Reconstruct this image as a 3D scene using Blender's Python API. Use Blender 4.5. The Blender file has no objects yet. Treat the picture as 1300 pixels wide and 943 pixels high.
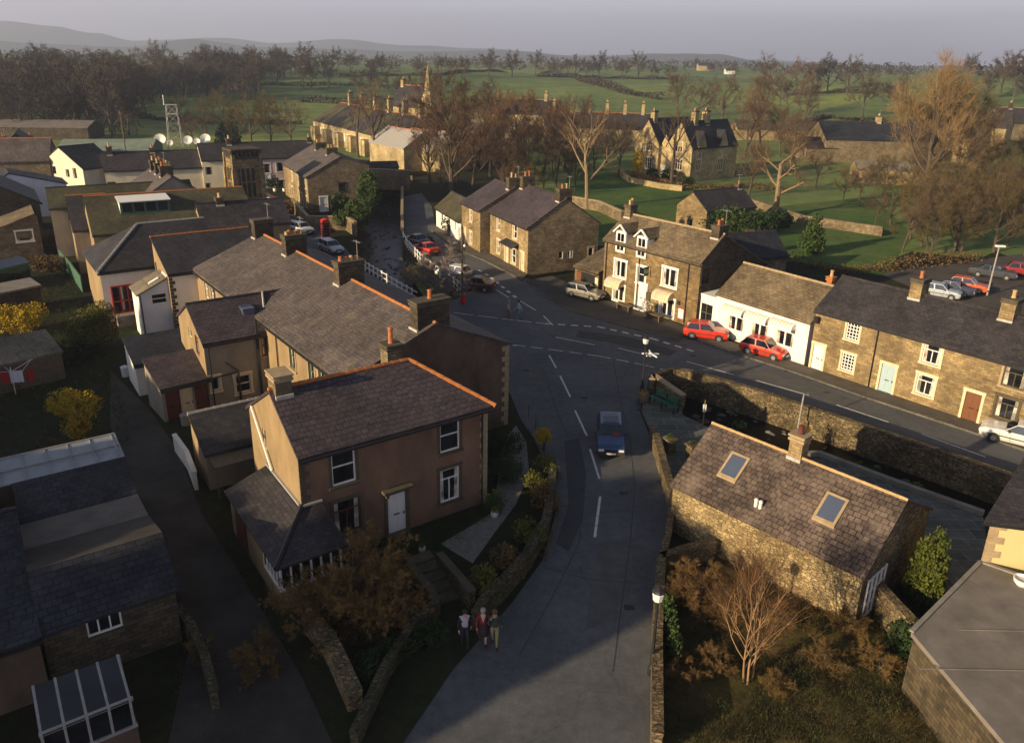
import bpy, bmesh, math, random
from mathutils import Vector, Matrix, noise
from mathutils.geometry import delaunay_2d_cdt
R_=math.radians
SC=bpy.context.scene; COL=SC.collection
# ------------------------------------------------------------------ camera, sky, sun, exposure
CAMZ=21.5; FPX=985.0; PCX,PCY=650.0,426.0; PITCH=R_(19.55); ROLL=R_(1.05)
_F=Vector((0,math.cos(PITCH),-math.sin(PITCH))); _X0=Vector((1,0,0)); _U0=_X0.cross(_F)
_X=_X0*math.cos(ROLL)+_U0*math.sin(ROLL); _U=-_X0*math.sin(ROLL)+_U0*math.cos(ROLL)
cam=bpy.data.cameras.new('camera'); camo=bpy.data.objects.new('camera',cam); COL.objects.link(camo); SC.camera=camo
cam.sensor_width=36; cam.sensor_fit='HORIZONTAL'; cam.lens=36*FPX/1300; cam.shift_y=-(471.5-PCY)/1300
cam.clip_start=.3; cam.clip_end=20000
m=Matrix.Identity(4)
for i in range(3): m[i][0]=_X[i]; m[i][1]=_U[i]; m[i][2]=-_F[i]
m[2][3]=CAMZ; camo.matrix_world=m
SUN_AZ=R_(215); SUN_EL=R_(15.5)       # direction TO the sun, angle from +x counter-clockwise
SKY=.13; SUN=4.8; EXPO=0.98
w=bpy.data.worlds.new('World'); SC.world=w; w.use_nodes=True; nt=w.node_tree; nt.nodes.clear()
sky=nt.nodes.new('ShaderNodeTexSky'); sky.sky_type='NISHITA'; sky.sun_disc=False; sky.sun_elevation=SUN_EL
sky.sun_rotation=math.pi/2-SUN_AZ; sky.air_density=1.0; sky.dust_density=3.0; sky.ozone_density=2.0
mx=nt.nodes.new('ShaderNodeMix'); mx.data_type='RGBA'; mx.inputs[0].default_value=.55
hs=nt.nodes.new('ShaderNodeHueSaturation'); hs.inputs['Saturation'].default_value=.55; hs.inputs['Value'].default_value=.7
mx.inputs[7].default_value=(1.52,1.46,1.80,1)
bg=nt.nodes.new('ShaderNodeBackground'); bg.inputs[1].default_value=SKY
wo=nt.nodes.new('ShaderNodeOutputWorld')
nt.links.new(sky.outputs[0],hs.inputs['Color']); nt.links.new(hs.outputs[0],mx.inputs[6]); 
tc=nt.nodes.new('ShaderNodeTexCoord'); sx=nt.nodes.new('ShaderNodeSeparateXYZ'); nt.links.new(tc.outputs['Generated'],sx.inputs[0])
cr=nt.nodes.new('ShaderNodeValToRGB'); e=cr.color_ramp.elements; e[0].position=0; e[0].color=(2.15,2.02,2.15,1); e[1].position=.5; e[1].color=(.24,.32,.40,1)
e=cr.color_ramp.elements.new(.10); e.color=(2.1,2.05,2.2,1)
e=cr.color_ramp.elements.new(.24); e.color=(1.0,1.08,1.3,1)
nt.links.new(sx.outputs[2],cr.inputs[0]); mg=nt.nodes.new('ShaderNodeMix'); mg.data_type='RGBA'; mg.blend_type='MULTIPLY'; mg.inputs[0].default_value=1
nt.links.new(mx.outputs[2],mg.inputs[6]); nt.links.new(cr.outputs[0],mg.inputs[7]); nt.links.new(mg.outputs[2],bg.inputs[0]); nt.links.new(bg.outputs[0],wo.inputs[0])
sl=bpy.data.lights.new('sun','SUN'); sl.energy=SUN; sl.angle=R_(.6); sl.color=(1,.77,.46)
so=bpy.data.objects.new('sun',sl); COL.objects.link(so)
_s=Vector((math.cos(SUN_AZ)*math.cos(SUN_EL),math.sin(SUN_AZ)*math.cos(SUN_EL),math.sin(SUN_EL)))
so.rotation_euler=_s.to_track_quat('Z','Y').to_euler(); so.location=_s*300
SC.view_settings.view_transform='Standard'; SC.view_settings.look='None'; SC.view_settings.exposure=EXPO; SC.view_settings.gamma=1
SC.render.engine='CYCLES'
SC.cycles.max_bounces=5; SC.cycles.diffuse_bounces=3; SC.cycles.glossy_bounces=2; SC.cycles.transparent_max_bounces=6
SC.cycles.volume_bounces=0

# ------------------------------------------------------------------ measuring helpers (metres)
def ray(px,py): return _F+_X*((px-PCX)/FPX)-_U*((py-PCY)/FPX)
def P(px,py,z=0.0):
    d=ray(px,py); t=(z-CAMZ)/d.z
    return Vector((d.x*t,d.y*t,z))
def sstep(a,b,x):
    t=max(0,min(1,(x-a)/(b-a))); return t*t*(3-2*t)
def hgt(x,y):
    r=math.hypot(x,y)
    if y<30 or r<150: return 0.0
    k=max(0,min(1,(r-185)/760)); h=15.5*k**1.1
    if r>945: h=15.5+ (r-945)*.002
    h+=13*math.exp(-(((x-255)/120)**2+((y-430)/110)**2))
    h+=7*math.exp(-(((x+60)/160)**2+((y-520)/120)**2))
    h+=6*math.exp(-(((x+330)/150)**2+((y-420)/150)**2))
    h+=noise.noise(Vector((x/150,y/150,0)))*3*sstep(190,420,r)
    return h*sstep(30,150,y)
def TP(px,py):
    d=ray(px,py); t=12
    for i in range(6000):
        t*=1.0025
        if CAMZ+d.z*t<=hgt(d.x*t,d.y*t): break
        if t>4000: break
    return Vector((d.x*t,d.y*t,hgt(d.x*t,d.y*t)))
def ang(a,b): return math.atan2(b[1]-a[1],b[0]-a[0])

# ------------------------------------------------------------------ mesh builder
class MB:
    def __init__(s): s.v=[];s.f=[];s.m=[];s.sm=False
    def poly(s,pts,m=0):
        i=len(s.v); s.v+= [tuple(p) for p in pts]; s.f.append(tuple(range(i,i+len(pts)))); s.m.append(m)
    def box(s,x0,x1,y0,y1,z0,z1,m=0,tx=0,ty=0):
        i=len(s.v)
        s.v+=[(x0,y0,z0),(x1,y0,z0),(x1,y1,z0),(x0,y1,z0),(x0+tx,y0+ty,z1),(x1-tx,y0+ty,z1),(x1-tx,y1-ty,z1),(x0+tx,y1-ty,z1)]
        s.f+=[tuple(i+k for k in q) for q in ((0,3,2,1),(4,5,6,7),(0,1,5,4),(1,2,6,5),(2,3,7,6),(3,0,4,7))]; s.m+=[m]*6
    def slab(s,pts,t,m=0,mb=None):
        n=len(pts); i=len(s.v); s.v+=[tuple(p) for p in pts]+[(p[0],p[1],p[2]-t) for p in pts]
        s.f.append(tuple(range(i,i+n))); s.m.append(m); mb=m if mb is None else mb
        s.f.append(tuple(range(i+2*n-1,i+n-1,-1))); s.m.append(mb)
        for k in range(n):
            s.f.append((i+k,i+n+k,i+n+(k+1)%n,i+(k+1)%n)); s.m.append(mb)
    def gslab(s,p,t,m=0,amp=.035):
        """slab whose top is gridded and slightly uneven, like an old roof"""
        p=[Vector(q) for q in p]; s.slab([q-Vector((0,0,.05)) for q in p],t-.04,m); L=max((p[1]-p[0]).length,.1); H=max((p[3]-p[0]).length,.1); nx=max(2,int(L/.9)); ny=max(2,int(H/.9)); i=len(s.v); sd=s.seed=getattr(s,'seed',0)+7.3
        for a in range(ny+1):
            for b in range(nx+1):
                u,w=b/nx,a/ny; q=p[0].lerp(p[1],u).lerp(p[3].lerp(p[2],u),w); e=1 if 0<a<ny else .3; q.z+=amp*e*(noise.noise(Vector((q.x*.45+sd,q.y*.45,1)))*1.3+.5*noise.noise(Vector((q.x*1.3,q.y*1.3+sd,4)))); s.v.append(tuple(q))
        for a in range(ny):
            for b in range(nx): k=i+a*(nx+1)+b; s.f.append((k,k+1,k+nx+2,k+nx+1)); s.m.append(m)
        lo=len(s.v)
        ring=[i+b for b in range(nx+1)]+[i+a*(nx+1)+nx for a in range(1,ny+1)]+[i+ny*(nx+1)+b for b in range(nx-1,-1,-1)]+[i+a*(nx+1) for a in range(ny-1,0,-1)]
        for k in ring: q=s.v[k]; s.v.append((q[0],q[1],q[2]-.1))
        n=len(ring)
        for k in range(n): s.f.append((ring[k],lo+k,lo+(k+1)%n,ring[(k+1)%n])); s.m.append(m)
    def tube(s,p0,p1,r0,r1=None,n=6,m=0,caps=True):
        r1=r0 if r1 is None else r1; p0=Vector(p0);p1=Vector(p1);d=p1-p0
        if d.length<1e-6: return
        d.normalize(); a=d.orthogonal().normalized(); b=d.cross(a); i=len(s.v)
        for p,r in((p0,r0),(p1,r1)):
            for k in range(n):
                t=2*math.pi*k/n; s.v.append(tuple(p+a*(r*math.cos(t))+b*(r*math.sin(t))))
        for k in range(n):
            s.f.append((i+k,i+(k+1)%n,i+n+(k+1)%n,i+n+k)); s.m.append(m)
        if caps: s.f.append(tuple(range(i+n-1,i-1,-1))); s.f.append(tuple(range(i+n,i+2*n))); s.m+=[m,m]
    def path(s,pts,r,n=6,m=0):
        for a,b in zip(pts,pts[1:]): s.tube(a,b,r,r,n,m)
    def lathe(s,c,prof,n=12,m=0):
        i=len(s.v)
        for r,z in prof:
            for k in range(n):
                t=2*math.pi*k/n; s.v.append((c[0]+r*math.cos(t),c[1]+r*math.sin(t),c[2]+z))
        for j in range(len(prof)-1):
            for k in range(n):
                s.f.append((i+j*n+k,i+j*n+(k+1)%n,i+(j+1)*n+(k+1)%n,i+(j+1)*n+k)); s.m.append(m)
        s.f.append(tuple(range(i+n-1,i-1,-1))); s.m.append(m)
        j=len(prof)-1; s.f.append(tuple(range(i+j*n,i+j*n+n))); s.m.append(m)
    def strip(s,pts,w,h,z0=None,m=0,top=None):
        """wall along a polyline: width w, height h"""
        pts=[Vector(p) for p in pts]; L=[];Rr=[]
        for k,p in enumerate(pts):
            a=pts[max(0,k-1)];b=pts[min(len(pts)-1,k+1)]; d=(b-a); d.z=0; d.normalize(); nn=Vector((-d.y,d.x,0))
            L.append(p+nn*w/2);Rr.append(p-nn*w/2)
        for k in range(len(pts)-1):
            i=len(s.v); zb=[0 if z0 is None else z0]*2
            A=[L[k],L[k+1],Rr[k+1],Rr[k]]; hz=[pts[k].z+h,pts[k+1].z+h,pts[k+1].z+h,pts[k].z+h]; lo=pts[k].z if z0 is None else z0
            s.v+=[(q.x,q.y,lo) for q in A]+[(q.x,q.y,z) for q,z in zip(A,hz)]
            s.f+=[tuple(i+j for j in q) for q in ((0,1,5,4),(2,3,7,6))]; s.m+=[m,m]
            s.f.append((i+4,i+5,i+6,i+7)); s.m.append(m if top is None else top)
            if k==0: s.f.append((i+3,i,i+4,i+7)); s.m.append(m)
            if k==len(pts)-2: s.f.append((i+1,i+2,i+6,i+5)); s.m.append(m)
    def mesh(s,name,mats,uv=True):
        me=bpy.data.meshes.new(name); me.from_pydata(s.v,[],s.f)
        if not isinstance(mats,(list,tuple)): mats=[mats]
        for q in mats: me.materials.append(q)
        if len(mats)>1: me.polygons.foreach_set('material_index',s.m)
        if uv:
            ul=me.uv_layers.new(name='uv'); dat=[0.0]*(2*len(me.loops)); vs=me.vertices
            for p in me.polygons:
                n=p.normal
                if abs(n.z)>.995: t=Vector((1,0,0)); b=Vector((0,1,0))
                else:
                    t=Vector((-n.y,n.x,0)).normalized(); b=n.cross(t)
                for li in p.loop_indices:
                    co=vs[me.loops[li].vertex_index].co; dat[2*li]=co.dot(t); dat[2*li+1]=co.dot(b)
            ul.data.foreach_set('uv',dat)
        if s.sm: me.polygons.foreach_set('use_smooth',[True]*len(me.polygons))
        return me
    def build(s,name,mats,parent=None,uv=True,loc=None,rz=0):
        return link(name,s.mesh(name,mats,uv),parent,loc,rz)
def link(name,me,parent=None,loc=None,rz=0):
    o=bpy.data.objects.new(name,me); COL.objects.link(o)
    if parent: o.parent=parent
    if loc is not None: o.location=loc
    o.rotation_euler=(0,0,rz); return o
def tag(o,label,cat,group=None,kind=None):
    o['label']=label; o['category']=cat
    if group: o['group']=group
    if kind: o['kind']=kind
    return o
def thing(name,label,cat,loc=(0,0,0),rz=0,group=None):
    o=link(name,None,None,loc,rz); return tag(o,label,cat,group)
def struct(o): o['kind']='structure'; return o
def stuff(o): o['kind']='stuff'; return o
def copytree(root,loc,rz=0,sc=1,label=None,group=None):
    r=root.copy(); COL.objects.link(r); r.location=loc; r.rotation_euler=(0,0,rz); r.scale=(sc,)*3 if not isinstance(sc,tuple) else sc
    if label: r['label']=label
    if group: r['group']=group
    for ch in root.children:
        c=ch.copy(); COL.objects.link(c); c.parent=r
        for g in ch.children:
            d=g.copy(); COL.objects.link(d); d.parent=c
    return r

# ------------------------------------------------------------------ materials
def newmat(name):
    m=bpy.data.materials.new(name); m.use_nodes=True; nt=m.node_tree; b=nt.nodes['Principled BSDF']; return m,nt,b
def nn(nt,t,**k):
    n=nt.nodes.new(t)
    for a,v in k.items(): setattr(n,a,v)
    return n
def ramp(nt,fac,stops):
    r=nt.nodes.new('ShaderNodeValToRGB'); e=r.color_ramp.elements
    while len(e)<len(stops): e.new(.5)
    for q,(p,c) in zip(e,stops): q.position=p; q.color=(*c,1) if len(c)==3 else c
    nt.links.new(fac,r.inputs[0]); return r.outputs[0]
def mixc(nt,f,a,b,mode='MIX'):
    x=nt.nodes.new('ShaderNodeMix'); x.data_type='RGBA'; x.blend_type=mode
    for i,v in ((0,f),(6,a),(7,b)):
        if hasattr(v,'links'): nt.links.new(v,x.inputs[i])
        else: x.inputs[i].default_value=v if i==0 else (*v,1)
    return x.outputs[2]
def noisef(nt,scale,detail=4,vec=None,rough=.6):
    n=nt.nodes.new('ShaderNodeTexNoise'); n.inputs['Scale'].default_value=scale; n.inputs['Detail'].default_value=detail; n.inputs['Roughness'].default_value=rough
    if vec is not None: nt.links.new(vec,n.inputs['Vector'])
    return n.outputs[0]
def objv(nt):
    tc=nt.nodes.new('ShaderNodeTexCoord'); return tc.outputs['Object']
def wpos(nt): return nt.nodes.new('ShaderNodeNewGeometry').outputs['Position']
def bump(nt,b,h,st=.4,dist=.02):
    n=nt.nodes.new('ShaderNodeBump'); n.inputs['Strength'].default_value=st; n.inputs['Distance'].default_value=dist
    nt.links.new(h,n.inputs['Height']); nt.links.new(n.outputs[0],b.inputs['Normal'])
def brickmat(name,c1,c2,mortar,bw,rh,ms=.012,patch=None,patchamt=.5,pscale=.35,rough=.9,bst=.6,var=.35,spec=.3,wob=.09):
    m,nt,b=newmat(name); uv=nn(nt,'ShaderNodeUVMap').outputs[0]
    # slight wobble so the courses are not ruled
    wn=nn(nt,'ShaderNodeTexNoise'); wn.inputs['Scale'].default_value=1.7; nt.links.new(uv,wn.inputs['Vector'])
    vm=nn(nt,'ShaderNodeVectorMath',operation='MULTIPLY_ADD'); nt.links.new(wn.outputs[1],vm.inputs[0]); vm.inputs[1].default_value=(wob,wob*.5,0); nt.links.new(uv,vm.inputs[2])
    br=nn(nt,'ShaderNodeTexBrick'); br.offset=.5; nt.links.new(vm.outputs[0],br.inputs['Vector'])
    br.inputs['Color1'].default_value=(*c1,1); br.inputs['Color2'].default_value=(*c2,1); br.inputs['Mortar'].default_value=(*mortar,1)
    br.inputs['Scale'].default_value=1; br.inputs['Brick Width'].default_value=bw; br.inputs['Row Height'].default_value=rh
    br.inputs['Mortar Size'].default_value=ms; br.inputs['Mortar Smooth'].default_value=.3; br.inputs['Bias'].default_value=0
    wp=wpos(nt)
    n2=noisef(nt,pscale,6,wp); n3=noisef(nt,3.1,5,wp,.7)
    f=ramp(nt,n2,[(.38,(1-var,)*3),(.66,(1+var*.6,)*3)])
    col=mixc(nt,1,br.outputs[0],f,'MULTIPLY')
    f3=ramp(nt,n3,[(.3,(.72,)*3),(.72,(1.25,)*3)]); col=mixc(nt,1,col,f3,'MULTIPLY')
    if patch:
        n4=noisef(nt,.8,6,wp,.75); ff=ramp(nt,n4,[(.48,(0,0,0)),(.68,(patchamt,)*3)]); col=mixc(nt,ff,col,patch)
    nt.links.new(col,b.inputs['Base Color']); b.inputs['Roughness'].default_value=rough
    b.inputs['Specular IOR Level'].default_value=spec
    iv=nn(nt,'ShaderNodeMath',operation='MULTIPLY_ADD'); nt.links.new(br.outputs[1],iv.inputs[0]); iv.inputs[1].default_value=-1
    nt.links.new(n3,iv.inputs[2]); bump(nt,b,iv.outputs[0],bst,.025); return m
def plain(name,c,rough=.7,var=.15,scale=2.0,metal=0,spec=.4,bst=0,streak=False):
    m,nt,b=newmat(name); v=wpos(nt)
    if streak:
        mp=nn(nt,'ShaderNodeMapping'); mp.inputs['Scale'].default_value=(1,1,.5); nt.links.new(v,mp.inputs[0]); v=mp.outputs[0]
    n=noisef(nt,scale,6,v,.65); f=ramp(nt,n,[(.3,(1-var,)*3),(.7,(1+var*.5,)*3)])
    col=mixc(nt,1,(c[0],c[1],c[2]),f,'MULTIPLY'); nt.links.new(col,b.inputs['Base Color'])
    b.inputs['Roughness'].default_value=rough; b.inputs['Metallic'].default_value=metal; b.inputs['Specular IOR Level'].default_value=spec
    if bst: bump(nt,b,noisef(nt,scale*12,3,v),bst,.01)
    return m
def leafmat(name,c1,c2,rough=.85,trans=0):
    m,nt,b=newmat(name); v=wpos(nt); oi=nn(nt,'ShaderNodeObjectInfo')
    n=noisef(nt,1.3,4,v); col=ramp(nt,n,[(.3,c1),(.7,c2)])
    f=ramp(nt,oi.outputs['Random'],[(0,(.72,.74,.8)),(1,(1.25,1.15,1.0))]); col=mixc(nt,1,col,f,'MULTIPLY')
    nt.links.new(col,b.inputs['Base Color']); b.inputs['Roughness'].default_value=rough; b.inputs['Specular IOR Level'].default_value=.15
    return m
M={}
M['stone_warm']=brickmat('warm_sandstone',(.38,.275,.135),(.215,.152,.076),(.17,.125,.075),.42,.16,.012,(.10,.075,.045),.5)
M['stone_pub']=brickmat('pub_sandstone',(.31,.215,.10),(.175,.12,.056),(.12,.085,.05),.46,.18,.012,(.07,.05,.03),.5)
M['stone_brown']=brickmat('brown_gritstone',(.27,.205,.118),(.15,.115,.07),(.10,.075,.05),.42,.17,.012,(.055,.045,.035),.6)
M['stone_dark']=brickmat('soot_shade_gritstone',(.10,.075,.045),(.045,.035,.024),(.03,.025,.02),.4,.17,.014,(.14,.11,.06),.35)  # sooty stone; also stands in for shade on the inn gable
def rubble(name,cols,mortar,scale=4.4,patch=(.09,.10,.035),pamt=.5):
    m,nt,b=newmat(name); uv=nn(nt,'ShaderNodeUVMap').outputs[0]; mp=nn(nt,'ShaderNodeMapping'); mp.inputs['Scale'].default_value=(scale,scale*1.9,1); nt.links.new(uv,mp.inputs[0])
    v1=nn(nt,'ShaderNodeTexVoronoi'); v1.inputs['Scale'].default_value=1; nt.links.new(mp.outputs[0],v1.inputs['Vector']); v1.inputs['Randomness'].default_value=.75
    v2=nn(nt,'ShaderNodeTexVoronoi',feature='DISTANCE_TO_EDGE'); v2.inputs['Scale'].default_value=1; nt.links.new(mp.outputs[0],v2.inputs['Vector']); v2.inputs['Randomness'].default_value=.75
    sp=nn(nt,'ShaderNodeSeparateColor'); nt.links.new(v1.outputs['Color'],sp.inputs[0]); col=ramp(nt,sp.outputs[0],[(0,cols[0]),(.5,cols[1]),(1,cols[2])])
    e=ramp(nt,v2.outputs[0],[(.02,(0,0,0)),(.10,(1,1,1))]); col=mixc(nt,e,mortar,col)
    wp=wpos(nt); n=noisef(nt,.5,6,wp); col=mixc(nt,1,col,ramp(nt,n,[(.35,(.6,)*3),(.65,(1.25,)*3)]),'MULTIPLY')
    n4=noisef(nt,1.1,6,wp,.75); col=mixc(nt,ramp(nt,n4,[(.5,(0,0,0)),(.68,(pamt,)*3)]),col,patch); nt.links.new(col,b.inputs['Base Color']); b.inputs['Roughness'].default_value=.95; b.inputs['Specular IOR Level'].default_value=.2
    bump(nt,b,e,.8,.03); return m
M['stone_wall']=rubble('drystone',((.12,.09,.055),(.22,.155,.085),(.32,.235,.13)),(.06,.05,.032))
M['river_wall']=rubble('beck_wall_stone',((.09,.07,.045),(.17,.125,.07),(.26,.19,.11)),(.05,.042,.028),4.0,(.055,.065,.025),.6)
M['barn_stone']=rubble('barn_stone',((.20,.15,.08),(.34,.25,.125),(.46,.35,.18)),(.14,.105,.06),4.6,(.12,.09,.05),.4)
M['mossy_wall']=rubble('mossy_drystone',((.06,.055,.035),(.10,.085,.05),(.15,.12,.075)),(.03,.027,.018),4.4,(.045,.055,.018),.8)
M['stone_house']=brickmat('gothic_sandstone',(.50,.39,.20),(.36,.28,.145),(.24,.18,.1),.5,.25,.01,(.14,.11,.07),.4)
M['tower_stone']=brickmat('tower_sandstone',(.38,.27,.12),(.20,.15,.075),(.12,.09,.05),.5,.25,.014,(.05,.045,.03),.6)
M['slate_purple']=brickmat('purple_slate',(.085,.064,.074),(.056,.043,.051),(.018,.015,.018),.34,.27,.018,(.115,.095,.085),.35,rough=.75,bst=.9,var=.28)
M['slate_brown']=brickmat('brown_slate',(.128,.106,.102),(.084,.070,.069),(.032,.026,.024),.30,.22,.016,(.19,.155,.115),.5,rough=.8,bst=.6,var=.25)
M['slate_dark']=brickmat('dark_slate',(.052,.047,.052),(.031,.028,.033),(.014,.013,.015),.32,.22,.014,(.095,.085,.075),.3,rough=.7,bst=.6,var=.3)
M['slate_blue']=brickmat('blue_slate',(.036,.038,.050),(.018,.02,.028),(.006,.006,.008),.36,.26,.02,(.075,.07,.07),.4,rough=.62,bst=.9)
M['stone_slate']=brickmat('stone_slate',(.20,.148,.09),(.125,.095,.06),(.05,.037,.022),.42,.26,.016,(.25,.20,.12),.5,rough=.9,bst=.9)
M['moss_slate']=brickmat('mossy_slate',(.095,.082,.045),(.062,.056,.035),(.03,.027,.02),.34,.24,.014,(.085,.09,.03),.6,rough=.9)
M['tile_brown']=brickmat('weathered_tile',(.165,.118,.095),(.085,.062,.055),(.025,.02,.018),.30,.24,.018,(.24,.19,.15),.55,rough=.85,bst=.9,var=.4)
M['flags']=brickmat('stone_flags',(.15,.155,.14),(.095,.10,.09),(.24,.22,.18),1.3,.85,.03,(.11,.12,.07),.4,rough=.9)
M['render_brown']=plain('pebble_dash_brown',(.19,.108,.068),.95,.35,.8,bst=.5,streak=True)
M['render_cream']=plain('cream_render',(.68,.60,.44),.9,.16,.7,bst=.15,streak=True)
M['render_yellow']=plain('yellow_render',(.66,.50,.24),.9,.1,.6,bst=.1,streak=True)
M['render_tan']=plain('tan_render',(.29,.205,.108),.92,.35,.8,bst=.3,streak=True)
M['render_grey']=plain('grey_render',(.27,.235,.185),.92,.28,.8,bst=.3,streak=True)
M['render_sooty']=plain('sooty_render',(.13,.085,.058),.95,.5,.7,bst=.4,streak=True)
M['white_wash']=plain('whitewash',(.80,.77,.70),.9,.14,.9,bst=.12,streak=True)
M['white_blue']=plain('shade_blue_white',(.66,.68,.74),.9,.15,.8,bst=.1,streak=True)  # bluish shade put into white render; plain pale blue on small parts
M['render_pink']=plain('pink_render',(.62,.44,.38),.9,.08,.7)
M['white']=plain('white_paint',(.78,.76,.72),.55,.08,4)
M['cream']=plain('cream_stone_trim',(.66,.55,.36),.8,.15,3)
M['trim_stone']=plain('stone_trim',(.36,.27,.16),.9,.25,3)
M['trim_dark']=plain('dark_stone_trim',(.085,.07,.045),.9,.35,3)
M['black']=plain('black_iron',(.018,.018,.02),.5,.2,5)
M['darkgreen']=plain('dark_green_paint',(.02,.13,.075),.5,.15,5)
M['green']=plain('green_paint',(.05,.12,.075),.7,.2,3)
M['red']=plain('red_paint',(.55,.03,.02),.45,.15,5)
M['redbrown']=plain('red_brown_paint',(.12,.03,.018),.7,.3,3)
M['brown_door']=plain('brown_varnish',(.17,.065,.027),.5,.2,6)
M['bluedoor']=plain('pale_blue_paint',(.36,.48,.54),.5,.06,5)
M['terracotta']=plain('terracotta',(.42,.15,.04),.8,.3,3.5,bst=.3)
M['pot_buff']=plain('buff_chimney_pot',(.50,.33,.15),.8,.3,6)
M['pot_red']=plain('red_chimney_pot',(.42,.14,.05),.8,.3,6)
M['lead']=plain('lead_flashing',(.34,.32,.30),.7,.25,4)
M['mortar']=plain('white_mortar',(.45,.41,.36),.9,.3,5)
M['concrete']=plain('concrete',(.26,.235,.20),.9,.3,1.2,bst=.2)
M['greenroof']=plain('pale_green_roof',(.20,.25,.19),.8,.3,.5)
M['felt_pale']=plain('pale_roofing_felt',(.21,.185,.16),.9,.35,.8,bst=.3)
M['felt']=plain('roofing_felt',(.15,.13,.115),.9,.35,.8,bst=.3)
M['poly']=plain('corrugated_plastic',(.27,.29,.32),.4,.2,1.5)
M['asbestos']=brickmat('sheet_roof',(.22,.185,.135),(.17,.145,.105),(.07,.06,.05),1.0,1.3,.02,(.13,.12,.07),.4,rough=.9)
M['wood']=plain('weathered_wood',(.15,.11,.07),.85,.3,4)
M['polewood']=plain('pole_wood',(.13,.085,.05),.85,.3,4)
M['glass_clear']=None
def glassm(name,c,rough=.06):
    m,nt,b=newmat(name); n=noisef(nt,1.3,2,wpos(nt)); col=ramp(nt,n,[(.4,tuple(x*.5 for x in c)),(.6,tuple(x*1.5 for x in c))]); nt.links.new(col,b.inputs['Base Color'])
    b.inputs['Roughness'].default_value=rough; b.inputs['Specular IOR Level'].default_value=.8; return m
M['glass']=glassm('window_glass',(.012,.013,.016)); M['curtain']=glassm('curtained_glass',(.42,.38,.32),.25); M['skyglass']=plain('roof_light_glass',(.075,.095,.15),.12,.1,1,spec=.8)
M['carglass']=glassm('car_glass',(.015,.018,.022),.04)
def carpaint(name,c):
    m,nt,b=newmat(name); n=noisef(nt,1.5,3,wpos(nt)); col=mixc(nt,1,c,ramp(nt,n,[(.3,(.85,)*3),(.7,(1.08,)*3)]),'MULTIPLY'); nt.links.new(col,b.inputs['Base Color'])
    b.inputs['Roughness'].default_value=.35; b.inputs['Coat Weight'].default_value=.6; b.inputs['Coat Roughness'].default_value=.1; return m
M['tyre']=plain('tyre_rubber',(.02,.02,.02),.8,.1,8); M['rim']=plain('wheel_metal',(.45,.45,.45),.35,.1,8,.7); M['bumper']=plain('grey_plastic',(.035,.035,.038),.6,.1,8)
M['lamp_c']=plain('headlamp_glass',(.7,.7,.66),.15,.05,9); M['lamp_r']=plain('tail_lamp',(.5,.02,.01),.2,.05,9); M['lamp_o']=plain('indicator_amber',(.75,.2,.02),.25,.05,9)
M['plate_w']=plain('white_plate',(.75,.75,.7),.5,.03,9); M['plate_y']=plain('yellow_plate',(.75,.5,.03),.5,.03,9)
M['bark']=plain('dark_bark',(.085,.062,.042),.9,.35,3); M['bark_lit']=plain('sunlit_bark',(.24,.165,.09),.9,.35,3); M['bark_birch']=plain('birch_bark',(.30,.18,.09),.85,.35,2)  # the paler bark has warm sunlight put into its colour
M['bark_far']=plain('far_bark',(.07,.058,.048),.9,.3,1)
M['twig_red']=leafmat('red_brown_twigs',(.082,.052,.036),(.14,.088,.055)); M['twig_brown']=leafmat('brown_twigs',(.075,.052,.036),(.135,.092,.058))
M['twig_olive']=leafmat('olive_twigs',(.065,.054,.025),(.12,.094,.04)); M['twig_gold']=leafmat('golden_willow_twigs',(.15,.105,.055),(.25,.175,.09))
M['twig_far']=leafmat('grey_brown_twigs',(.050,.044,.037),(.088,.073,.054)); M['twig_orange']=leafmat('orange_brown_twigs',(.10,.055,.025),(.18,.095,.04))
M['blossom']=leafmat('pale_blossom',(.22,.17,.14),(.42,.34,.29)); M['leaf_yellow']=leafmat('forsythia_flowers',(.28,.21,.014),(.46,.33,.02))
M['leaf_olive']=leafmat('olive_leaves',(.075,.085,.018),(.16,.15,.03)); M['leaf_dark']=leafmat('dark_evergreen',(.012,.028,.012),(.03,.055,.02))
M['leaf_green']=leafmat('green_leaves',(.03,.06,.016),(.07,.11,.03)); M['leaf_lime']=leafmat('lime_conifer',(.06,.085,.015),(.12,.14,.025))
M['leaf_brown']=leafmat('brown_hedge',(.09,.06,.028),(.17,.105,.045)); M['leaf_goldbr']=leafmat('golden_brown_leaves',(.115,.075,.028),(.20,.13,.05))
M['grass_dry']=leafmat('dry_grass',(.055,.045,.02),(.095,.075,.032)); M['grass_dark']=leafmat('dark_grass',(.022,.03,.012),(.045,.055,.02))
M['soil']=plain('dark_soil',(.045,.036,.025),.95,.4,1.2,bst=.5); M['gravel_m']=plain('pale_gravel',(.20,.19,.17),.95,.35,3,bst=.6)
M['skin']=plain('skin',(.50,.28,.18),.6,.05,8)
for n_,c_ in dict(shirt_blue=(.25,.42,.48),jeans=(.16,.2,.26),pink=(.42,.24,.2),taupe=(.13,.10,.07),shirt_lilac=(.42,.38,.45),navy=(.02,.02,.03),maroon=(.2,.015,.02),darkskirt=(.03,.015,.018),tweed=(.03,.045,.035),khaki=(.24,.22,.10),hair_dark=(.03,.02,.015),hair_grey=(.35,.3,.25),hair_brown=(.12,.06,.03),shirt_white=(.65,.63,.6),cloth_red=(.4,.02,.02),cloth_white=(.7,.7,.75),scarf=(.45,.4,.35)).items(): M[n_]=plain(n_,c_,.85,.12,9)
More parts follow.
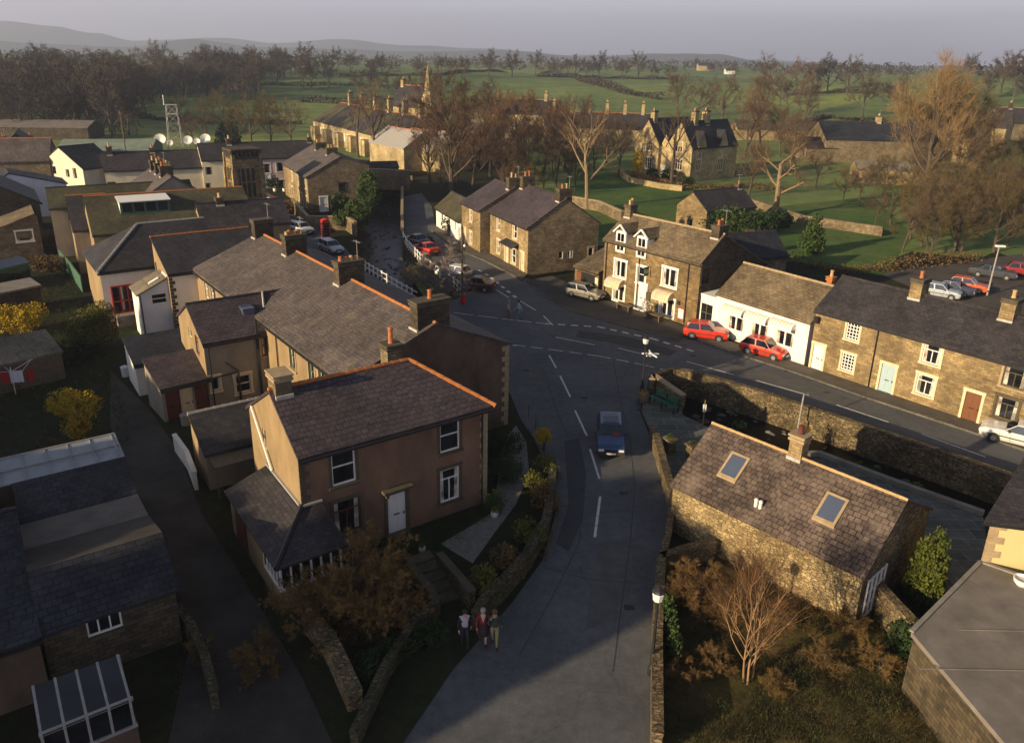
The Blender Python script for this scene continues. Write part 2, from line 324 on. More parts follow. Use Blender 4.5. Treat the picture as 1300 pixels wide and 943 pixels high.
def asphalt():
    m,nt,b=newmat('asphalt'); v=wpos(nt)
    n=noisef(nt,.22,6,v,.6); n2=noisef(nt,2.2,6,v,.75); n3=noisef(nt,30,2,v)
    col=ramp(nt,n,[(.35,(.074,.078,.086)),(.62,(.112,.115,.122))])
    col=mixc(nt,1,col,ramp(nt,n2,[(.3,(.75,)*3),(.7,(1.22,)*3)]),'MULTIPLY')
    col=mixc(nt,1,col,ramp(nt,n3,[(.3,(.8,)*3),(.7,(1.2,)*3)]),'MULTIPLY')
    vo=nn(nt,'ShaderNodeTexVoronoi',feature='DISTANCE_TO_EDGE'); vo.inputs['Scale'].default_value=.16
    mp=nn(nt,'ShaderNodeVectorMath',operation='MULTIPLY_ADD'); wn=nn(nt,'ShaderNodeTexNoise'); wn.inputs['Scale'].default_value=.6; nt.links.new(v,wn.inputs['Vector']); nt.links.new(wn.outputs[1],mp.inputs[0]); mp.inputs[1].default_value=(2,2,0); nt.links.new(v,mp.inputs[2]); nt.links.new(mp.outputs[0],vo.inputs['Vector'])
    cr=ramp(nt,vo.outputs[0],[(0,(.55,)*3),(.010,(1,)*3)]); col=mixc(nt,.35,col,cr,'MULTIPLY')
    nt.links.new(col,b.inputs['Base Color']); b.inputs['Roughness'].default_value=.85; b.inputs['Specular IOR Level'].default_value=.3; bump(nt,b,n3,.3,.01); return m
M['asphalt']=asphalt()
M['patch_dark']=plain('newer_tarmac',(.052,.053,.056),.9,.25,1.5,bst=.3); M['patch_pale']=plain('worn_pale_tarmac',(.095,.094,.092),.9,.3,1.2,bst=.3); M['kerb']=brickmat('kerb_stones',(.15,.14,.12),(.11,.10,.085),(.06,.055,.05),.9,.3,.02)
M['pavement']=plain('pavement_tarmac',(.105,.09,.075),.9,.35,.9,bst=.3)
M['yard']=plain('worn_tarmac',(.075,.066,.056),.9,.45,.35,bst=.3)
M['lane']=plain('back_lane_dirt',(.05,.044,.038),.95,.5,.5,bst=.4)
def paint():
    m,nt,b=newmat('worn_road_paint'); n=noisef(nt,5,5,wpos(nt),.8); col=ramp(nt,n,[(.35,(.2,.2,.19)),(.48,(.62,.60,.56))]); nt.links.new(col,b.inputs['Base Color']); b.inputs['Roughness'].default_value=.8; return m
M['paint']=paint()
def grass(name,c1,c2,c3,s=.02):
    m,nt,b=newmat(name); v=wpos(nt); n=noisef(nt,s,6,v,.6); n2=noisef(nt,s*25,6,v,.7); n3=noisef(nt,s*6,4,v)
    col=ramp(nt,n,[(.35,c1),(.5,c2),(.66,c3)]); col=mixc(nt,1,col,ramp(nt,n2,[(.3,(.7,)*3),(.7,(1.25,)*3)]),'MULTIPLY'); col=mixc(nt,1,col,ramp(nt,n3,[(.35,(.82,.85,.85)),(.65,(1.15,1.12,1))]),'MULTIPLY')
    if name=='field_grass':
        vo=nn(nt,'ShaderNodeTexVoronoi'); vo.inputs['Scale'].default_value=.0075; nt.links.new(v,vo.inputs['Vector']); sp=nn(nt,'ShaderNodeSeparateColor'); nt.links.new(vo.outputs['Color'],sp.inputs[0])
        col=mixc(nt,1,col,ramp(nt,sp.outputs[0],[(0,(.72,.78,.8)),(.5,(1.0,1.0,1.0)),(1,(1.25,1.12,.95))]),'MULTIPLY')
    nt.links.new(col,b.inputs['Base Color']); b.inputs['Roughness'].default_value=.95; b.inputs['Specular IOR Level'].default_value=.1; bump(nt,b,n2,.5,.1); return m
M['ground']=grass('village_ground',(.032,.028,.018),(.022,.028,.012),(.04,.032,.02),.08)
M['field']=grass('field_grass',(.11,.16,.058),(.15,.205,.072),(.21,.235,.095),.006)
M['lawn']=grass('lawn_grass',(.055,.105,.03),(.075,.13,.036),(.11,.145,.05),.05)
M['rough_grass']=grass('rough_grass',(.07,.065,.022),(.10,.075,.03),(.05,.06,.018),.2)
M['hill']=grass('moorland',(.06,.07,.05),(.075,.075,.05),(.06,.08,.05),.002)
def water():
    m,nt,b=newmat('beck_water'); b.inputs['Base Color'].default_value=(.008,.008,.006,1); b.inputs['Roughness'].default_value=.3; b.inputs['Specular IOR Level'].default_value=.12
    bump(nt,b,noisef(nt,6,3,wpos(nt)),.35,.03); return m
M['water']=water()
M['bed']=brickmat('river_stones',(.10,.09,.075),(.03,.028,.024),(.008,.008,.008),.5,.4,.07,(.14,.13,.11),.3,rough=.8,bst=1)
# ------------------------------------------------------------------ windows and doors
_cache={}
FACE={'F':0,'R':math.pi/2,'B':math.pi,'L':-math.pi/2}
def cached(key,fn):
    if key not in _cache: _cache[key]=fn()
    return _cache[key]
def win_meshes(w,h,style,fm,sm):
    def fr():
        b=MB(); t=.065; y0,y1=.05,.11
        b.box(0,t,y0,y1,0,h); b.box(w-t,w,y0,y1,0,h); b.box(t,w-t,y0,y1,0,t*1.2); b.box(t,w-t,y0,y1,h-t,h)
        g=.028
        if style in('sash','open'): b.box(t,w-t,y0+.005,y1-.005,h*.52-.03,h*.52+.03)
        if style=='mull': b.box(w/2-.07,w/2+.07,y0-.03,y1,t,h-t)
        if style in('grid','bars'):
            nx=4 if style=='grid' else 3; nz=5 if style=='grid' else 1
            for i in range(1,nx): b.box(w*i/nx-g,w*i/nx+g,y0+.01,y1-.01,t,h-t)
            for i in range(1,nz): b.box(t,w-t,y0+.014,y1-.014,h*i/nz-g,h*i/nz+g)
        if style=='top': b.box(t,w-t,y0+.005,y1-.005,h*.70-.03,h*.70+.03); b.box(w*.5-g,w*.5+g,y0+.009,y1-.009,t,h*.70-.03)
        if style=='tri':
            for i in (1,2): b.box(w*i/3-.07,w*i/3+.07,y0-.03,y1,t,h-t)
            b.box(t,w-t,y0+.01,y1-.01,h*.6-.04,h*.6+.04)
        return b.mesh('window',fm)
    def pn():
        b=MB(); y=.095
        cu={'sash':.32,'mull':.3,'top':.36,'pane':.25,'grid':0,'bars':0,'tri':0,'open':.0}[style]
        xs=[0.03,w*cu*.55,w-w*cu*.55,w-.03]
        if cu:
            b.poly([(xs[0],y,.03),(xs[1]+.05,y,.03),(xs[1],y,h-.03),(xs[0],y,h-.03)],1)
            b.poly([(xs[1]+.05,y,.03),(xs[2]-.04,y,.03),(xs[2],y,h-.03),(xs[1],y,h-.03)],0)
            b.poly([(xs[2]-.04,y,.03),(xs[3],y,.03),(xs[3],y,h-.03),(xs[2],y,h-.03)],1)
        else: b.poly([(.03,y,.03),(w-.03,y,.03),(w-.03,y,h-.03),(.03,y,h-.03)],0)
        return b.mesh('pane',[M['glass'],M['curtain']])
    def sr():
        b=MB(); t=.14; e=.003
        b.box(-t,-e,-.035,.03,-.02,h+.02); b.box(w+e,w+t,-.035,.03,-.02,h+.02); b.box(-t-.04,w+t+.04,-.04,.03,h+.02,h+.2)
        return b.mesh('surround',sm)
    def si():
        b=MB(); b.box(-.18,w+.18,-.09,.04,-.14,-.022); return b.mesh('sill',sm)
    k=(round(w,2),round(h,2),style,fm.name,sm.name if sm else '')
    return (cached(('f',)+k,fr),cached(('p',)+k,pn),cached(('s',)+k,sr) if sm else None,cached(('i',)+k,si) if sm else None)
def door_meshes(w,h,dm,sm):
    def d():
        b=MB(); b.box(.0,w,.06,.11,.02,h); 
        for (x0,x1) in((.12*w,.44*w),(.56*w,.88*w)):
            for (z0,z1) in((.12*h,.42*h),(.5*h,.9*h)): b.box(x0,x1,.045,.061,z0,z1)
        return b.mesh('door',dm)
    def s():
        b=MB(); t=.17; b.box(-t,-.003,-.04,.03,0,h+.02); b.box(w+.003,w+t,-.04,.03,0,h+.02); b.box(-t-.03,w+t+.03,-.045,.03,h+.02,h+.24); b.box(-.1,w+.1,-.22,.05,-.02,.07); return b.mesh('door_surround',sm)
    def hd():
        b=MB(); b.box(w*.86,w*.93,.01,.045,h*.44,h*.5); b.box(w*.35,w*.65,.025,.045,h*.46,h*.49); return b.mesh('handle',M['black'])
    k=(round(w,2),round(h,2),dm.name,sm.name if sm else '')
    return cached(('d',)+k,d),cached(('ds',)+k,s) if sm else None,cached(('dh',)+k,hd)

class House:
    def __init__(s,name,label,cat,A,a,L,D,He,Hr,wall,roof,yr=None,Hb=None,hipL=0,hipR=0,wins=(),doors=(),chim=(),
                 ridge='slate',ov=.22,vg=.1,gutter=True,pipes=(),z0=-.6,group=None,wallmats=None,quoin=None,base=0,frame='white',trim='trim_stone',roofname='roof',noroof=False):
        s.A=Vector((A[0],A[1],base)); s.a=a; s.L=L; s.D=D; s.He=He; s.Hr=Hr
        yr=D/2 if yr is None else yr; Hb=He if Hb is None else Hb; s.yr=yr; s.Hb=Hb
        s.u=Vector((math.cos(a),math.sin(a),0)); s.n=Vector((-math.sin(a),math.cos(a),0))
        s.root=thing(name,label,cat,s.A,a,group); R=s.root
        holes={'F':[],'R':[],'B':[],'L':[]}; place=[]
        for wv in wins:
            f,px,py,w,h,st=wv[:6]; fm=M[wv[6]] if len(wv)>6 and wv[6] else M[frame]; sm=wv[7] if len(wv)>7 else trim; sm=M[sm] if sm else None
            u,z=s.uv(f,px,py) if px>=0 or py>60 else (0,0)
            u-=w/2; z-=h/2; W=L if f in'FB' else D
            u=max(.2,min(W-w-.2,u)); zz=min(z,(He if f!='B' else Hb)-h-(.26 if sm else .08)) if f in 'FB' else z
            holes[f].append((u,u+w,zz,zz+h)); place.append((f,u,zz,w,h,st,fm,sm,'w'))
        for dv in doors:
            f,px,py,w,h,dm=dv[:6]; sm=dv[6] if len(dv)>6 else trim; sm=M[sm] if sm else None
            u,z=s.uv(f,px,py); u-=w/2; W=L if f in'FB' else D; u=max(.2,min(W-w-.2,u))
            holes[f].append((u,u+w,0.0,h)); place.append((f,u,0,w,h,'d',M[dm],sm,'d'))
        b=MB()
        def pt(f,u,z,dy=0):
            if f=='F': return (u,dy,z)
            if f=='B': return (L-u,D-dy,z)
            if f=='R': return (L-dy,u,z)
            return (dy,D-u,z)
        wm={'F':0,'R':0,'B':0,'L':0}; mats=[M[wall]]
        if wallmats:
            for f,mn in wallmats.items():
                mats.append(M[mn]); wm[f]=len(mats)-1
        hmin=min(He,Hb)
        for f in 'FRBL':
            W=L if f in 'FB' else D; H={'F':He,'B':Hb}.get(f,hmin)
            us=sorted({0,W}|{x for h in holes[f] for x in h[:2]}); zs=sorted({z0,H}|{min(x,H) for h in holes[f] for x in h[2:]})
            for i in range(len(us)-1):
                for j in range(len(zs)-1):
                    uc=(us[i]+us[i+1])/2; zc=(zs[j]+zs[j+1])/2
                    if us[i+1]-us[i]<1e-4 or zs[j+1]-zs[j]<1e-4: continue
                    if any(h[0]<uc<h[1] and h[2]<zc<h[3] for h in holes[f]): continue
                    b.poly([pt(f,us[i],zs[j]),pt(f,us[i+1],zs[j]),pt(f,us[i+1],zs[j+1]),pt(f,us[i],zs[j+1])],wm[f])
            for (u0,u1,v0,v1) in holes[f]:
                v1=min(v1,H)
                q=[(u0,v0),(u0,v1),(u1,v1),(u1,v0)]
                for k in range(4):
                    c,d=q[k],q[(k+1)%4]; b.poly([pt(f,*c),pt(f,*d),pt(f,d[0],d[1],.13),pt(f,c[0],c[1],.13)],wm[f])
            # gable tops
        for f,hp in(('L',hipL),('R',hipR)):
            x=0 if f=='L' else L
            top=[(x,0,hmin),(x,D,hmin)]
            if hp: 
                if Hb!=He: pass
                continue
            pts=[(x,0,hmin),(x,0,He),(x,yr,Hr),(x,D,Hb),(x,D,hmin)]
            out=[]
            for p in pts:
                if not out or (Vector(out[-1])-Vector(p)).length>1e-4: out.append(p)
            if (Vector(out[0])-Vector(out[-1])).length<1e-4: out.pop()
            if f=='L': out=out[::-1]
            b.poly(out,wm[f])
        b.build('wall',mats,R)
        for (f,u,z,w,h,st,fm,sm,kd) in place:
            loc=Vector(pt(f,u,z)); rz=FACE[f]
            if kd=='w':
                a1,a2,a3,a4=win_meshes(w,h,st,fm,sm)
                o=link('window',a1,R,loc,rz); link('pane',a2,o)
                if a3: link('surround',a3,o); link('sill',a4,o)
            else:
                a1,a2,a3=door_meshes(w,h,fm,sm); o=link('door',a1,R,loc,rz)
                if a2: link('door_surround',a2,o)
                link('handle',a3,o)
        if not noroof:
            r=MB(); t=.14; e=.02; sl=(Hr-He)/max(yr,.01); sb=(Hr-Hb)/max(D-yr,.01)
            xl=hipL if hipL else -vg; xr=L-hipR if hipR else L+vg; el=-ov if hipL else -vg; er=L+ov if hipR else L+vg
            zf=He-ov*sl+t+e; zr=Hr+t+e; zb=Hb-ov*sb+t+e
            r.gslab([(el,-ov,zf),(er,-ov,zf),(xr,yr,zr),(xl,yr,zr)],t,0)
            if D-yr>.3: r.gslab([(xl,yr,zr),(xr,yr,zr),(er,D+ov,zb),(el,D+ov,zb)],t,0)
            if hipL: r.slab([(el,D+ov,zb),(el,-ov,zf),(xl,yr,zr)],t,0)
            if hipR: r.slab([(er,-ov,zf),(er,D+ov,zb),(xr,yr,zr)],t,0)
            s.roof=r.build(roofname,M[roof],R); s.zr=zr
            s.slope=lambda y:(zf+(zr-zf)*(y+ov)/(yr+ov)) if y<yr else (zb+(zr-zb)*(D+ov-y)/(D+ov-yr))
            rm={'slate':'slate_dark','terracotta':'terracotta','stone':'trim_stone','pale':'lead','dark':'slate_blue','buff':'pot_buff'}.get(ridge)
            if rm:
                k=MB(); segs=[((xl,yr,zr-.02),(xr,yr,zr-.02))]
                if hipL: segs+=[((el,-ov,zf),(xl,yr,zr))]
                if hipR: segs+=[((er,-ov,zf),(xr,yr,zr))]
                for p,q in segs:
                    p=Vector(p);q=Vector(q);n=max(1,int((q-p).length/.45))
                    for i in range(n):
                        c=p.lerp(q,i/n);d=p.lerp(q,(i+1)/n); k.tube(c,d,.13 if ridge!='buff' else .09,.105 if ridge!='buff' else .075,6)
                k.build('ridge_tiles',M[rm],R)
            if gutter:
                g=MB(); g.box(el,er,-ov-.11,-ov-.005,zf-t-.10,zf-t-.01); g.build('gutter',M['black'],R)
        for p in pipes:
            u,z=(p if isinstance(p,tuple) else (p,He))[:2]
            g=MB(); g.tube((u,-.07,0.1),(u,-.07,He-.05),.045,n=6); g.build('downpipe',M['black'],R)
        if quoin:
            for qx,f in quoin[1]:
                q=MB(); z=0; i=0
                while z<He-.3:
                    wq=.42 if i%2 else .24
                    if f=='F': 
                        if qx==0: q.box(-.02,wq,-.025,.02,z+.01,z+.27)
                        else: q.box(L-wq,L+.02,-.025,.02,z+.01,z+.27)
                    z+=.29;i+=1
                q.build('quoins',M[quoin[0]],R)
        for c in chim: s.chimney(*c)
    def uv(s,f,px,py):
        d=ray(px,py); C=Vector((0,0,CAMZ)); o=Vector(s.A); nv=s.n
        if f=='R': o=s.A+s.u*s.L; nv=s.u
        elif f=='L': nv=s.u
        elif f=='B': o=s.A+s.n*s.D
        t=(o-C).dot(nv)/d.dot(nv); p=C+d*t-s.A; x,y,z=p.dot(s.u),p.dot(s.n),p.z
        return {'F':x,'R':y,'L':s.D-y,'B':s.L-x}[f],z
    def loc(s,px,py,z):
        p=P(px,py,z)-s.A; return p.dot(s.u),p.dot(s.n)
    def W(s,x,y,z=0): return s.A+s.u*x+s.n*y+Vector((0,0,z))
    def chimney(s,x,y,w,d,h,pots=2,pm='pot_buff',mat='stone_dark',ph=.55,cap='trim_dark'):
        zt=s.zr+h; b=MB(); zb=s.slope(max(0,min(s.D,y)))-.5
        b.box(x-w/2,x+w/2,y-d/2,y+d/2,zb,zt-.3); o=b.build('chimney',M[mat],s.root)
        c=MB(); c.box(x-w/2-.07,x+w/2+.07,y-d/2-.07,y+d/2+.07,zt-.3,zt-.17); c.box(x-w/2-.02,x+w/2+.02,y-d/2-.02,y+d/2+.02,zt-.17,zt-.08); c.box(x-w/2-.09,x+w/2+.09,y-d/2-.09,y+d/2+.09,zt-.08,zt); c.build('chimney_cap',M[cap],o)
        f=MB(); zf=s.slope(max(0,y-d/2)); f.box(x-w/2-.03,x+w/2+.03,y-d/2-.09,y-d/2+.05,zf-.12,zf+.10); f.build('flashing',M['mortar' if mat!='stone_house' else 'lead'],o)
        if random.random()<.35:
            k=MB(); ax,ay=x+w*.3,y+d*.3; k.tube((ax,ay,zt),(ax,ay,zt+1.3),.018,n=5); k.tube((ax-.5,ay,zt+1.2),(ax+.5,ay,zt+1.2),.012,n=4)
            for j in range(5): k.tube((ax-.45+j*.22,ay-.22,zt+1.2),(ax-.45+j*.22,ay+.22,zt+1.2),.009,n=4)
            k.build('aerial',M['lead'],o,uv=False)
        for i in range(pots):
            ang_=random.random()
            if d>w: px_,py_=x,y+(i-(pots-1)/2)*min(.5,(d-.3)/max(1,pots))
            else: px_,py_=x+(i-(pots-1)/2)*min(.5,(w-.3)/max(1,pots)),y
            k=MB(); hh=ph*random.uniform(.75,1.15); k.lathe((px_,py_,zt-.01),[(.15,0),(.125,.08),(.11,hh*.8),(.14,hh*.84),(.14,hh*.93),(.10,hh)],9)
            k.build('chimney_pot',M[pm if random.random()>.25 else ('pot_red' if pm!='pot_red' else 'pot_buff')],o)
def PW(*w): return w

# ------------------------------------------------------------------ cars
def car(label,x,y,rz,col,style='hatch',L=4.0,Wd=1.62,Hh=1.40,group=None,rear_plate=True):
    root=thing('parked_car' if 'driv' not in label else 'car',label,'car',(x,y,.012),rz,group); key=('car',style,L)
    def body():
        b=MB(); w=Wd/2; belt=.86
        st={'hatch':[(-.5,.42,.80,.90),(-.485,.30,.90,.97),(-.40,.24,.92,1),(-.15,.22,.91,1),(.2,.22,.90,1),(.42,.24,.82,.99),(.485,.30,.70,.95),(.5,.40,.60,.88)],
            'saloon':[(-.5,.42,.84,.92),(-.49,.30,.93,.97),(-.34,.24,.96,1),(-.15,.22,.93,1),(.2,.22,.91,1),(.42,.24,.83,.98),(.488,.30,.72,.95),(.5,.40,.62,.88)]}['saloon' if style=='saloon' else 'hatch']
        n=len(st); i0=len(b.v)
        for (x,zb,zt,k) in st:
            X=x*L; ww=w*k
            b.v+=[(X,-ww*.9,zb),(X,-ww,zb+.16),(X,-ww,zt-.16),(X,-ww*.90,zt),(X,0,zt+.03),(X,ww*.90,zt),(X,ww,zt-.16),(X,ww,zb+.16),(X,ww*.9,zb)]
        for i in range(n-1):
            for k in range(9):
                a=i0+i*9+k; c=i0+i*9+(k+1)%9; b.f.append((a,c,c+9,a+9)); b.m.append(0)
        b.f.append(tuple(range(i0+8,i0-1,-1))); b.m.append(0); b.f.append(tuple(range(i0+9*(n-1),i0+9*n))); b.m.append(0)
        # cabin
        cs={'hatch':(-.47,-.37,.05,.20),'estate':(-.485,-.45,.05,.20),'saloon':(-.34,-.20,.05,.20)}[style]
        zb,zt=.86,Hh; xb0,xt0,xt1,xb1=[q*L for q in cs]; wb,wt=w*.93,w*.74
        i=len(b.v); b.v+=[(xb0,-wb,zb),(xb1,-wb,zb),(xb1,wb,zb),(xb0,wb,zb),(xt0,-wt,zt-.03),(xt1,-wt,zt-.03),(xt1,wt,zt-.03),(xt0,wt,zt-.03),(xt0+.12,-wt*.8,zt),(xt1-.12,-wt*.8,zt),(xt1-.12,wt*.8,zt),(xt0+.12,wt*.8,zt)]
        for q in((0,1,5,4),(1,2,6,5),(2,3,7,6),(3,0,4,7),(4,5,9,8),(5,6,10,9),(6,7,11,10),(7,4,8,11),(8,9,10,11)): b.f.append(tuple(i+k for k in q)); b.m.append(0)
        return b,(xb0,xt0,xt1,xb1,zb,zt,wb,wt)
    b,(xb0,xt0,xt1,xb1,zb,zt,wb,wt)=body()
    me=b.mesh('body',M[col],uv=False); link('body',me,root)
    g=MB(); zt-=.03
    def sq(a,b_,c,d,ins=.1,off=.012):
        a,b_,c,d=map(Vector,(a,b_,c,d)); cen=(a+b_+c+d)/4; n=(b_-a).cross(d-a).normalized()*off
        return [p.lerp(cen,ins)+n for p in(a,b_,c,d)]
    for sgn in(-1,1):
        P0,P1,P2,P3=(xb0,sgn*wb,zb),(xb1,sgn*wb,zb),(xt1,sgn*wt,zt),(xt0,sgn*wt,zt)
        mid=.5; B=Vector(P0).lerp(Vector(P1),mid);T=Vector(P3).lerp(Vector(P2),mid)
        for q in([P0,B,T,P3],[B,P1,P2,T]):
            pts=sq(*q) if sgn<0 else sq(*q[::-1]); g.poly(pts)
    g.poly(sq((xb1,-wb,zb),(xb1,wb,zb),(xt1,wt,zt),(xt1,-wt,zt),.07)); g.poly(sq((xb0,wb,zb),(xb0,-wb,zb),(xt0,-wt,zt),(xt0,wt,zt),.10))
    g.build('windows',M['carglass'],root,uv=False)
    for sx in(-.30,.30):
        for sy in(-1,1):
            wh=MB(); yy=sy*(Wd/2-.09); wh.tube((sx*L,yy-.09,.29),(sx*L,yy+.095,.29),.29,n=16); o=wh.build('wheel',M['tyre'],root,uv=False)
            h=MB(); h.tube((sx*L,yy+sy*.08,.29),(sx*L,yy+sy*.115,.29),.18,.16,12); h.build('rim',M['rim'],o,uv=False)
            ar=MB(); ar.tube((sx*L,sy*(Wd/2-.06),.31),(sx*L,sy*(Wd/2+.004),.31),.345,n=16); ar.build('wheel_arch',M['black'],root,uv=False)
    for sy in(-1,1):
        sb=MB(); sb.box(-L*.40,L*.40,sy*Wd/2-.02,sy*Wd/2+.012,.50,.57); sb.build('side_trim',M['bumper'],root,uv=False)
        sb=MB()
        for xx in(-.13,.10,.24): sb.box(xx*L-.006,xx*L+.006,sy*(Wd/2)-.012,sy*(Wd/2)+.006,.30,.84)
        sb.build('door_seam',M['black'],root,uv=False)
    gr=MB(); gr.box(L*.495,L*.5+.012,-Wd*.22,Wd*.22,.55,.65); gr.build('grille',M['black'],root,uv=False)
    bp=MB(); bp.box(L*.488,L*.5+.06,-Wd*.46,Wd*.46,.36,.52); bp.build('bumper',M['bumper'],root,uv=False)
    bp=MB(); bp.box(-L*.5-.06,-L*.488,-Wd*.46,Wd*.46,.38,.55); bp.build('bumper',M['bumper'],root,uv=False)
    for sy in(-1,1):
        h=MB(); h.box(L*.488,L*.5+.015,sy*Wd*.34-.15,sy*Wd*.34+.15,.54,.66); h.build('headlight',M['lamp_c'],root,uv=False)
        h=MB(); h.box(-L*.5-.014,-L*.48,sy*Wd*.35-.14,sy*Wd*.35+.14,.62,.77); h.build('tail_light',M['lamp_r'],root,uv=False)
        h=MB(); h.box(xb1-.35,xb1-.25,sy*(Wd/2-.02)-.07,sy*(Wd/2-.02)+.12*sy+.02,.88,.99); h.build('mirror',M['bumper'],root,uv=False)
    h=MB(); h.box(L*.5+.055,L*.5+.068,-.26,.26,.38,.49); h.build('number_plate',M['plate_w'],root,uv=False)
    h=MB(); h.box(-L*.5-.068,-L*.5-.055,-.26,.26,.56,.67); h.build('number_plate',M['plate_y'],root,uv=False)
    return root

# ------------------------------------------------------------------ people
def person(label,x,y,rz,pose,top,legs,hair,sleeve=None,skirt=None,extra=None,hs=1.75,shoes='black'):
    """pose: dict of joint offsets; faces +x"""
    k=hs/1.75; lf,rf=pose.get('lf',.25),pose.get('rf',-.25)
    la,ra=pose.get('la',-.2),pose.get('ra',.2)
    V={};E=[];Rr={}
    def add(n,p,r,par=None):
        V[n]=(Vector(p)*k,r*k); 
        if par: E.append((par,n))
    lean=pose.get('lean',.04)
    add('pelvis',(0,0,.95),.13); add('waist',(lean*.4,0,1.10),.125,'pelvis'); add('chest',(lean,0,1.32),.155,'waist'); add('neck',(lean+.02,0,1.47),.058,'chest')
    add('chin',(lean+.04,0,1.55),.075,'neck'); add('head',(lean+.04,0,1.66),.098,'chin')
    for s,f,arm,kx in((1,lf,la,'l'),(-1,rf,ra,'r')):
        add(kx+'hip',(0,.09*s,.88),.10,'pelvis'); add(kx+'knee',(f*.55+.05,.10*s,.49),.062,kx+'hip'); add(kx+'ank',(f-.03,.10*s,.09),.042,kx+'knee'); add(kx+'toe',(f+.13,.11*s,.04),.034,kx+'ank')
        add(kx+'sh',(lean,.17*s,1.40),.062,'chest')
        el=pose.get(kx+'el',(arm*.4,.26*s,1.13)); hd=pose.get(kx+'hd',(arm+.06,.25*s,.90))
        add(kx+'el',el,.045,kx+'sh'); add(kx+'wr',hd,.030,kx+'el')
        hv=(Vector(hd)-Vector(el)).normalized()*.08; add(kx+'palm',Vector(hd)+hv,.034,kx+'wr')
    names=list(V); me=bpy.data.meshes.new('body'); me.from_pydata([V[n][0] for n in names],[(names.index(a),names.index(b)) for a,b in E],[])
    o=bpy.data.objects.new('person',me); COL.objects.link(o)
    sk=o.modifiers.new('s','SKIN'); sk.use_smooth_shade=True
    for i,n in enumerate(names):
        r=V[n][1]; me.skin_vertices[0].data[i].radius=(r,r*(1.25 if n in('chest','waist','pelvis') else 1)); me.skin_vertices[0].data[i].use_root=(n=='pelvis')
    ss=o.modifiers.new('ss','SUBSURF'); ss.levels=2; ss.render_levels=2
    dg=bpy.context.evaluated_depsgraph_get(); m2=bpy.data.meshes.new_from_object(o.evaluated_get(dg)); m2.name='body'
    bpy.data.objects.remove(o)
    mats=[M[top],M[legs],M['skin'],M[shoes],M[sleeve or top]]; m2.materials.clear()
    for q in mats: m2.materials.append(q)
    segs=[(V[a][0],V[b][0],a,b) for a,b in E]
    for p in m2.polygons:
        c=p.center; best=None;bd=9
        for a,b,na,nb in segs:
            d=b-a; t=max(0,min(1,(c-a).dot(d)/d.length_squared)); q=(c-(a+d*t)).length
            if q<bd: bd=q;best=(na,nb,t)
        na,nb,t=best; mi=0
        if nb in('chin','head') or (nb=='neck' and t>.75): mi=2
        elif nb[1:] in('knee','ank') or nb[1:]=='hip': mi=1
        elif nb[1:]=='toe': mi=3
        elif nb[1:]=='palm': mi=2
        elif nb[1:]=='wr': mi=2 if extra and 'bare' in extra else 4
        elif nb[1:]=='el': mi=4
        if nb=='waist' and t<.2: mi=1
        p.material_index=mi; p.use_smooth=True
    root=link('person',m2,None,(x,y,.01),rz); tag(root,label,'person')
    hc=V['head'][0]; b=MB(); b.sm=True
    b.lathe((hc.x-.018,0,hc.z-.03),[(.098*k,-.02),(.112*k,.03),(.108*k,.075),(.08*k,.115),(.035*k,.135)],12); 
    if extra and 'long' in extra: b.lathe((hc.x-.05*k,0,hc.z-.16),[(.07*k,0),(.10*k,.06),(.10*k,.14)],10)
    b.build('hair',M[hair],root,uv=False)
    fc=MB(); hx=hc.x+.095*k
    for s in(-1,1): fc.box(hx-.01,hx+.004,s*.034-.012,s*.034+.012,hc.z-.012,hc.z+.002)
    fc.build('eyes',M['hair_dark'],root,uv=False)
    fc=MB(); fc.box(hx-.01,hx+.022,-.013,.013,hc.z-.045,hc.z-.01,tx=.008,ty=.006); fc.box(hx-.015,hx+.006,-.025,.025,hc.z-.072,hc.z-.062); fc.build('nose_and_mouth',M['skin'],root,uv=False)
    for s,kx in((1,'l'),(-1,'r')):   # fingers: four unequal and a thumb
        pp=V[kx+'palm'][0]; dv=(pp-V[kx+'wr'][0]).normalized(); sd=dv.cross(Vector((0,s,0))).normalized(); fb=MB()
        for i,l_ in enumerate((.065,.075,.07,.055)):
            p0=pp+sd*((i-1.5)*.018)*k; p1=p0+dv*l_*.6*k; p2=p1+(dv*.8-Vector((0,s*.4,0)))*l_*.5*k; fb.tube(p0,p1,.009*k,.008*k,5); fb.tube(p1,p2,.008*k,.006*k,5)
        p0=pp-dv*.02-sd*.02; fb.tube(p0,p0+(dv*.5-sd)*.045*k,.010*k,.008*k,5); fb.build('fingers',M['skin'],root,uv=False)
    if skirt:
        b=MB(); b.sm=True; b.lathe((0,0,0),[(.17*k,1.04*k),(.21*k,.92*k),(.25*k,.70*k),(.28*k,.50*k)],14); b.build('skirt',M[skirt],root,uv=False)
    return root,V,k

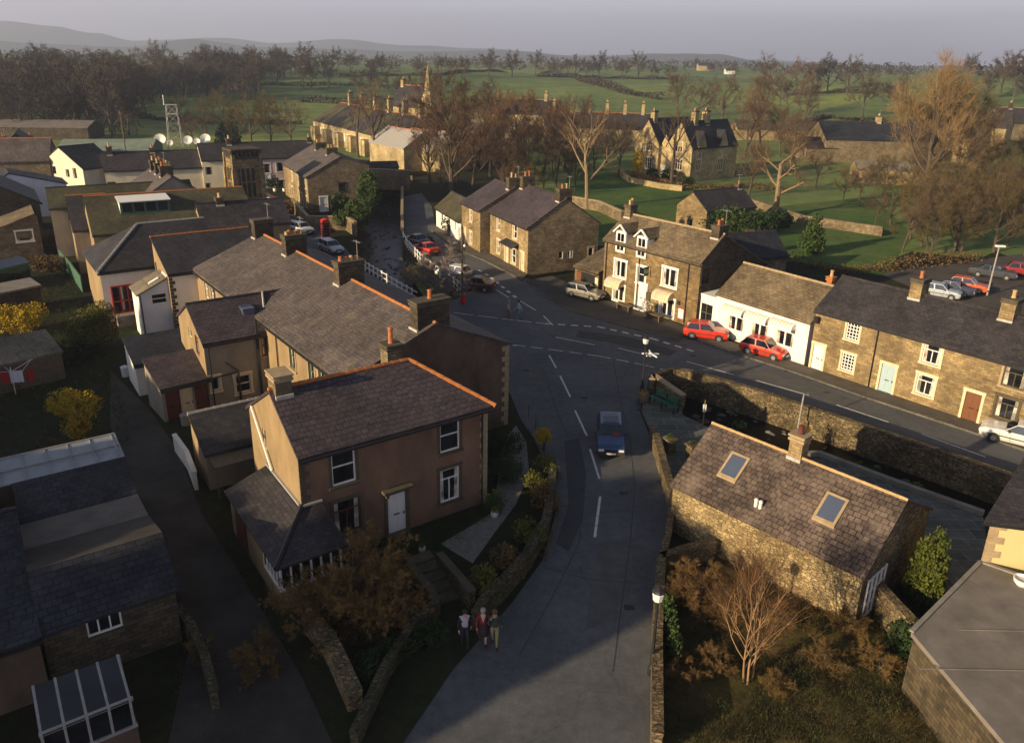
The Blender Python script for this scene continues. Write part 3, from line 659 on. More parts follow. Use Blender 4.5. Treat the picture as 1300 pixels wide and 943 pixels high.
# ------------------------------------------------------------------ trees
def rdir(rng): 
    v=Vector((rng.gauss(0,1),rng.gauss(0,1),rng.gauss(0,1))); return v.normalized()
def bare_tree(seed,h,spread=.5,limbs=6,sub=5,fine=5,tw=14,tl=.09,tww=.0045,trunkr=.022,up=.35,first=.28,lopped=False,multi=1,taper=.55):
    """returns trunk builder and crown builder; leafless tree with real branches and twigs"""
    rng=random.Random(seed); T=MB(); C=MB()
    def seg(b,p,d,l,r,lev,n=4,ns=3):
        out=[]; q=Vector(p); dd=Vector(d)
        for i in range(ns):
            dd=(dd+rdir(rng)*(.16 if lev else .07)+Vector((0,0,up*.18))).normalized(); q2=q+dd*l/ns; r2=r*(1-(1-taper)*(i+1)/ns); r1=r*(1-(1-taper)*i/ns)
            b.tube(q,q2,r1,r2,n,caps=False); out.append((Vector(q2),Vector(dd),r2)); q=q2
        return out
    def twigs(p,d,L,n):
        for i in range(n):
            dv=(d*1.0+rdir(rng)*.75+Vector((0,0,up*.3))).normalized(); l=L*rng.uniform(.5,1.2); s=dv.cross(rdir(rng))
            if s.length<.01: continue
            s=s.normalized()*(tww*h*.5); a=p+rdir(rng)*L*.22
            e=a+dv*l; C.v+=[tuple(a-s),tuple(a+s),tuple(e)]; k=len(C.v); C.f.append((k-3,k-2,k-1)); C.m.append(0)
    for mi in range(multi):
        base=Vector((0,0,-.3)) if multi==1 else Vector((rng.uniform(-.04,.04)*h,rng.uniform(-.04,.04)*h,-.3)); d0=(Vector((0,0,1))+rdir(rng)*(.06 if multi==1 else .35)).normalized()
        tr=seg(T,base,d0,h*(.62 if not lopped else .42),h*trunkr,0,7,7)
        for li in range(limbs):
            f=first+(1-first)*(li+.5)/limbs; p,d,r=tr[min(6,int(f*7))]
            az=li*2.4+rng.uniform(-.4,.4); side=Vector((math.cos(az),math.sin(az),0))
            dl=(side*spread*1.5+Vector((0,0,.55+f*.6))).normalized(); ll=h*(.42-.12*f)*rng.uniform(.8,1.15)
            lm=seg(T,p,dl,ll,max(r*.62,h*.004),1,5,4)
            for si in range(sub):
                p2,d2,r2=lm[min(3,1+si%3)]; d3=(d2+rdir(rng)*.75).normalized(); sb=seg(T if True else C,p2,d3,ll*.5*rng.uniform(.7,1.2),r2*.5,2,3,3)
                for fi in range(fine):
                    p4,d4,r4=sb[fi%3]; d5=(d4+rdir(rng)*.8).normalized(); l5=ll*.22
                    C.tube(p4,p4+d5*l5,r4*.45,r4*.15,3,caps=False); twigs(p4+d5*l5*.7,d5,h*tl,tw)
                    if fi%2==0: twigs(p4,d4,h*tl*.8,tw//2)
    return T,C
def tree_thing(label,cat,loc,T,C,bark,twig,name='bare_tree',group=None,rz=0,sc=1):
    t=thing(name,label,cat,loc,rz,group); t.scale=(sc,)*3
    T.build('trunk',M[bark],t,uv=False); C.build('crown',M[twig],t,uv=False); return t
def leaf_cloud(seed,blobs,n,size,b=None,flat=.0):
    rng=random.Random(seed); b=b or MB()
    tot=sum(q[3]*q[4]*q[5] for q in blobs)
    for (cx,cy,cz,rx,ry,rz) in blobs:
        k=int(n*rx*ry*rz/tot)
        for i in range(k):
            d=rdir(rng); r=rng.random()**.45*(1+.25*noise.noise(Vector((d.x*2.3+cx,d.y*2.3+cy,d.z*2.3+seed))))
            p=Vector((cx+d.x*rx*r,cy+d.y*ry*r,cz+d.z*rz*r))
            if noise.noise(p*1.6/max(.3,min(rx,rz))+Vector((seed,0,0)))<-.22: continue
            a=(d*.6+rdir(rng)).normalized(); s=size*rng.uniform(.6,1.5); t=a.orthogonal().normalized(); t2=a.cross(t)
            t=t*s; t2=t2*s*.55; b.v+=[tuple(p-t),tuple(p+t2),tuple(p+t),tuple(p-t2)]; j=len(b.v); b.f.append((j-4,j-3,j-2,j-1)); b.m.append(0)
    return b
def bush(label,loc,blobs,n,size,leaf,seed=1,name='bush',cat='bush',stems=5,group=None,rz=0):
    t=thing(name,label,cat,loc,rz,group); S=MB(); rng=random.Random(seed+9)
    for i in range(stems):
        q=rng.choice(blobs); S.tube((rng.uniform(-.15,.15),rng.uniform(-.15,.15),-.1),(q[0]+rng.uniform(-.5,.5)*q[3],q[1]+rng.uniform(-.5,.5)*q[4],q[2]+q[5]*.3),.035,.012,4,caps=False)
    S.build('stem',M['bark'],t,uv=False); leaf_cloud(seed,blobs,n,size).build('foliage',M[leaf],t,uv=False); return t
# ------------------------------------------------------------------ ground, river, roads
def pp(l): return [P(*q) for q in l]
def flat(l): return [Vector((q.x,q.y)) for q in l]
RIVL=flat(pp([(512,232),(511,299),(520,315),(533,327),(551,342),(576,361),(588,373),(560,388),(530,380),(504,366),(485,354),(464,341),(455,325),(450,300),(452,240),(455,232)]))
NB=[P(x,y,.9) for x,y in((828,483),(836,473),(852,468),(875,470),(905,478),(960,494),(1015,512),(1100,540),(1200,573),(1292,604),(1400,640),(1500,672))]
SB=pp([(1500,770),(1330,682),(1248,654),(1138,615),(1041,578),(985,577),(940,560),(905,545),(868,527)])+[P(866,514,.9),P(830,496,.9)]
RIVR=flat(NB+SB)
def inpoly(x,y,pl):
    c=False; n=len(pl)
    for i in range(n):
        a,b=pl[i],pl[(i+1)%n]
        if (a.y>y)!=(b.y>y) and x<(b.x-a.x)*(y-a.y)/(b.y-a.y)+a.x: c=not c
    return c
rng=random.Random(3)
pts=[];edges=[]
for pl in (RIVL,RIVR):
    i0=len(pts); pts+=pl; n=len(pl); edges+=[(i0+i,i0+(i+1)%n) for i in range(n)]
for i in range(-26,30):
    for j in range(-12,42): pts.append(Vector((i*5+rng.uniform(-.6,.6),j*5+rng.uniform(-.6,.6))))
r=215
while r<9000:
    n=150 if r<1500 else 90
    for k in range(n):
        a=2*math.pi*k/n+rng.random()*.01; 
        q=Vector((r*math.cos(a),r*math.sin(a)))
        if abs(q.x)<150 and -65<q.y<212: continue
        pts.append(q)
    r*=1.055 if r<1200 else 1.25
res=delaunay_2d_cdt(pts,edges,[],0,1e-5)
vs,fs=res[0],res[2]
g=MB(); g.v=[(v.x,v.y,hgt(v.x,v.y)) for v in vs]
for f in fs:
    c=sum((vs[i] for i in f),Vector((0,0)))/3
    if inpoly(c.x,c.y,RIVL) or inpoly(c.x,c.y,RIVR): continue
    a,b,d=[vs[i] for i in f]
    if (b-a).x*(d-a).y-(b-a).y*(d-a).x<0: f=f[::-1]
    r=c.length
    fld=(c.y>92 and c.x>2) or (r>178 and c.y>60) or (c.x<-90 and c.y>130)
    g.f.append(tuple(f)); g.m.append(1 if fld else 0)
g.sm=True
struct(g.build('ground',[M['ground'],M['field']],uv=False))
def sheet(name,poly,mat,z,kind='structure',thick=0):
    from mathutils.geometry import tessellate_polygon
    tr=tessellate_polygon([[Vector((p.x,p.y,0)) for p in poly]]); b=MB(); b.v=[(p.x,p.y,z) for p in poly]
    for t in tr:
        a,c,d=[poly[i] for i in t]
        if (c-a).x*(d-a).y-(c-a).y*(d-a).x<0: t=t[::-1]
        b.f.append(tuple(t)); b.m.append(0)
    if thick:
        n=len(poly); b.v+=[(p.x,p.y,z-thick) for p in poly]
        for i in range(n): b.f.append((i,(i+1)%n,n+(i+1)%n,n+i)); b.m.append(0)
    o=b.build(name,M[mat]); o['kind']=kind; return o
for nm,pl in(('river_bed',RIVL),('river_bed',RIVR)): sheet(nm,[Vector((p.x,p.y,0)) for p in pl],'bed',-2.75 if pl is RIVL else -1.35)
for nm,pl in(('river',RIVL),('river',RIVR)): sheet(nm,[Vector((p.x,p.y,0)) for p in pl],'water',-2.62 if pl is RIVL else -1.2)
def boulders(pl,n,seed,label):
    rg=random.Random(seed); b=MB(); xs=[p.x for p in pl]; ys=[p.y for p in pl]; k=0
    while k<n:
        x=rg.uniform(min(xs),max(xs));y=rg.uniform(min(ys),max(ys))
        if not inpoly(x,y,pl): continue
        k+=1; s=rg.uniform(.12,.5)*rg.uniform(.5,1); i=len(b.v)
        for (a,c,d) in((1,0,0),(0,1,0),(-1,0,0),(0,-1,0),(0,0,.8),(.6,.6,.4),(-.6,.5,.5),(.5,-.6,.4)):
            b.v.append((x+a*s*rg.uniform(.7,1.2),y+c*s*rg.uniform(.7,1.2),(-2.66 if pl is RIVL else -1.25)+d*s*.8))
        for q in((0,1,5),(1,2,6),(2,3,4),(3,0,7),(0,5,4),(5,1,4),(1,6,4),(6,2,4),(3,7,4),(7,0,4)): b.f.append(tuple(i+t for t in q)); b.m.append(0)
    o=b.build('river_stones',M['kerb']); tag(o,label,'stones',kind='stuff')
boulders(RIVL,300,5,'pale stones lying in the dark beck beside the white railings')
boulders(RIVR,120,6,'scattered stones and weed in the walled beck by the terrace')
ROADPX=[(480,990),(575,850),(650,765),(688,712),(704,655),(697,605),(680,562),(660,530),(648,500),(600,450),(545,405),(500,380),(440,348),(395,322),(352,292),(335,262),(325,250),(338,244),(372,262),(405,290),(440,317),(462,343),(504,370),(545,392),(588,376),(576,363),(551,344),(533,329),(515,308),(511,250),(535,245),(548,262),(554,290),(585,312),(622,327),(668,354),(728,360),(764,381),(880,420),(1023,470),(1098,495),(1232,537),(1400,600),(1520,640)]
road=pp(ROADPX)+[Vector((p.x,p.y,0)) for p in NB[::-1]]+pp([(818,500),(812,522),(828,560),(850,612),(852,650),(842,700),(836,740),(830,790),(826,853),(826,990)])
sheet('road',road,'asphalt',.006)
sheet('forecourt',pp([(668,356),(700,350),(728,362),(764,379),(882,418),(862,432),(780,410),(725,394),(692,376)]),'yard',.012)
sheet('pavement',pp([(1023,466),(1098,491.5),(1232,533.5),(1400,590),(1400,606),(1232,548),(1098,504),(1010,473),(886,433),(880,420)]),'pavement',.12,thick=.12)
sheet('pavement',pp([(554,288),(585,308.5),(622,323),(669,349),(664,356),(616,331),(580,316),(548,292)]),'pavement',.12,thick=.12)
sheet('paved_terrace',pp([(818,500),(815,522),(833,560),(852,605),(868,622),(935,570),(1000,592),(1000,582),(985,578.5),(940,562),(905,547),(866,528),(866,520)]),'flags',.1,thick=.1)
sheet('river_path',pp([(1000,583),(1041,580),(1138,617),(1248,656),(1255,700),(1215,760),(1150,720),(1180,690),(1150,650),(1060,605)]),'flags',.014)
sheet('back_lane',pp([(140,470),(190,520),(225,570),(255,650),(300,720),(380,853),(430,960),(210,960),(245,800),(222,740),(190,660),(160,600),(140,540)]),'lane',.008)
sheet('garden_path',pp([(655,540),(668,560),(672,600),(655,640),(625,680),(600,715),(575,700),(560,690),(610,660),(625,650),(632,610),(640,560)]),'gravel_m',.010)
sheet('car_park',pp([(1110,345),(1200,335),(1300,322),(1450,330),(1450,440),(1300,400),(1180,375)]),'yard',.008)
sheet('lawn',pp([(700,300),(720,225),(760,214),(880,240),(990,262),(1110,250),(1160,300),(1120,350),(990,330),(900,285),(780,300)]),'lawn',.018)
sheet('river_bank_grass',pp([(516,312),(533,329),(551,344),(576,363),(586,374),(560,384),(538,362),(524,342)]),'lawn',-1.3)
for pl in (RIVL,RIVR):  # retaining walls of the channel
    b=MB(); n=len(pl)
    for i in range(n):
        a,c=pl[i],pl[(i+1)%n]; k=max(1,int((c-a).length/4))
        for j in range(k):
            p=a.lerp(c,j/k);q=a.lerp(c,(j+1)/k); b.poly([(p.x,p.y,-2.8),(q.x,q.y,-2.8),(q.x,q.y,.0),(p.x,p.y,.0)])
    struct(b.build('river_wall',M['river_wall']))
# parapets
def wall(label,pts,w,h,mat='stone_wall',cap='trim_stone',name='stone_wall',cat='wall',z0=None,copeh=.1,cw=.06):
    b=MB(); b.strip(pts,w,h,z0); o=b.build(name,M[mat]); tag(o,label,cat)
    if cap: 
        c=MB(); c.strip([Vector(p)+Vector((0,0,h)) for p in pts],w+cw,copeh); c.build('coping',M[cap],o)
    return o
z=lambda l:[Vector((p.x,p.y,0)) for p in l]
wall('long stone parapet between the road and the walled beck, curving round at the junction',z(NB),.38,.82,'river_wall','river_wall')
wall('short stone wall behind the green bench at the end of the beck',[Vector((NB[0].x,NB[0].y,0)),P(828,492,0),P(866,519,0)],.36,.95)
def dash(pts,L,gap,wd,name,off=0):
    b=MB(); pts=[Vector(p) for p in pts]; d=0
    for a,c in zip(pts,pts[1:]):
        ln=(c-a).length; t=(c-a).normalized(); nrm=Vector((-t.y,t.x,0))*wd/2; s=-off
        while s<ln:
            p=a+t*max(0,s);q=a+t*min(ln,s+L)
            if s+L>0 and (q-p).dot(t)>.05: b.poly([(v.x,v.y,.014) for v in(p+nrm*-1,q-nrm,q+nrm,p+nrm)])
            s+=L+gap
    struct(b.build(name,M['paint']))
for a,c in (((697,451),(706,467)),((711,477),(724,504)),((730,521),(745,553)),((749,570),(761,608)),((762,630),(755,682)),((690,401),(702,413)),((660,382),(680,394)),((630,368),(646,378)),((586,339),(596,346)),((604,350),(614,358))):
    dash([P(*a),P(*c)],50,0,.13,'road_marking')
dash([P(692,411),P(760,415),P(828,430),P(880,446)],.62,.5,.26,'give_way_marking')
dash([P(630,435),P(700,444),P(760,452),P(815,463),P(845,470)],1.0,.45,.12,'give_way_marking')
dash([P(630,435.9),P(662,439.5)],.62,.5,.24,'give_way_marking')
dash([P(576,397),P(648,406),P(692,411)],1.9,.4,.12,'road_marking')
dash([P(785,442),P(813,449)],9,0,.12,'road_marking')
for a,c in (((872,459),(932,476)),((960,483),(1027,502)),((1062,514),(1128,536)),((1170,551),(1251,580)),((705,428),(755,438))): dash([P(*a),P(*c)],50,0,.12,'road_marking')
dash([P(655,378),P(640,366),P(620,350),P(606,342)],.8,.9,.3,'road_marking')
def seam(pts,wd=.05,mat='patch_dark',nm='road_seam'):
    b=MB(); pts=[P(*q) for q in pts]
    for a,c in zip(pts,pts[1:]):
        t=(c-a).normalized(); n_=Vector((-t.y,t.x,0))*wd/2; b.poly([(v.x,v.y,.0125) for v in(a-n_,c-n_,c+n_,a+n_)])
    struct(b.build(nm,M[mat]))
seam([(778,455),(786,500),(800,560),(806,620),(800,690),(790,760),(778,853)]); seam([(690,470),(706,520),(730,575),(742,630),(735,690),(700,760),(660,830)]); seam([(600,345),(650,390),(720,440),(800,462),(900,478),(1010,508),(1150,552),(1290,600)],.06); seam([(740,500),(790,505),(812,512)]); seam([(700,640),(760,650),(840,648)]); seam([(690,720),(745,735),(835,742)])
for q in ((703,655),(690,705),(811,520),(868,438),(1000,471),(1120,510),(845,620)): 
    c=P(*q); b=MB(); b.box(c.x-.2,c.x+.2,c.y-.15,c.y+.15,.008,.02); struct(b.build('drain_grate',M['black']))
# manholes and patches
b=MB()
for p_ in((799,771),(792,626),(668,470),(742,505),(880,452),(1050,498)):
    c=P(*p_); b.box(c.x-.22,c.x+.22,c.y-.16,c.y+.16,.008,.012)
struct(b.build('manhole_cover',M['lane']))
for nm,pl_,mt in(('road_patch',[(716,560),(735,556),(744,600),(740,660),(722,700),(706,690),(722,640)],'patch_dark'),('road_patch',[(735,420),(800,428),(860,446),(850,452),(780,436),(730,428)],'patch_dark'),('road_patch',[(760,690),(800,680),(806,740),(770,790),(742,800)],'patch_pale'),
    ('road_patch',[(930,462),(1010,484),(1100,512),(1096,519),(1000,492),(925,470)],'patch_pale'),('road_patch',[(652,450),(690,470),(700,480),(680,486),(655,470)],'patch_pale'),('road_patch',[(562,280),(572,300),(590,330),(580,332),(556,300)],'patch_pale')):
    sheet(nm,pp(pl_),mt,.010)
def kerb(pts,h=.14,w=.14): 
    b=MB(); b.strip([Vector((p.x,p.y,0)) for p in pts],w,h); struct(b.build('kerb',M['kerb']))
kerb(pp([(1400,607),(1232,549),(1098,505),(1010,474),(886,434)])); kerb(pp([(664,357),(616,332),(580,317),(548,293)])); kerb(pp([(862,433),(780,411),(725,395),(692,377),(668,357)]),.09,.16)
kerb(pp([(815,522),(832,560),(842,585)]),.13); kerb(pp([(692,712),(707,655),(700,605),(684,566),(672,545)]),.1,.14)
# ------------------------------------------------------------------ far hills and haze
def ridge(name,dist,prof,depth=900):
    b=MB(); n=len(prof); rows=[]
    fine=[]
    for (x0,y0),(x1,y1) in zip(prof,prof[1:]):
        for k in range(12): t=k/12; fine.append((x0+(x1-x0)*t,y0+(y1-y0)*(t*t*(3-2*t))+1.2*noise.noise(Vector((x0+(x1-x0)*t,dist,0))*.03)))
    for (px,py) in fine:
        d=ray(px,py); t=dist/math.hypot(d.x,d.y); top=Vector((d.x*t,d.y*t,CAMZ+d.z*t)); u=Vector((d.x,d.y,0)).normalized()
        col=[]
        for s,hk in((-1,0),(-.6,.35),(-.25,.8),(0,1),(.3,.8),(1,0)): col.append((top.x+u.x*s*depth,top.y+u.y*s*depth,(top.z-10)*hk+10 if hk else -5))
        rows.append(col)
    for i in range(len(rows)-1):
        for j in range(5): b.poly([rows[i][j],rows[i+1][j],rows[i+1][j+1],rows[i][j+1]])
    struct(b.build(name,M['hill'],uv=False))
ridge('hills',5200,[(-500,30),(-100,30),(10,27),(60,33),(120,42),(170,52),(230,50),(280,48),(350,55),(430,50),(520,58),(620,62),(720,70),(850,72),(960,76),(1100,84),(1300,92),(1800,100)])
ridge('hills',3400,[(-500,50),(-60,48),(60,56),(160,60),(240,50),(330,60),(420,62),(520,66),(640,64),(740,72),(850,68),(905,69),(980,80),(1100,84),(1300,84),(1800,95)],600)
hz=MB(); hz.box(-3000,3000,-900,6500,-4,330)
hm=bpy.data.materials.new('haze'); hm.use_nodes=True; hn=hm.node_tree; hn.nodes.clear(); o_=hn.nodes.new('ShaderNodeOutputMaterial'); v_=hn.nodes.new('ShaderNodeVolumePrincipled')
v_.inputs['Color'].default_value=(.66,.76,1.0,1); v_.inputs['Density'].default_value=.00029; v_.inputs['Anisotropy'].default_value=.2; hn.links.new(v_.outputs[0],o_.inputs['Volume'])
hz_o=hz.build('haze',hm,uv=False); hz_o['kind']='stuff'
# ------------------------------------------------------------------ buildings near the junction
random.seed(4)
aL=ang(P(253,346,5.3),P(390,449,5.3)); A0=P(253,346,5.3); uL=Vector((math.cos(aL),math.sin(aL),0))
T=House('terrace_row','long stone terrace with brown slate roof, orange ridge tiles and four big chimneys','terrace',A0-uL*1.2,aL,28.0,10.6,5.3,7.5,'render_tan','slate_brown',yr=5.5,
  wins=[('F',371,449,.85,1.5,'sash','green'),('F',395,463,.85,1.5,'sash','green'),('F',408,469,.85,1.5,'sash','green'),('F',262,364,.8,1.5,'sash'),('F',270,371,.8,1.5,'sash')],
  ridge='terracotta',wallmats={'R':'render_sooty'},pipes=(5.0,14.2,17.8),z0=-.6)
for px,py,d,n in((321,296,1.7,0),(366,318,1.8,6),(446,352,2.0,4),(557,408,2.3,1)):
    x,y=T.loc(px,py,7.7); x=max(.6,min(27.4,x)); T.chimney(x,5.5,.85,d*.9,1.25,n,'pot_red',ph=.3 if n>3 else .6)
x,y=T.loc(497,462,6.6); T.chimney(x,max(.9,y),.8,.8,.1,1,'pot_red',ph=.8,mat='stone_brown')
q=MB(); 
zc=0;i=0
while zc<5.0:
    wq=.5 if i%2 else .28; q.box(27.98,28.03,10.6-wq,10.62,zc,zc+.3); q.box(27.7,28.02,10.58,10.63,zc,zc+.3); zc+=.33;i+=1
q.build('quoins',M['trim_stone'],T.root)
aN=ang(P(378,578,5.5),P(618.5,513,5.5)); FA=P(378,578,5.5)
Fh=House('detached_house','brown pebble-dashed house with purple slate roof, orange hip tiles and white front door','house',FA,aN,9.62,6.8,5.5,7.3,'render_brown','slate_purple',yr=3.0,Hb=5.05,hipR=2.7,  # back made deeper and lower to block a sun streak on the road
  wins=[('F',436,588,1.12,1.75,'open','white','trim_dark'),('F',571,548,1.1,1.7,'open','white','trim_dark'),('F',571,615,1.1,1.8,'top','white','trim_dark'),('F',441,655,1.3,1.7,'top','redbrown','trim_dark'),('L',336,558,.5,1.1,'pane','cream',None)],
  doors=[('F',504,650,.95,2.15,'white','trim_dark')],ridge='terracotta',wallmats={'L':'render_tan'},quoin=('trim_dark',[(0,'F')]),pipes=(9.3,),ov=.3)
q=MB(); zc=0;i=0
while zc<5.2:
    wq=.42 if i%2 else .24; q.box(9.62-wq,9.64,-.03,.02,zc,zc+.27); zc+=.29;i+=1
q.build('quoins',M['trim_stone'],Fh.root)
Fh.chimney(.45,3.0,.75,1.0,.75,0,mat='stone_brown',cap='trim_stone')
c2=MB(); c2.box(3.75,5.25,-.42,.01,2.44,2.58); c2.box(3.9,4.05,-.28,.01,2.2,2.44); c2.box(4.95,5.1,-.28,.01,2.2,2.44); c2.build('door_hood',M['trim_dark'],Fh.root)
# lean-to wrapping the left corner of the brown house
r=MB(); t=.1
r.slab([(-2.15,-2.65,2.22),(-.0,-.0,3.0),(-.0,4.5,3.0),(-2.15,4.5,2.22)],t); r.slab([(-2.15,-2.65,2.22),(.95,-2.65,2.22),(.85,-.01,3.0),(0,0,3.0)],t)
r.build('lean_to_roof',M['slate_dark'],Fh.root)
r=MB(); r.tube((-2.15,-2.65,2.25),(-.0,-.0,3.03),.11,.11,6); r.build('hip_roll',M['black'],Fh.root)
r=MB(); r.box(-.12,.02,.1,4.5,3.0,3.10); r.box(-.1,.9,-.12,-.01,3.0,3.09); r.build('flashing',M['lead'],Fh.root)
r=MB(); r.box(-1.95,-1.8,-.4,4.4,-.5,2.15); r.box(-1.95,-1.85,-2.45,-.4,-.5,.95); r.box(-1.85,.75,-2.45,-2.35,-.5,.95); r.box(.66,.75,-2.35,0,-.5,2.2); r.build('lean_to_wall',M['render_tan'],Fh.root)
r=MB()
for k in range(6):
    y=-2.45+k*.41; r.box(-1.96,-1.86,y,y+.08,.95,2.15)
for k in range(7):
    x=-1.95+k*.43; r.box(x,x+.08,-2.46,-2.36,.95,2.15)
r.box(-1.98,-1.84,-2.48,-.4,.93,1.05); r.box(-1.84,.75,-2.48,-2.34,.93,1.05); r.box(-1.97,-1.85,-2.47,-.4,2.02,2.15); r.box(-1.85,.75,-2.47,-2.35,2.02,2.15); r.build('conservatory_window',M['white'],Fh.root)
r=MB(); r.box(-1.92,-1.89,-2.4,-.4,1.0,2.1); r.box(-1.85,.7,-2.42,-2.39,1.0,2.1); r.build('conservatory_glass',M['glass'],Fh.root)
r=MB(); r.box(-1.99,-1.94,2.0,3.6,.0,2.0); r.build('side_door',M['redbrown'],Fh.root)
r=MB(); r.tube((-.1,3.6,3.1),(-.1,6.0,5.5),.06,n=6); r.build('downpipe',M['white'],Fh.root)
# outbuildings behind the brown house
G=House('outbuilding','low slate-roofed outbuilding with plank lean-to between brown house and rear yard','outbuilding',P(261,577,2.1),aN,3.9,2.8,2.1,3.2,'render_grey','slate_dark',yr=2.7,gutter=False,ridge='pale',wallmats={'L':'render_tan'})
r=MB(); r.slab([(.1,-1.2,1.85),(3.0,-1.2,1.85),(3.0,-.02,2.0),(.1,-.02,2.0)],.05); r.build('plank_roof',M['wood'],G.root); r=MB(); r.box(.15,.22,-1.15,-1.08,0,1.8); r.build('post',M['wood'],G.root); r=MB();r.box(2.85,2.92,-1.15,-1.08,0,1.8); r.build('post',M['wood'],G.root)
wall('low whitewashed yard wall beside the back lane',[P(224,572,0),P(240,595,0),P(250,622,0)],.18,1.0,'white_wash','white_wash')
Nw=House('rear_wing','two-storey rear wing with slate roof, tall black waste pipe and lit tan gable','house wing',P(268.4,521),aN,6.8,6.4,4.55,6.15,'render_grey','slate_purple',
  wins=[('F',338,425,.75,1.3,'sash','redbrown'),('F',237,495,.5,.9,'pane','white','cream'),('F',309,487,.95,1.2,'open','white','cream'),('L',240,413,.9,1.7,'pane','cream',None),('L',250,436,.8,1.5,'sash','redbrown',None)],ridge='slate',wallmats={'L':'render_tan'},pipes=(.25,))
r=MB(); r.tube((3.3,-.1,0),(3.3,-.1,5.6),.075,n=8); r.tube((1.9,-.1,0),(1.9,-.1,2.4),.07,n=8); r.tube((1.9,-.1,2.4),(1.2,-.1,3.1),.04,n=6); r.tube((.35,-.1,2.2),(1.9,-.1,2.3),.045,n=6); r.build('waste_pipe',M['black'],Nw.root)
r=MB(); yq=2.0; r.box(3.0,3.75,1.4,2.3,Nw.slope(1.4)+.0,Nw.slope(2.3)+.06); r.build('roof_light',M['skyglass'],Nw.root)
r=MB(); r.tube((4.0,.1,Nw.slope(.1)+.05),(4.9,3.2,Nw.slope(3.2)+.06),.07,.07,6); r.build('mortar_fillet',M['mortar'],Nw.root)
M1=House('store','slate-roofed coal store with dark red doors leaning on the rear wing','outbuilding',P(210,536),ang(P(210,536),P(268,521)),3.0,3.2,2.2,3.1,'render_grey','slate_purple',yr=3.1,doors=[('F',205,520,.85,1.9,'redbrown',None),('F',238,508,.8,1.9,'cream',None),('F',260,503,.85,1.9,'redbrown',None)],gutter=True,ridge=None)
M2=House('store','whitewashed slate-roofed wash house beyond the coal store','outbuilding',P(171,462,2.3),aN,4.2,3.4,2.2,3.0,'white_wash','slate_blue',yr=3.3,gutter=True,ridge=None)
# white house with annexe
KA=Vector((-27.0,58.7,0))
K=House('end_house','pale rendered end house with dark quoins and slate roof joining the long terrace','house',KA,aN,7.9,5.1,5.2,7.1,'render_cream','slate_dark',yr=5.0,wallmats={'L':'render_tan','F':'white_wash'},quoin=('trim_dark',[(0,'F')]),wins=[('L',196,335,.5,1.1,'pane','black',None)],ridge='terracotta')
K2=House('annexe','narrow white annexe with shade-blue front and brown lean-to roof beside the end house','house wing',KA+Vector((-1.86-.35,-1.32+.5,0)),aN,2.55,2.8,3.7,3.75,'white_blue','asbestos',yr=.3,Hb=3.8,wins=[('F',201,371,1.15,.85,'open','white',None)],ridge=None,gutter=False,pipes=(.12,),noroof=True,wallmats={'L':'white_wash'})  # front colour carries the blue of its shade; sunny side plain whitewash
r=MB(); r.slab([(-.15,-.15,3.75),(2.55,-.15,5.0),(2.55,2.9,5.0),(-.15,2.9,3.75)],.12); r.build('roof',M['asbestos'],K2.root); r=MB(); r.poly([(0,0,3.7),(2.5,0,3.7),(2.5,0,4.85)]); r.poly([(2.5,2.8,3.7),(0,2.8,3.7),(2.5,2.8,4.85)]); r.build('gable',M['white_blue'],K2.root)
r=MB(); r.slab([(1.0,.6,4.36),(1.75,.6,4.72),(1.75,1.0,4.72),(1.0,1.0,4.36)],.08); r.slab([(2.2,.0,4.93),(2.5,.0,5.07),(2.5,1.6,5.07),(2.2,1.6,4.93)],.08); r.build('roof_light',M['white'],K2.root)
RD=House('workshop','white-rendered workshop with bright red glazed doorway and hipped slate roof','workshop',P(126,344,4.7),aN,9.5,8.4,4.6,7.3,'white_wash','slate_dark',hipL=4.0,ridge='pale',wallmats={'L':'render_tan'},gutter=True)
dr=thing('door_frame','x','x'); bpy.data.objects.remove(dr)
u0,z0_=RD.uv('F',155,358); r=MB()
for xx in(-.95,-.32,.25,.87): r.box(u0+xx,u0+xx+.1,-.09,-.004,.9,3.3)
for zz in(.9,1.9,3.2): r.box(u0-.95,u0+.97,-.08,-.006,zz,zz+.1)
r.build('red_door_frame',M['red'],RD.root); r=MB(); r.box(u0-.9,u0+.92,-.03,.0,.95,3.2); r.build('door_glass',M['glass'],RD.root)
r=MB(); r.box(u0-.9,u0+2.0,-1.0,-.02,0,.9); r.build('landing',M['concrete'],RD.root); r=MB()
for k in range(8): r.tube((u0-1.0-k*.22,-.9,.0+.0),(u0-1.0-k*.22,-.9,1.75-k*.16),.025,n=5)
r.tube((u0-1.0,-.9,1.8),(u0-2.6,-.9,.5),.03,n=5); r.build('stair_rail',M['red'],RD.root)
WH=House('hall','large mossy slate hall with orange ridge and glazed roof dormer','hall',Vector((-39.3,71.2,0)),R_(31),15.0,11.4,5.4,8.0,'render_tan','moss_slate',ridge='terracotta',z0=-.6)
xd,yd=WH.loc(192,272,7.4); r=MB(); xd=max(3.5,xd); yd=2.6
r.box(xd-2.2,xd+2.3,yd-.3,yd+.02,WH.slope(yd)-.3,WH.slope(yd)+1.15); r.build('dormer_front',M['green'],WH.root); g=MB()
for k in range(4): g.box(xd-2.0+k*1.07,xd-1.15+k*1.07,yd-.34,yd-.31,WH.slope(yd)+.15,WH.slope(yd)+1.0)
g.build('pane',M['glass'],WH.root); r=MB(); r.slab([(xd-2.3,yd-.5,WH.slope(yd)+1.2),(xd+2.4,yd-.5,WH.slope(yd)+1.2),(xd+2.4,5.4,8.05),(xd-2.3,5.4,8.05)],.08); r.build('dormer_roof',M['white'],WH.root)
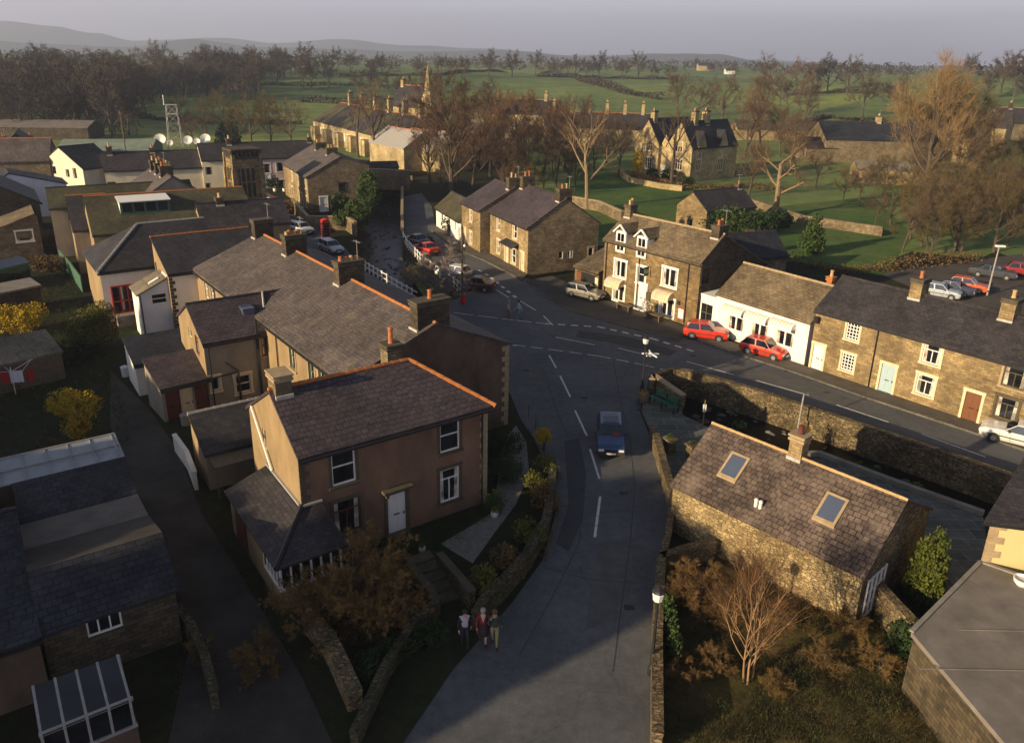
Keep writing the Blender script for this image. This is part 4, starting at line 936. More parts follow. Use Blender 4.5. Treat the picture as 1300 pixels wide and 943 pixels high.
r=MB(); r.poly([(xd-2.2,yd-.3,WH.slope(yd)+1.1),(xd-2.2,yd-.3,WH.slope(yd)),(xd-2.2,5.3,8.0)]); r.poly([(xd+2.3,yd-.3,WH.slope(yd)),(xd+2.3,yd-.3,WH.slope(yd)+1.1),(xd+2.3,5.3,8.0)]); r.build('dormer_cheek',M['white'],WH.root)
WH2=House('hall','smaller mossy-roofed hall with lit end wall left of the large one','hall',P(63,264,5.5),R_(31),15,7,5.4,7.0,'render_tan','moss_slate',ridge='slate',wallmats={'F':'render_grey'})
WH3=House('store','narrow slate store with orange ridge wedged against the large hall','outbuilding',P(93,292,4.6),R_(31),3.6,8,4.5,6.9,'render_tan','slate_dark',ridge='terracotta',yr=6.5,wallmats={'F':'render_grey'})
WH4=House('house','dark slate-roofed house with yellow chimney pots behind the end house','house',P(258,288,5.6)+Vector((0,0,-5.6)),R_(31),8.5,5,5.4,7.3,'render_tan','slate_dark',chim=[(2.2,2.5,.7,.8,.5,2)],ridge='slate')
RRF=House('house','brown slate-roofed house with three heavy chimneys beyond the large hall','house',Vector((-49,97,0)),R_(-56),11,8,5.4,8.0,'render_grey','slate_brown',chim=[(2,4,.8,1.4,.9,3),(5,4,.8,1.4,.9,3),(8,4,.8,1.4,.9,4)],ridge='slate')
# church-like stone tower
tw=thing('stone_tower','square weathered stone tower with battlements and tall traceried windows','tower',(P(303,275).x,P(303,275).y,0),R_(36))
b=MB(); S_=3.8; Ht=7.9
b.box(0,S_,0,S_,-.5,Ht); b.build('wall',M['tower_stone'],tw)
b=MB()
for (x,y) in((0,0),(S_,0),(S_,S_),(0,S_)): b.box(x-.35,x+.35,y-.35,y+.35,-.5,Ht-1.4,tx=.02,ty=.02); b.box(x-.22,x+.22,y-.22,y+.22,Ht-1.4,Ht+.6)
b.build('buttress',M['tower_stone'],tw)
b=MB(); b.box(-.2,S_+.2,-.2,S_+.2,Ht,Ht+.3)
for k in range(7):
    t0=-.15+k*.6
    for (q0,q1) in(((t0,-.15),(t0+.34,.12)),((t0,S_-.12),(t0+.34,S_+.15))): b.box(q0[0],q1[0],q0[1],q1[1],Ht+.3,Ht+1.05)
    for (q0,q1) in(((-.15,t0),(.12,t0+.34)),((S_-.12,t0),(S_+.15,t0+.34))): b.box(q0[0],q1[0],q0[1],q1[1],Ht+.302,Ht+1.052)
b.box(-.2,S_+.2,-.2,S_+.2,Ht+1.05,Ht+1.3); b.box(.2,S_-.2,.2,S_-.2,Ht+.3,Ht+1.0); b.build('battlement',M['stone_dark'],tw)
for f in(0,1):
    b=MB(); g=MB()
    def bx(q,a0,a1,d0,d1,z0,z1): q.box(*( (a0,a1,d0,d1,z0,z1) if f==0 else (d0,d1,a0,a1,z0,z1)))
    bx(g,.85,2.95,-.03,-.004,2.6,6.7)
    for xx in(.72,1.42,2.1,2.8): bx(b,xx,xx+.22,-.14,-.005,2.5,6.7)
    for zz in(2.4,4.6,6.6): bx(b,.68,3.08,-.13,-.006,zz,zz+.2)
    g.build('window_opening',M['black'],tw); b.build('tracery',M['tower_stone'],tw)
# ------------------------------------------------------------------ houses right of the river
C_=House('corner_cottage','stone cottage pair with purple slate roof and broad blank gable on the corner','cottage',P(622,322),ang(P(622,322),P(669.3,348.9)),10.19,8.5,5.0,7.75,'stone_brown','slate_purple',yr=4.4,
  wins=[('F',633,284,.75,1.5,'sash','white','cream'),('F',654,292,1.0,1.5,'sash','white','cream'),('F',633,313,.75,1.5,'sash','white','cream'),('F',652,325,1.1,1.6,'sash','white','cream'),('R',712,324,.55,.85,'pane','white',None),('R',724,323,.65,.85,'mull','white',None),('R',750,320,.6,1.0,'pane','white','trim_stone')],
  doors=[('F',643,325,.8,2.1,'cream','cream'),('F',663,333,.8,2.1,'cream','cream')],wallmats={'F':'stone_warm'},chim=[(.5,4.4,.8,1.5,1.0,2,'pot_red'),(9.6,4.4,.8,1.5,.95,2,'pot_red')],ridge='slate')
r=MB(); r.slab([(4.6,-.9,2.45),(8.0,-.9,2.45),(8.0,-.01,2.85),(4.6,-.01,2.85)],.08); r.build('porch_roof',M['slate_dark'],C_.root)
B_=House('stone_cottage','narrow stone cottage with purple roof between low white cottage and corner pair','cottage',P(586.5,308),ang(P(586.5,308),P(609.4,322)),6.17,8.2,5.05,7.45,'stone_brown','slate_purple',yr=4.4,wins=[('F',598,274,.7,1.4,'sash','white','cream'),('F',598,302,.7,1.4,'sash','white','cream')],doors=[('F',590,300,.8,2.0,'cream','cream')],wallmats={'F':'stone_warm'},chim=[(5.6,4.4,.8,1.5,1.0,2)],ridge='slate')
A_=House('low_cottage','low whitewashed cottage with grey roof and ivy, farthest up the lane','cottage',P(554,287.5),ang(P(554,287.5),P(585,308)),10.37,4.5,2.65,4.5,'white_wash','moss_slate',wins=[('F',561,276,.9,1.1,'pane','white',None),('F',578,287,.6,1.2,'pane','white',None)],doors=[('F',584,295,.8,1.9,'bluedoor',None)],ridge='slate')
aP=ang(P(764,377),P(880,416))
PU=House('stone_inn','three-storey stone inn with two white dormers, white window surrounds and striped awnings','inn',P(764,377),aP,11.4,9.4,5.75,7.75,'stone_pub','stone_slate',yr=2.7,Hb=4.3,
  wins=[('F',787.5,341.5,1.45,1.55,'mull','white','white'),('F',785.5,372,1.4,1.5,'mull','white','white'),('F',814,349,1.0,1.5,'sash','white','white'),('F',850,352.5,1.6,1.6,'mull','white','white'),('F',846.5,390,1.6,1.55,'mull','white','white'),('R',896,350,1.0,1.3,'grid','black','trim_dark')],
  doors=[('F',813,382,1.15,2.4,'white','white')],wallmats={'R':'stone_dark'},chim=[(.5,2.7,.75,.9,.9,2,'pot_red','stone_brown'),(10.9,2.7,.8,1.2,.7,2,'pot_red')],ridge='stone',pipes=(.35,4.55,10.2),ov=.25)  # shade of the right gable is put in with the darker stone
r=MB(); r.box(-.1,11.5,-.13,-.01,5.52,5.70); r.build('fascia',M['cream'],PU.root)
for px in(788.5,815.5):
    u,zz=PU.uv('F',px,314); r=MB()
    r.box(u-.62,u+.62,-.06,1.6,5.35,6.9); o=r.build('dormer',M['white'],PU.root); g=MB(); g.box(u-.42,u+.42,-.10,-.062,5.1,6.6); g.build('pane',M['glass'],o); g=MB(); g.box(u-.03,u+.03,-.13,-.095,5.1,6.6)
    g.box(u-.42,u+.42,-.125,-.097,5.85,5.9); g.box(u-.6,u-.42,-.13,-.07,4.9,6.75); g.box(u+.42,u+.6,-.13,-.07,4.9,6.75); g.box(u-.6,u+.6,-.13,-.07,4.85,5.05); g.build('window_frame',M['white'],o)
    g=MB(); g.slab([(u-.85,-.25,6.75),(u,-.25,7.5),(u,2.6,7.5),(u-.85,2.2,6.75)],.1); g.slab([(u,-.25,7.5),(u+.85,-.25,6.75),(u+.85,2.2,6.75),(u,2.6,7.5)],.1); g.poly([(u-.62,-.061,6.85),(u+.62,-.061,6.85),(u,-.061,7.4)]); g.build('dormer_roof',[M['stone_slate']],o)
    g=MB(); g.tube((u-.85,-.27,6.68),(u,-.27,7.45),.09,.09,4); g.tube((u,-.27,7.45),(u+.85,-.27,6.68),.09,.09,4); g.build('barge_board',M['white'],o)
def awning(h,face,px,py,w,d=.75,drop=.65,mat='cream'):
    u,z=h.uv(face,px,py); b=MB(); n=7; prev=None
    for k in range(n+1):
        t=k/n*math.pi/2; y=-d*math.sin(t); zz=z+drop*(math.cos(t)-.5)
        if prev: b.poly([(u-w/2,prev[0],prev[1]),(u-w/2,y,zz),(u+w/2,y,zz),(u+w/2,prev[0],prev[1])])
        prev=(y,zz)
    b.poly([(u-w/2,prev[0],prev[1]),(u-w/2,prev[0],prev[1]-.22),(u+w/2,prev[0],prev[1]-.22),(u+w/2,prev[0],prev[1])])
    for sx in(-1,1):
        pts=[(u+sx*w/2,-d*math.sin(k/n*math.pi/2),z+drop*(math.cos(k/n*math.pi/2)-.5)) for k in range(n+1)]+[(u+sx*w/2,0,z-drop*.5)]; b.poly(pts)
    o=b.build('awning',M[mat],h.root); r=MB()
    for k in range(int(w/.28)):
        x=u-w/2+.08+k*.28; pv=None
        for j in range(n+1):
            t=j/n*math.pi/2; y=-(d+.006)*math.sin(t)-.002; zz=z+(drop+.006)*(math.cos(t)-.5)+.004
            if pv: r.poly([(x,pv[0],pv[1]),(x,y,zz),(x+.1,y,zz),(x+.1,pv[0],pv[1])])
            pv=(y,zz)
    r.build('stripe',M['cream' if mat=='white' else 'scarf'],o)
awning(PU,'F',783,357,1.9); awning(PU,'F',844.5,373,1.9)
u,zz=PU.uv('F',825,352); sg=thing('hanging_sign','dark oval pub sign with gold rim hanging from the inn wall','sign',PU.W(u,-.05,3.9),aP)
b=MB(); b.tube((0,0,.4),(0,-.8,.4),.03,n=6); b.build('bracket',M['black'],sg); b=MB(); b.box(-.03,.03,-.75,-.2,-.4,.36); b.build('board',M['darkgreen'],sg); b=MB(); b.tube((-.05,-.47,0),(.05,-.47,0),.2,n=16); b.build('emblem',M['pot_buff'],sg)
def wallsign(h,px,py,w,hh,mat,name,label,cat='sign',inner=None):
    u,z=h.uv('F',px,py); t=thing(name,label,cat,h.W(u,-.02,z),h.a); b=MB(); b.box(-w/2,w/2,-.06,.0,-hh/2,hh/2); b.build('board',M[mat],t)
    if inner: b=MB(); b.box(-w/2+.07,w/2-.07,-.075,-.061,-hh/2+.07,hh/2-.07); b.build('notice',M[inner],t)
wallsign(PU,865,398,.7,1.0,'red','notice_board','orange-red framed menu board on the inn front','notice board','white')
wallsign(PU,823,377,.5,.9,'trim_dark','wall_plaque','dark arched plaque on the inn wall right of its door','plaque'); wallsign(PU,830,386.5,.9,.35,'darkgreen','name_board','low green name board right of the inn door','sign','pot_buff')
wallsign(PU,862,384.5,.3,.35,'black','wall_lantern','small black lantern box high on the inn wall','lantern')
GA=House('garage','open stone garage with mossy roof between the corner cottage and the inn','garage',P(729,366),aP,3.4,5.5,2.3,3.9,'stone_pub','stone_slate',gutter=True,ridge=None,yr=5.3)
r=MB(); r.box(.35,2.9,-.03,.01,0,1.95); r.build('opening',M['black'],GA.root); r=MB(); r.box(.35,1.0,-.06,-.031,.0,1.9); r.build('door_leaf',M['brown_door'],GA.root); r=MB(); r.box(2.95,3.35,-.08,-.01,.5,1.8); r.build('poster_panel',M['cream'],GA.root)
aW=ang(P(886,416),P(1023,466)); 
Wh=House('white_shop','whitewashed single-storey shop with three striped awnings and stone-slate roof','shop',P(905,422.5),aW,8.95,6.3,3.35,5.55,'white_wash','stone_slate',yr=3.1,
   wins=[('F',934,411,1.55,1.2,'mull','white',None),('F',964,420,1.55,1.2,'mull','white',None),('F',996,430,1.6,1.2,'mull','white',None)],ridge='stone',gutter=False,ov=.1)
awning(Wh,'F',934,392,2.1,.6,.45,'white'); awning(Wh,'F',964,401,2.1,.6,.45,'white'); awning(Wh,'F',996,410,2.1,.6,.45,'white')
r=MB(); r.box(-1.75,-.0,.0,3.0,-.3,2.95); r.box(-1.82,-.0,-.06,3.0,2.95,3.1); r.build('porch',M['white_wash'],Wh.root); r=MB(); r.box(-1.5,-.3,-.03,-.004,.1,2.3); r.build('porch_glass',M['glass'],Wh.root); r=MB(); r.box(-.95,-.85,-.06,-.031,.1,2.3); r.box(-1.5,-.3,-.058,-.032,1.5,1.58); r.build('porch_frame',M['trim_dark'],Wh.root)
x,y=Wh.loc(1012,352,5.4); Wh.chimney(7.2,4.6,.45,.45,.25,1,'pot_red',mat='pot_red',cap='terracotta')
aT=ang(P(1023,466),P(1098.3,491.3))
T1=House('terrace_row','stone terrace with dark slate roof, cream window surrounds and pale blue, white and brown doors','terrace',P(1023,466)+Vector((.1,-.15,0)),aT,19.0,6.2,4.62,6.55,'stone_warm','slate_dark',yr=3.0,
   wins=[('F',1083,419,.95,1.25,'grid','white','cream'),('F',1076,460,.95,1.25,'grid','white','cream'),('F',1184,445,1.15,1.3,'top','white','cream'),('F',1174.5,489,1.15,1.35,'top','white','cream'),('F',1290,472,1.3,1.3,'top','trim_dark','trim_stone'),('F',1277.5,519,1.25,1.4,'top','trim_dark','trim_dark')],
   doors=[('F',1035,452,.85,2.0,'white','cream'),('F',1126,479,.95,2.1,'bluedoor','cream'),('F',1234,513,.95,2.0,'brown_door','cream')],ridge='slate',chim=[(5.6,3.0,.8,1.1,1.1,1,'pot_buff','stone_warm'),(11.4,3.0,.85,1.1,1.1,1,'pot_red','stone_warm')],pipes=(4.75,))
l_=thing('wall_lantern','black lantern on bracket at the left end of the stone terrace','lantern',T1.W(.25,-.3,4.0),aT); b=MB(); b.box(-.13,.13,-.13,.13,-.3,.15,tx=-.03,ty=-.03); b.box(-.03,.03,0,.3,.1,.16); b.build('case',M['black'],l_)
ex=House('flat_roofed_building','pale flat-roofed extension behind the stone terrace','extension',T1.W(3.2,6.6),aT,5.0,4.2,3.6,3.7,'white_wash','lead',yr=2,ridge=None,gutter=False,ov=.1)
OB=House('bungalow','low stone outbuilding with dark slate roof in the trees behind the inn','outbuilding',TP(895,295),R_(30),9,6,2.8,4.9,'stone_brown','slate_dark',chim=[(8.4,3,.7,.7,.5,1)],ridge='slate',wallmats={'L':'stone_warm'},wins=[('L',876,284,.9,1.0,'pane','black',None)])
OB2=House('outbuilding','dark-roofed outbuilding directly behind the inn ridge','outbuilding',PU.W(4,13),R_(20),8,5,2.6,4.6,'stone_brown','slate_blue',chim=[(1,2.5,.6,.6,.6,1,'pot_red')],ridge='slate')
# stone barn with roof lights
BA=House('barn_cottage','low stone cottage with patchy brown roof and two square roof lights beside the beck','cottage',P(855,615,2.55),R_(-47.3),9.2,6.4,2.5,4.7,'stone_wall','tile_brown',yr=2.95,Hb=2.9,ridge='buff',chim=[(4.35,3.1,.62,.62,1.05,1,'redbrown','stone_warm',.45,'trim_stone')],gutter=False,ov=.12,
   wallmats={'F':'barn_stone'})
for px,py in((931,594),(1054,648)):
    u,z=BA.uv('F',px,py); d=ray(px,py)
    # intersect the roof slope
    best=min(((abs((lambda q:q[2]-BA.slope(q[1]))(((P(px,py,zz)-BA.A).dot(BA.u),(P(px,py,zz)-BA.A).dot(BA.n),zz))),zz) for zz in [2.6+.02*k for k in range(110)]))
    zz=best[1]; x=(P(px,py,zz)-BA.A).dot(BA.u); y=(P(px,py,zz)-BA.A).dot(BA.n); sl=(BA.slope(1.5)-BA.slope(1.0))/.5
    r=MB(); w_,l_=.37,.44; pts=lambda w,l,h:[(x-w,y-l,BA.slope(y)-sl*l+h),(x+w,y-l,BA.slope(y)-sl*l+h),(x+w,y+l,BA.slope(y)+sl*l+h),(x-w,y+l,BA.slope(y)+sl*l+h)]
    r.slab(pts(w_+.12,l_+.12,.10),.14); o=r.build('roof_light',M['trim_stone'],BA.root); r=MB(); r.slab(pts(w_,l_,.125),.02); r.build('pane',M['skyglass'],o)
x,y=4.0,.55
for dx in(0,.22):
    r=MB(); r.lathe((x+dx,y,BA.slope(y)-.05),[(.08,0),(.08,.3),(.1,.32),(.06,.4)],8); r.build('roof_vent',M['white'],BA.root)
r=MB(); yy=1.2
for k in range(5): r.box(9.22,9.28,.5+k*.42,.56+k*.42,.2,2.1)
for k in range(4): r.box(9.22,9.28,.5,2.24,.2+k*.6,.26+k*.6)
r.build('lattice_window',M['white'],BA.root); r=MB(); r.box(9.18,9.215,.5,2.2,.2,2.1); r.build('lattice_glass',M['glass'],BA.root)
# cream house and flat-roofed garage at the right edge
RHa=ang(P(1240,714,0),P(1240,640,0))
RHt=thing('cream_house','cream rendered house with stone quoins and dark slate roof at the right edge','house',(0,0,0))
a_=P(1246,713,2.6); b_r=P(1420,735,2.6); c_r=P(1420,640,4.6); d_r=P(1303,607,4.6)
for q in (a_,b_r,c_r,d_r): q.z=0
b=MB(); ft=[a_,b_r,c_r,d_r]; hh=[4.55,4.55,5.3,5.3]
for k in range(4):
    p,q=ft[k],ft[(k+1)%4]; b.poly([(p.x,p.y,-.5),(q.x,q.y,-.5),(q.x,q.y,hh[(k+1)%4]),(p.x,p.y,hh[k])])
b.build('wall',M['render_yellow'],RHt)
cen=sum(ft,Vector())/4; o_=[p+(p-cen).normalized()*.4 for p in ft]
b=MB(); b.gslab([(o_[0].x,o_[0].y,4.62),(o_[1].x,o_[1].y,4.62),(o_[2].x,o_[2].y,5.55),(o_[3].x,o_[3].y,5.55)],.16); b.build('roof',M['slate_dark'],RHt)
u_=(b_r-a_).normalized(); q=MB(); zc=0;i=0
while zc<4.3:
    wq=.6 if i%2 else .32; n_=Vector((u_.y,-u_.x,0))*.03; p0=a_-u_*.02+n_; p1=a_+u_*wq+n_; p2=a_+u_*wq-n_; p3=a_-u_*.02-n_
    q.slab([(p.x,p.y,zc+.3) for p in (p0,p1,p2,p3)],.29); zc+=.32;i+=1
q.build('quoins',M['trim_stone'],RHt)
g=MB(); g.tube((o_[0].x,o_[0].y,4.45),(o_[1].x,o_[1].y,4.45),.07,n=6); g.build('gutter',M['black'],RHt)
fg=thing('flat_roofed_garage','grey felt-roofed flat garage in front of the cream house','garage',(0,0,0)); pl=[P(1157,802,2.6),P(1245,713,2.6),P(1420,775,2.6),P(1400,960,2.6),P(1290,960,2.6)]
b=MB(); b.slab([tuple(p) for p in pl],.18); b.box(*((lambda c:(c.x-1.2,c.x+1.5,c.y-.02,c.y+.02,2.601,2.625))(P(1260,800,2.6)))); b.box(*((lambda c:(c.x-2.2,c.x+1.5,c.y-.02,c.y+.02,2.601,2.625))(P(1250,850,2.6)))); b.build('roof',M['felt_pale'],fg); b=MB(); c=sum(pl,Vector())/5; b.slab([tuple(c+(p-c)*.97-Vector((0,0,.18))) for p in pl],2.9); b.build('wall',M['stone_dark'],fg)
b=MB(); 
for i in (0,1): b.strip([pl[i],pl[i+1]],.16,.06)
b.build('kerb_edge',M['concrete'],fg)
po=tag(link('planter',None,None,P(1297,742,2.6)),'white round flower pot on the flat garage roof','planter'); b=MB(); b.lathe((0,0,0),[(.2,0),(.3,.12),(.34,.3),(.3,.3),(.26,.22)],14); b.build('pot',M['white'],po)
# left edge cottages (mostly in shade)
LA=P(221,742,2.6)-Vector((math.cos(aN),math.sin(aN),0))*4.4; LA.z=0
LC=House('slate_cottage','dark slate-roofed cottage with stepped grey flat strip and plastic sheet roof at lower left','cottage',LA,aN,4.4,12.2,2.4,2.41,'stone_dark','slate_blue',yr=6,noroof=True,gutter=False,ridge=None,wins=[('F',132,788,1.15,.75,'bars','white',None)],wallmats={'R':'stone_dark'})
L_=LC.L
def lcr(nm,rows,mat,t=.1,x0=-.05):
    r=MB(); r.slab([(x0,rows[0][0],rows[0][1]),(L_+.12,rows[0][0],rows[0][1]),(L_+.12,rows[1][0],rows[1][1]),(x0,rows[1][0],rows[1][1])],t); r.build(nm,M[mat],LC.root)
prof=[(-.25,2.5),(1.85,3.85),(5.0,2.95),(7.5,2.7),(9.75,3.6),(12.3,3.7)]
lcr('front_roof',prof[0:2],'slate_blue'); lcr('felt_strip',prof[1:3],'lane'); lcr('board_strip',prof[2:4],'felt'); lcr('rear_roof',prof[3:5],'slate_blue'); lcr('plastic_roof',prof[4:6],'poly',.05,-3.4)
for x in (0.02,L_-.02):
    r=MB(); r.poly([(x,.0,2.38)]+[(x,a,b-.11) for a,b in [(0,2.64)]+prof[1:]]+[(x,12.25,2.38)]); r.build('gable',M['stone_dark'],LC.root)
r=MB()
for k in range(9): r.box(-3.3+k*.95,-3.27+k*.95,9.77,12.28,3.64,3.73)
r.box(-3.4,L_+.1,10.95,11.0,3.66,3.71); r.box(-3.4,L_+.12,12.26,12.33,3.64,3.76); r.build('glazing_bars',M['lead'],LC.root)
r=MB(); r.box(-3.4,-.06,9.8,12.2,-.5,3.5); r.build('lean_to_wall',M['stone_dark'],LC.root)
cs=thing('conservatory','white-framed conservatory roof and windows at the bottom left','conservatory',(0,0,0),aN); q_=P(152,829,2.3); q_.z=0; cs.location=q_-LC.u*2.6-LC.n*1.9
b=MB(); b.box(0,2.6,0,1.9,-.3,.8); b.build('wall',M['render_sooty'],cs)
b=MB()
for k in range(5): b.box(k*.62,k*.62+.08,-.03,.05,.8,1.9); b.slab([(k*.62,-.1,1.95),(k*.62+.08,-.1,1.95),(k*.62+.08,1.9,2.3),(k*.62,1.9,2.3)],.07)
b.box(-.02,2.62,-.04,.06,.78,.88); b.box(-.02,2.62,-.04,.06,1.85,1.97); b.box(2.5,2.6,0,1.9,.8,.9); b.box(2.52,2.6,1.82,1.9,.8,2.25); b.build('frame',M['lead'],cs)
b=MB(); b.slab([(.02,-.08,1.93),(2.5,-.08,1.93),(2.5,1.88,2.27),(.02,1.88,2.27)],.02); b.box(.02,2.5,0,.02,.9,1.85); b.build('glass',M['glass'],cs)
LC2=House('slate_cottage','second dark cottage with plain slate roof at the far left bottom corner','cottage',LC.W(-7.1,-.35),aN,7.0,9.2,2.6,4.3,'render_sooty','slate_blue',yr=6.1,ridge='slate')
def at_corner(px,py,z,a,L,D):   # A such that the (L,D) corner lies on the given point
    p=P(px,py,z); p.z=0; u=Vector((math.cos(a),math.sin(a),0)); n=Vector((-math.sin(a),math.cos(a),0)); return p-u*L-n*D
aH=R_(-56)
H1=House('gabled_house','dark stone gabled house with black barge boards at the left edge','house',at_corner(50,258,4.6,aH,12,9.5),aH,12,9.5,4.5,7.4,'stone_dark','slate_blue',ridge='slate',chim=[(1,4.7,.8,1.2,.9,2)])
r=MB(); r.tube((12.15,-.3,4.55),(12.15,4.75,7.5),.13,.13,4); r.tube((12.15,4.75,7.5),(12.15,9.8,4.55),.13,.13,4); r.build('barge_board',M['black'],H1.root)
H1b=House('porch_house','low stone extension with white-framed window in front of the dark gabled house','extension',at_corner(52,300,2.2,aH,6,7.5),aH,6,7.5,2.1,4.6,'stone_brown','stone_slate',yr=7.3,Hb=4.5,wins=[('R',31,300,1.5,1.1,'pane','white','white')],ridge=None)
sh=House('shed','small dark lean-to shed at the end of the low extension','shed',P(56,318,0),R_(30),2.6,2.0,1.6,2.0,'stone_dark','wood',ridge=None,gutter=False,noroof=False,ov=.05)
H0=House('house','brown slate-roofed house with orange ridge at the far left edge','house',P(-60,250,0),R_(20),14,8,5.2,8.2,'stone_brown','slate_brown',ridge='terracotta',chim=[(3,4,.8,1.2,.7,3,'pot_red')])
H0b=House('gabled_house','small black-gabled dormer house with buff chimney pots left of the white gable','house',at_corner(58,193,4.8,R_(-62),9,8),R_(-62),9,8,4.6,8.0,'stone_dark','slate_dark',ridge='slate',chim=[(8.3,2,.8,.9,-.6,1),(8.3,6,.8,.9,-.6,1)])
bl=House('blue_gable_house','plain pale blue-grey gable end in shade left of the white row','house',at_corner(84,232,4.4,R_(-54),6,9.5),R_(-54),6,9.5,4.2,6.0,'white_blue','slate_blue',ridge='slate',gutter=False,yr=3)
# white row
aR=ang((-67,121.5),(-55.4,132))
R1=House('white_row','cream gable-ended house at the left end of the white row','house',Vector((-67,121.5,0)),R_(62),6,10.5,4.4,7.3,'render_cream','slate_dark',ridge='slate',wins=[('L',86,220,.9,1.2,'sash','trim_dark',None),('L',95,220,.9,1.6,'sash','trim_dark',None),('L',69,216,.9,1.2,'sash','trim_dark',None)],yr=5.2)
R2=House('white_row','low cream terrace with dark roof and arched doorway in the middle of the white row','house',Vector((-64.6,123.2,0)),R_(28),14.5,8,3.9,6.2,'render_cream','slate_dark',ridge='slate',wins=[('F',189,226,.9,1.0,'sash','black',None)],doors=[('F',140,232,1.2,2.2,'trim_dark',None)],chim=[(1.2,4,.8,1.5,.9,3),(7.5,4,.8,1.2,.5,2,'pot_buff')])
R3=House('white_row','taller cream house with central window at the right of the white row','house',R2.W(14.5,-.3),R_(27),9.5,7.5,5.0,7.2,'render_cream','slate_dark',ridge='slate',wins=[('F',265,217,1.0,1.2,'sash','black',None),('F',250,238,.8,1.2,'sash','black',None)],chim=[(5.0,3.7,.8,1.2,.7,2)])
R4=House('white_row','pink rendered house with grey-blue window frames beside the stone tower','house',R3.W(9.5,0),R_(27),9.6,7.5,5.0,7.2,'render_pink','slate_dark',ridge='slate',wins=[('F',333,214,1.2,1.5,'sash','trim_dark','white_blue'),('F',356,212,1.3,1.5,'sash','trim_dark','white_blue'),('F',357,234,1.3,1.5,'sash','trim_dark','white_blue')],doors=[('F',336,236,1.0,2.2,'white','white_blue')],chim=[(9.0,3.7,.7,1.2,.6,1)])
aD=R_(-63); DA=P(393,270)+Vector((-math.cos(aD),-math.sin(aD),0))*17
D_=House('terrace_row','stone terrace with brown slate roof and lit front beside the ivy-clad gable','terrace',DA,aD,17,9.2,5.1,7.75,'stone_brown','slate_brown',yr=5,Hb=6.3,wallmats={'F':'stone_warm'},wins=[('F',379,230,.8,1.5,'sash','white','cream'),('F',388,233,.8,1.5,'sash','white','cream'),('F',380,249,.8,1.5,'sash','white','cream'),('F',389,256,.8,1.5,'sash','white','cream'),('F',371,224,.8,1.4,'sash','white','cream'),('R',435,238,1.0,1.1,'grid','black','black')],
  doors=[('F',384,256,.8,2.1,'trim_dark','cream'),('F',372,244,.8,2.1,'trim_dark','cream'),('R',411,258,1.0,2.1,'white','white')],chim=[(5,5,.8,1.6,.8,4),(12,5,.8,1.6,.7,3)],ridge='slate')
wall('high stone garden wall in front of the ivy-clad gable',[P(372,268,0),P(392,292,0),P(440,292,0),P(452,300,0)],.4,1.8,'stone_brown')
wall('lit stone retaining wall above the garden sheds by the bridge',[Vector((p.x,p.y,0)) for p in(P(380,185,3.5),P(420,200,3.5),P(450,213,3.5),P(520,216,3.5))],.6,3.4,'stone_brown')
sd=House('shed','pair of dark timber sheds with red fronts behind the stone bridge','shed',P(470,226,0),R_(20),5.5,3.6,1.8,2.7,'redbrown','slate_dark',ridge=None,gutter=False)
br=thing('stone_bridge','small stone bridge carrying a lane over the shaded beck','bridge',(0,0,0)); a=P(440,234,0);b_=P(518,236,0); d=(b_-a).normalized(); nn_=Vector((-d.y,d.x,0))
b=MB(); b.strip([a+nn_*.0,b_+nn_*.0],.5,1.1,-2.9+2.9); b.strip([a+nn_*5,b_+nn_*5],.5,1.1,0); b.build('parapet',M['stone_brown'],br); b=MB(); b.slab([tuple(a+Vector((0,0,.05))),tuple(b_+Vector((0,0,.05))),tuple(b_+nn_*5+Vector((0,0,.05))),tuple(a+nn_*5+Vector((0,0,.05)))],.6); b.build('deck',M['stone_brown'],br)
# ------------------------------------------------------------------ far buildings
def merge(h,root):
    mi=root.matrix_basis.inverted()@h.root.matrix_basis
    for ch in list(h.root.children): ch.parent=root; ch.matrix_basis=mi@ch.matrix_basis
    bpy.data.objects.remove(h.root)
BHA=P(875,232); gl=dict(ridge='slate',ov=.15)
BH=House('gothic_house','large sandstone house with tall gables, mullioned windows and clustered chimneys','mansion',BHA,R_(39),14,6.2,6.4,10.9,'stone_house','slate_blue',yr=3.1,
  wins=[('F',886.5,210,1.4,2.0,'tri','cream','cream'),('F',914,209,1.6,2.2,'tri','cream','cream'),('F',916,187,1.2,1.8,'tri','cream','cream'),('F',889,187,1.2,1.8,'tri','cream','cream'),('L',861.5,209,1.6,2.0,'tri','cream','cream'),('L',862,187,1.6,1.8,'tri','cream','cream')],chim=[(3.8,3.1,1.0,1.0,1.9,2,'pot_buff','stone_house'),(7.2,3.1,1.2,1.2,1.9,3,'pot_buff','stone_house')],**gl)
BH2=House('gothic_house','wing','mansion',BH.W(0,8.2),R_(39),12,6.2,6.4,10.9,'stone_house','slate_blue',yr=3.1,wins=[('L',823,207,1.6,2.2,'tri','cream','cream'),('L',824,185,1.6,1.8,'tri','cream','cream')],chim=[(1.5,3.1,1.0,1.0,1.5,2,'pot_buff','stone_house')],**gl); merge(BH2,BH.root)
BH3=House('gothic_house','wing','mansion',BH.W(.8,6.2),R_(39),10,2.0,6.4,8.4,'stone_house','slate_blue',yr=1,doors=[('L',838,215,1.0,2.3,'white','cream')],**gl); merge(BH3,BH.root)
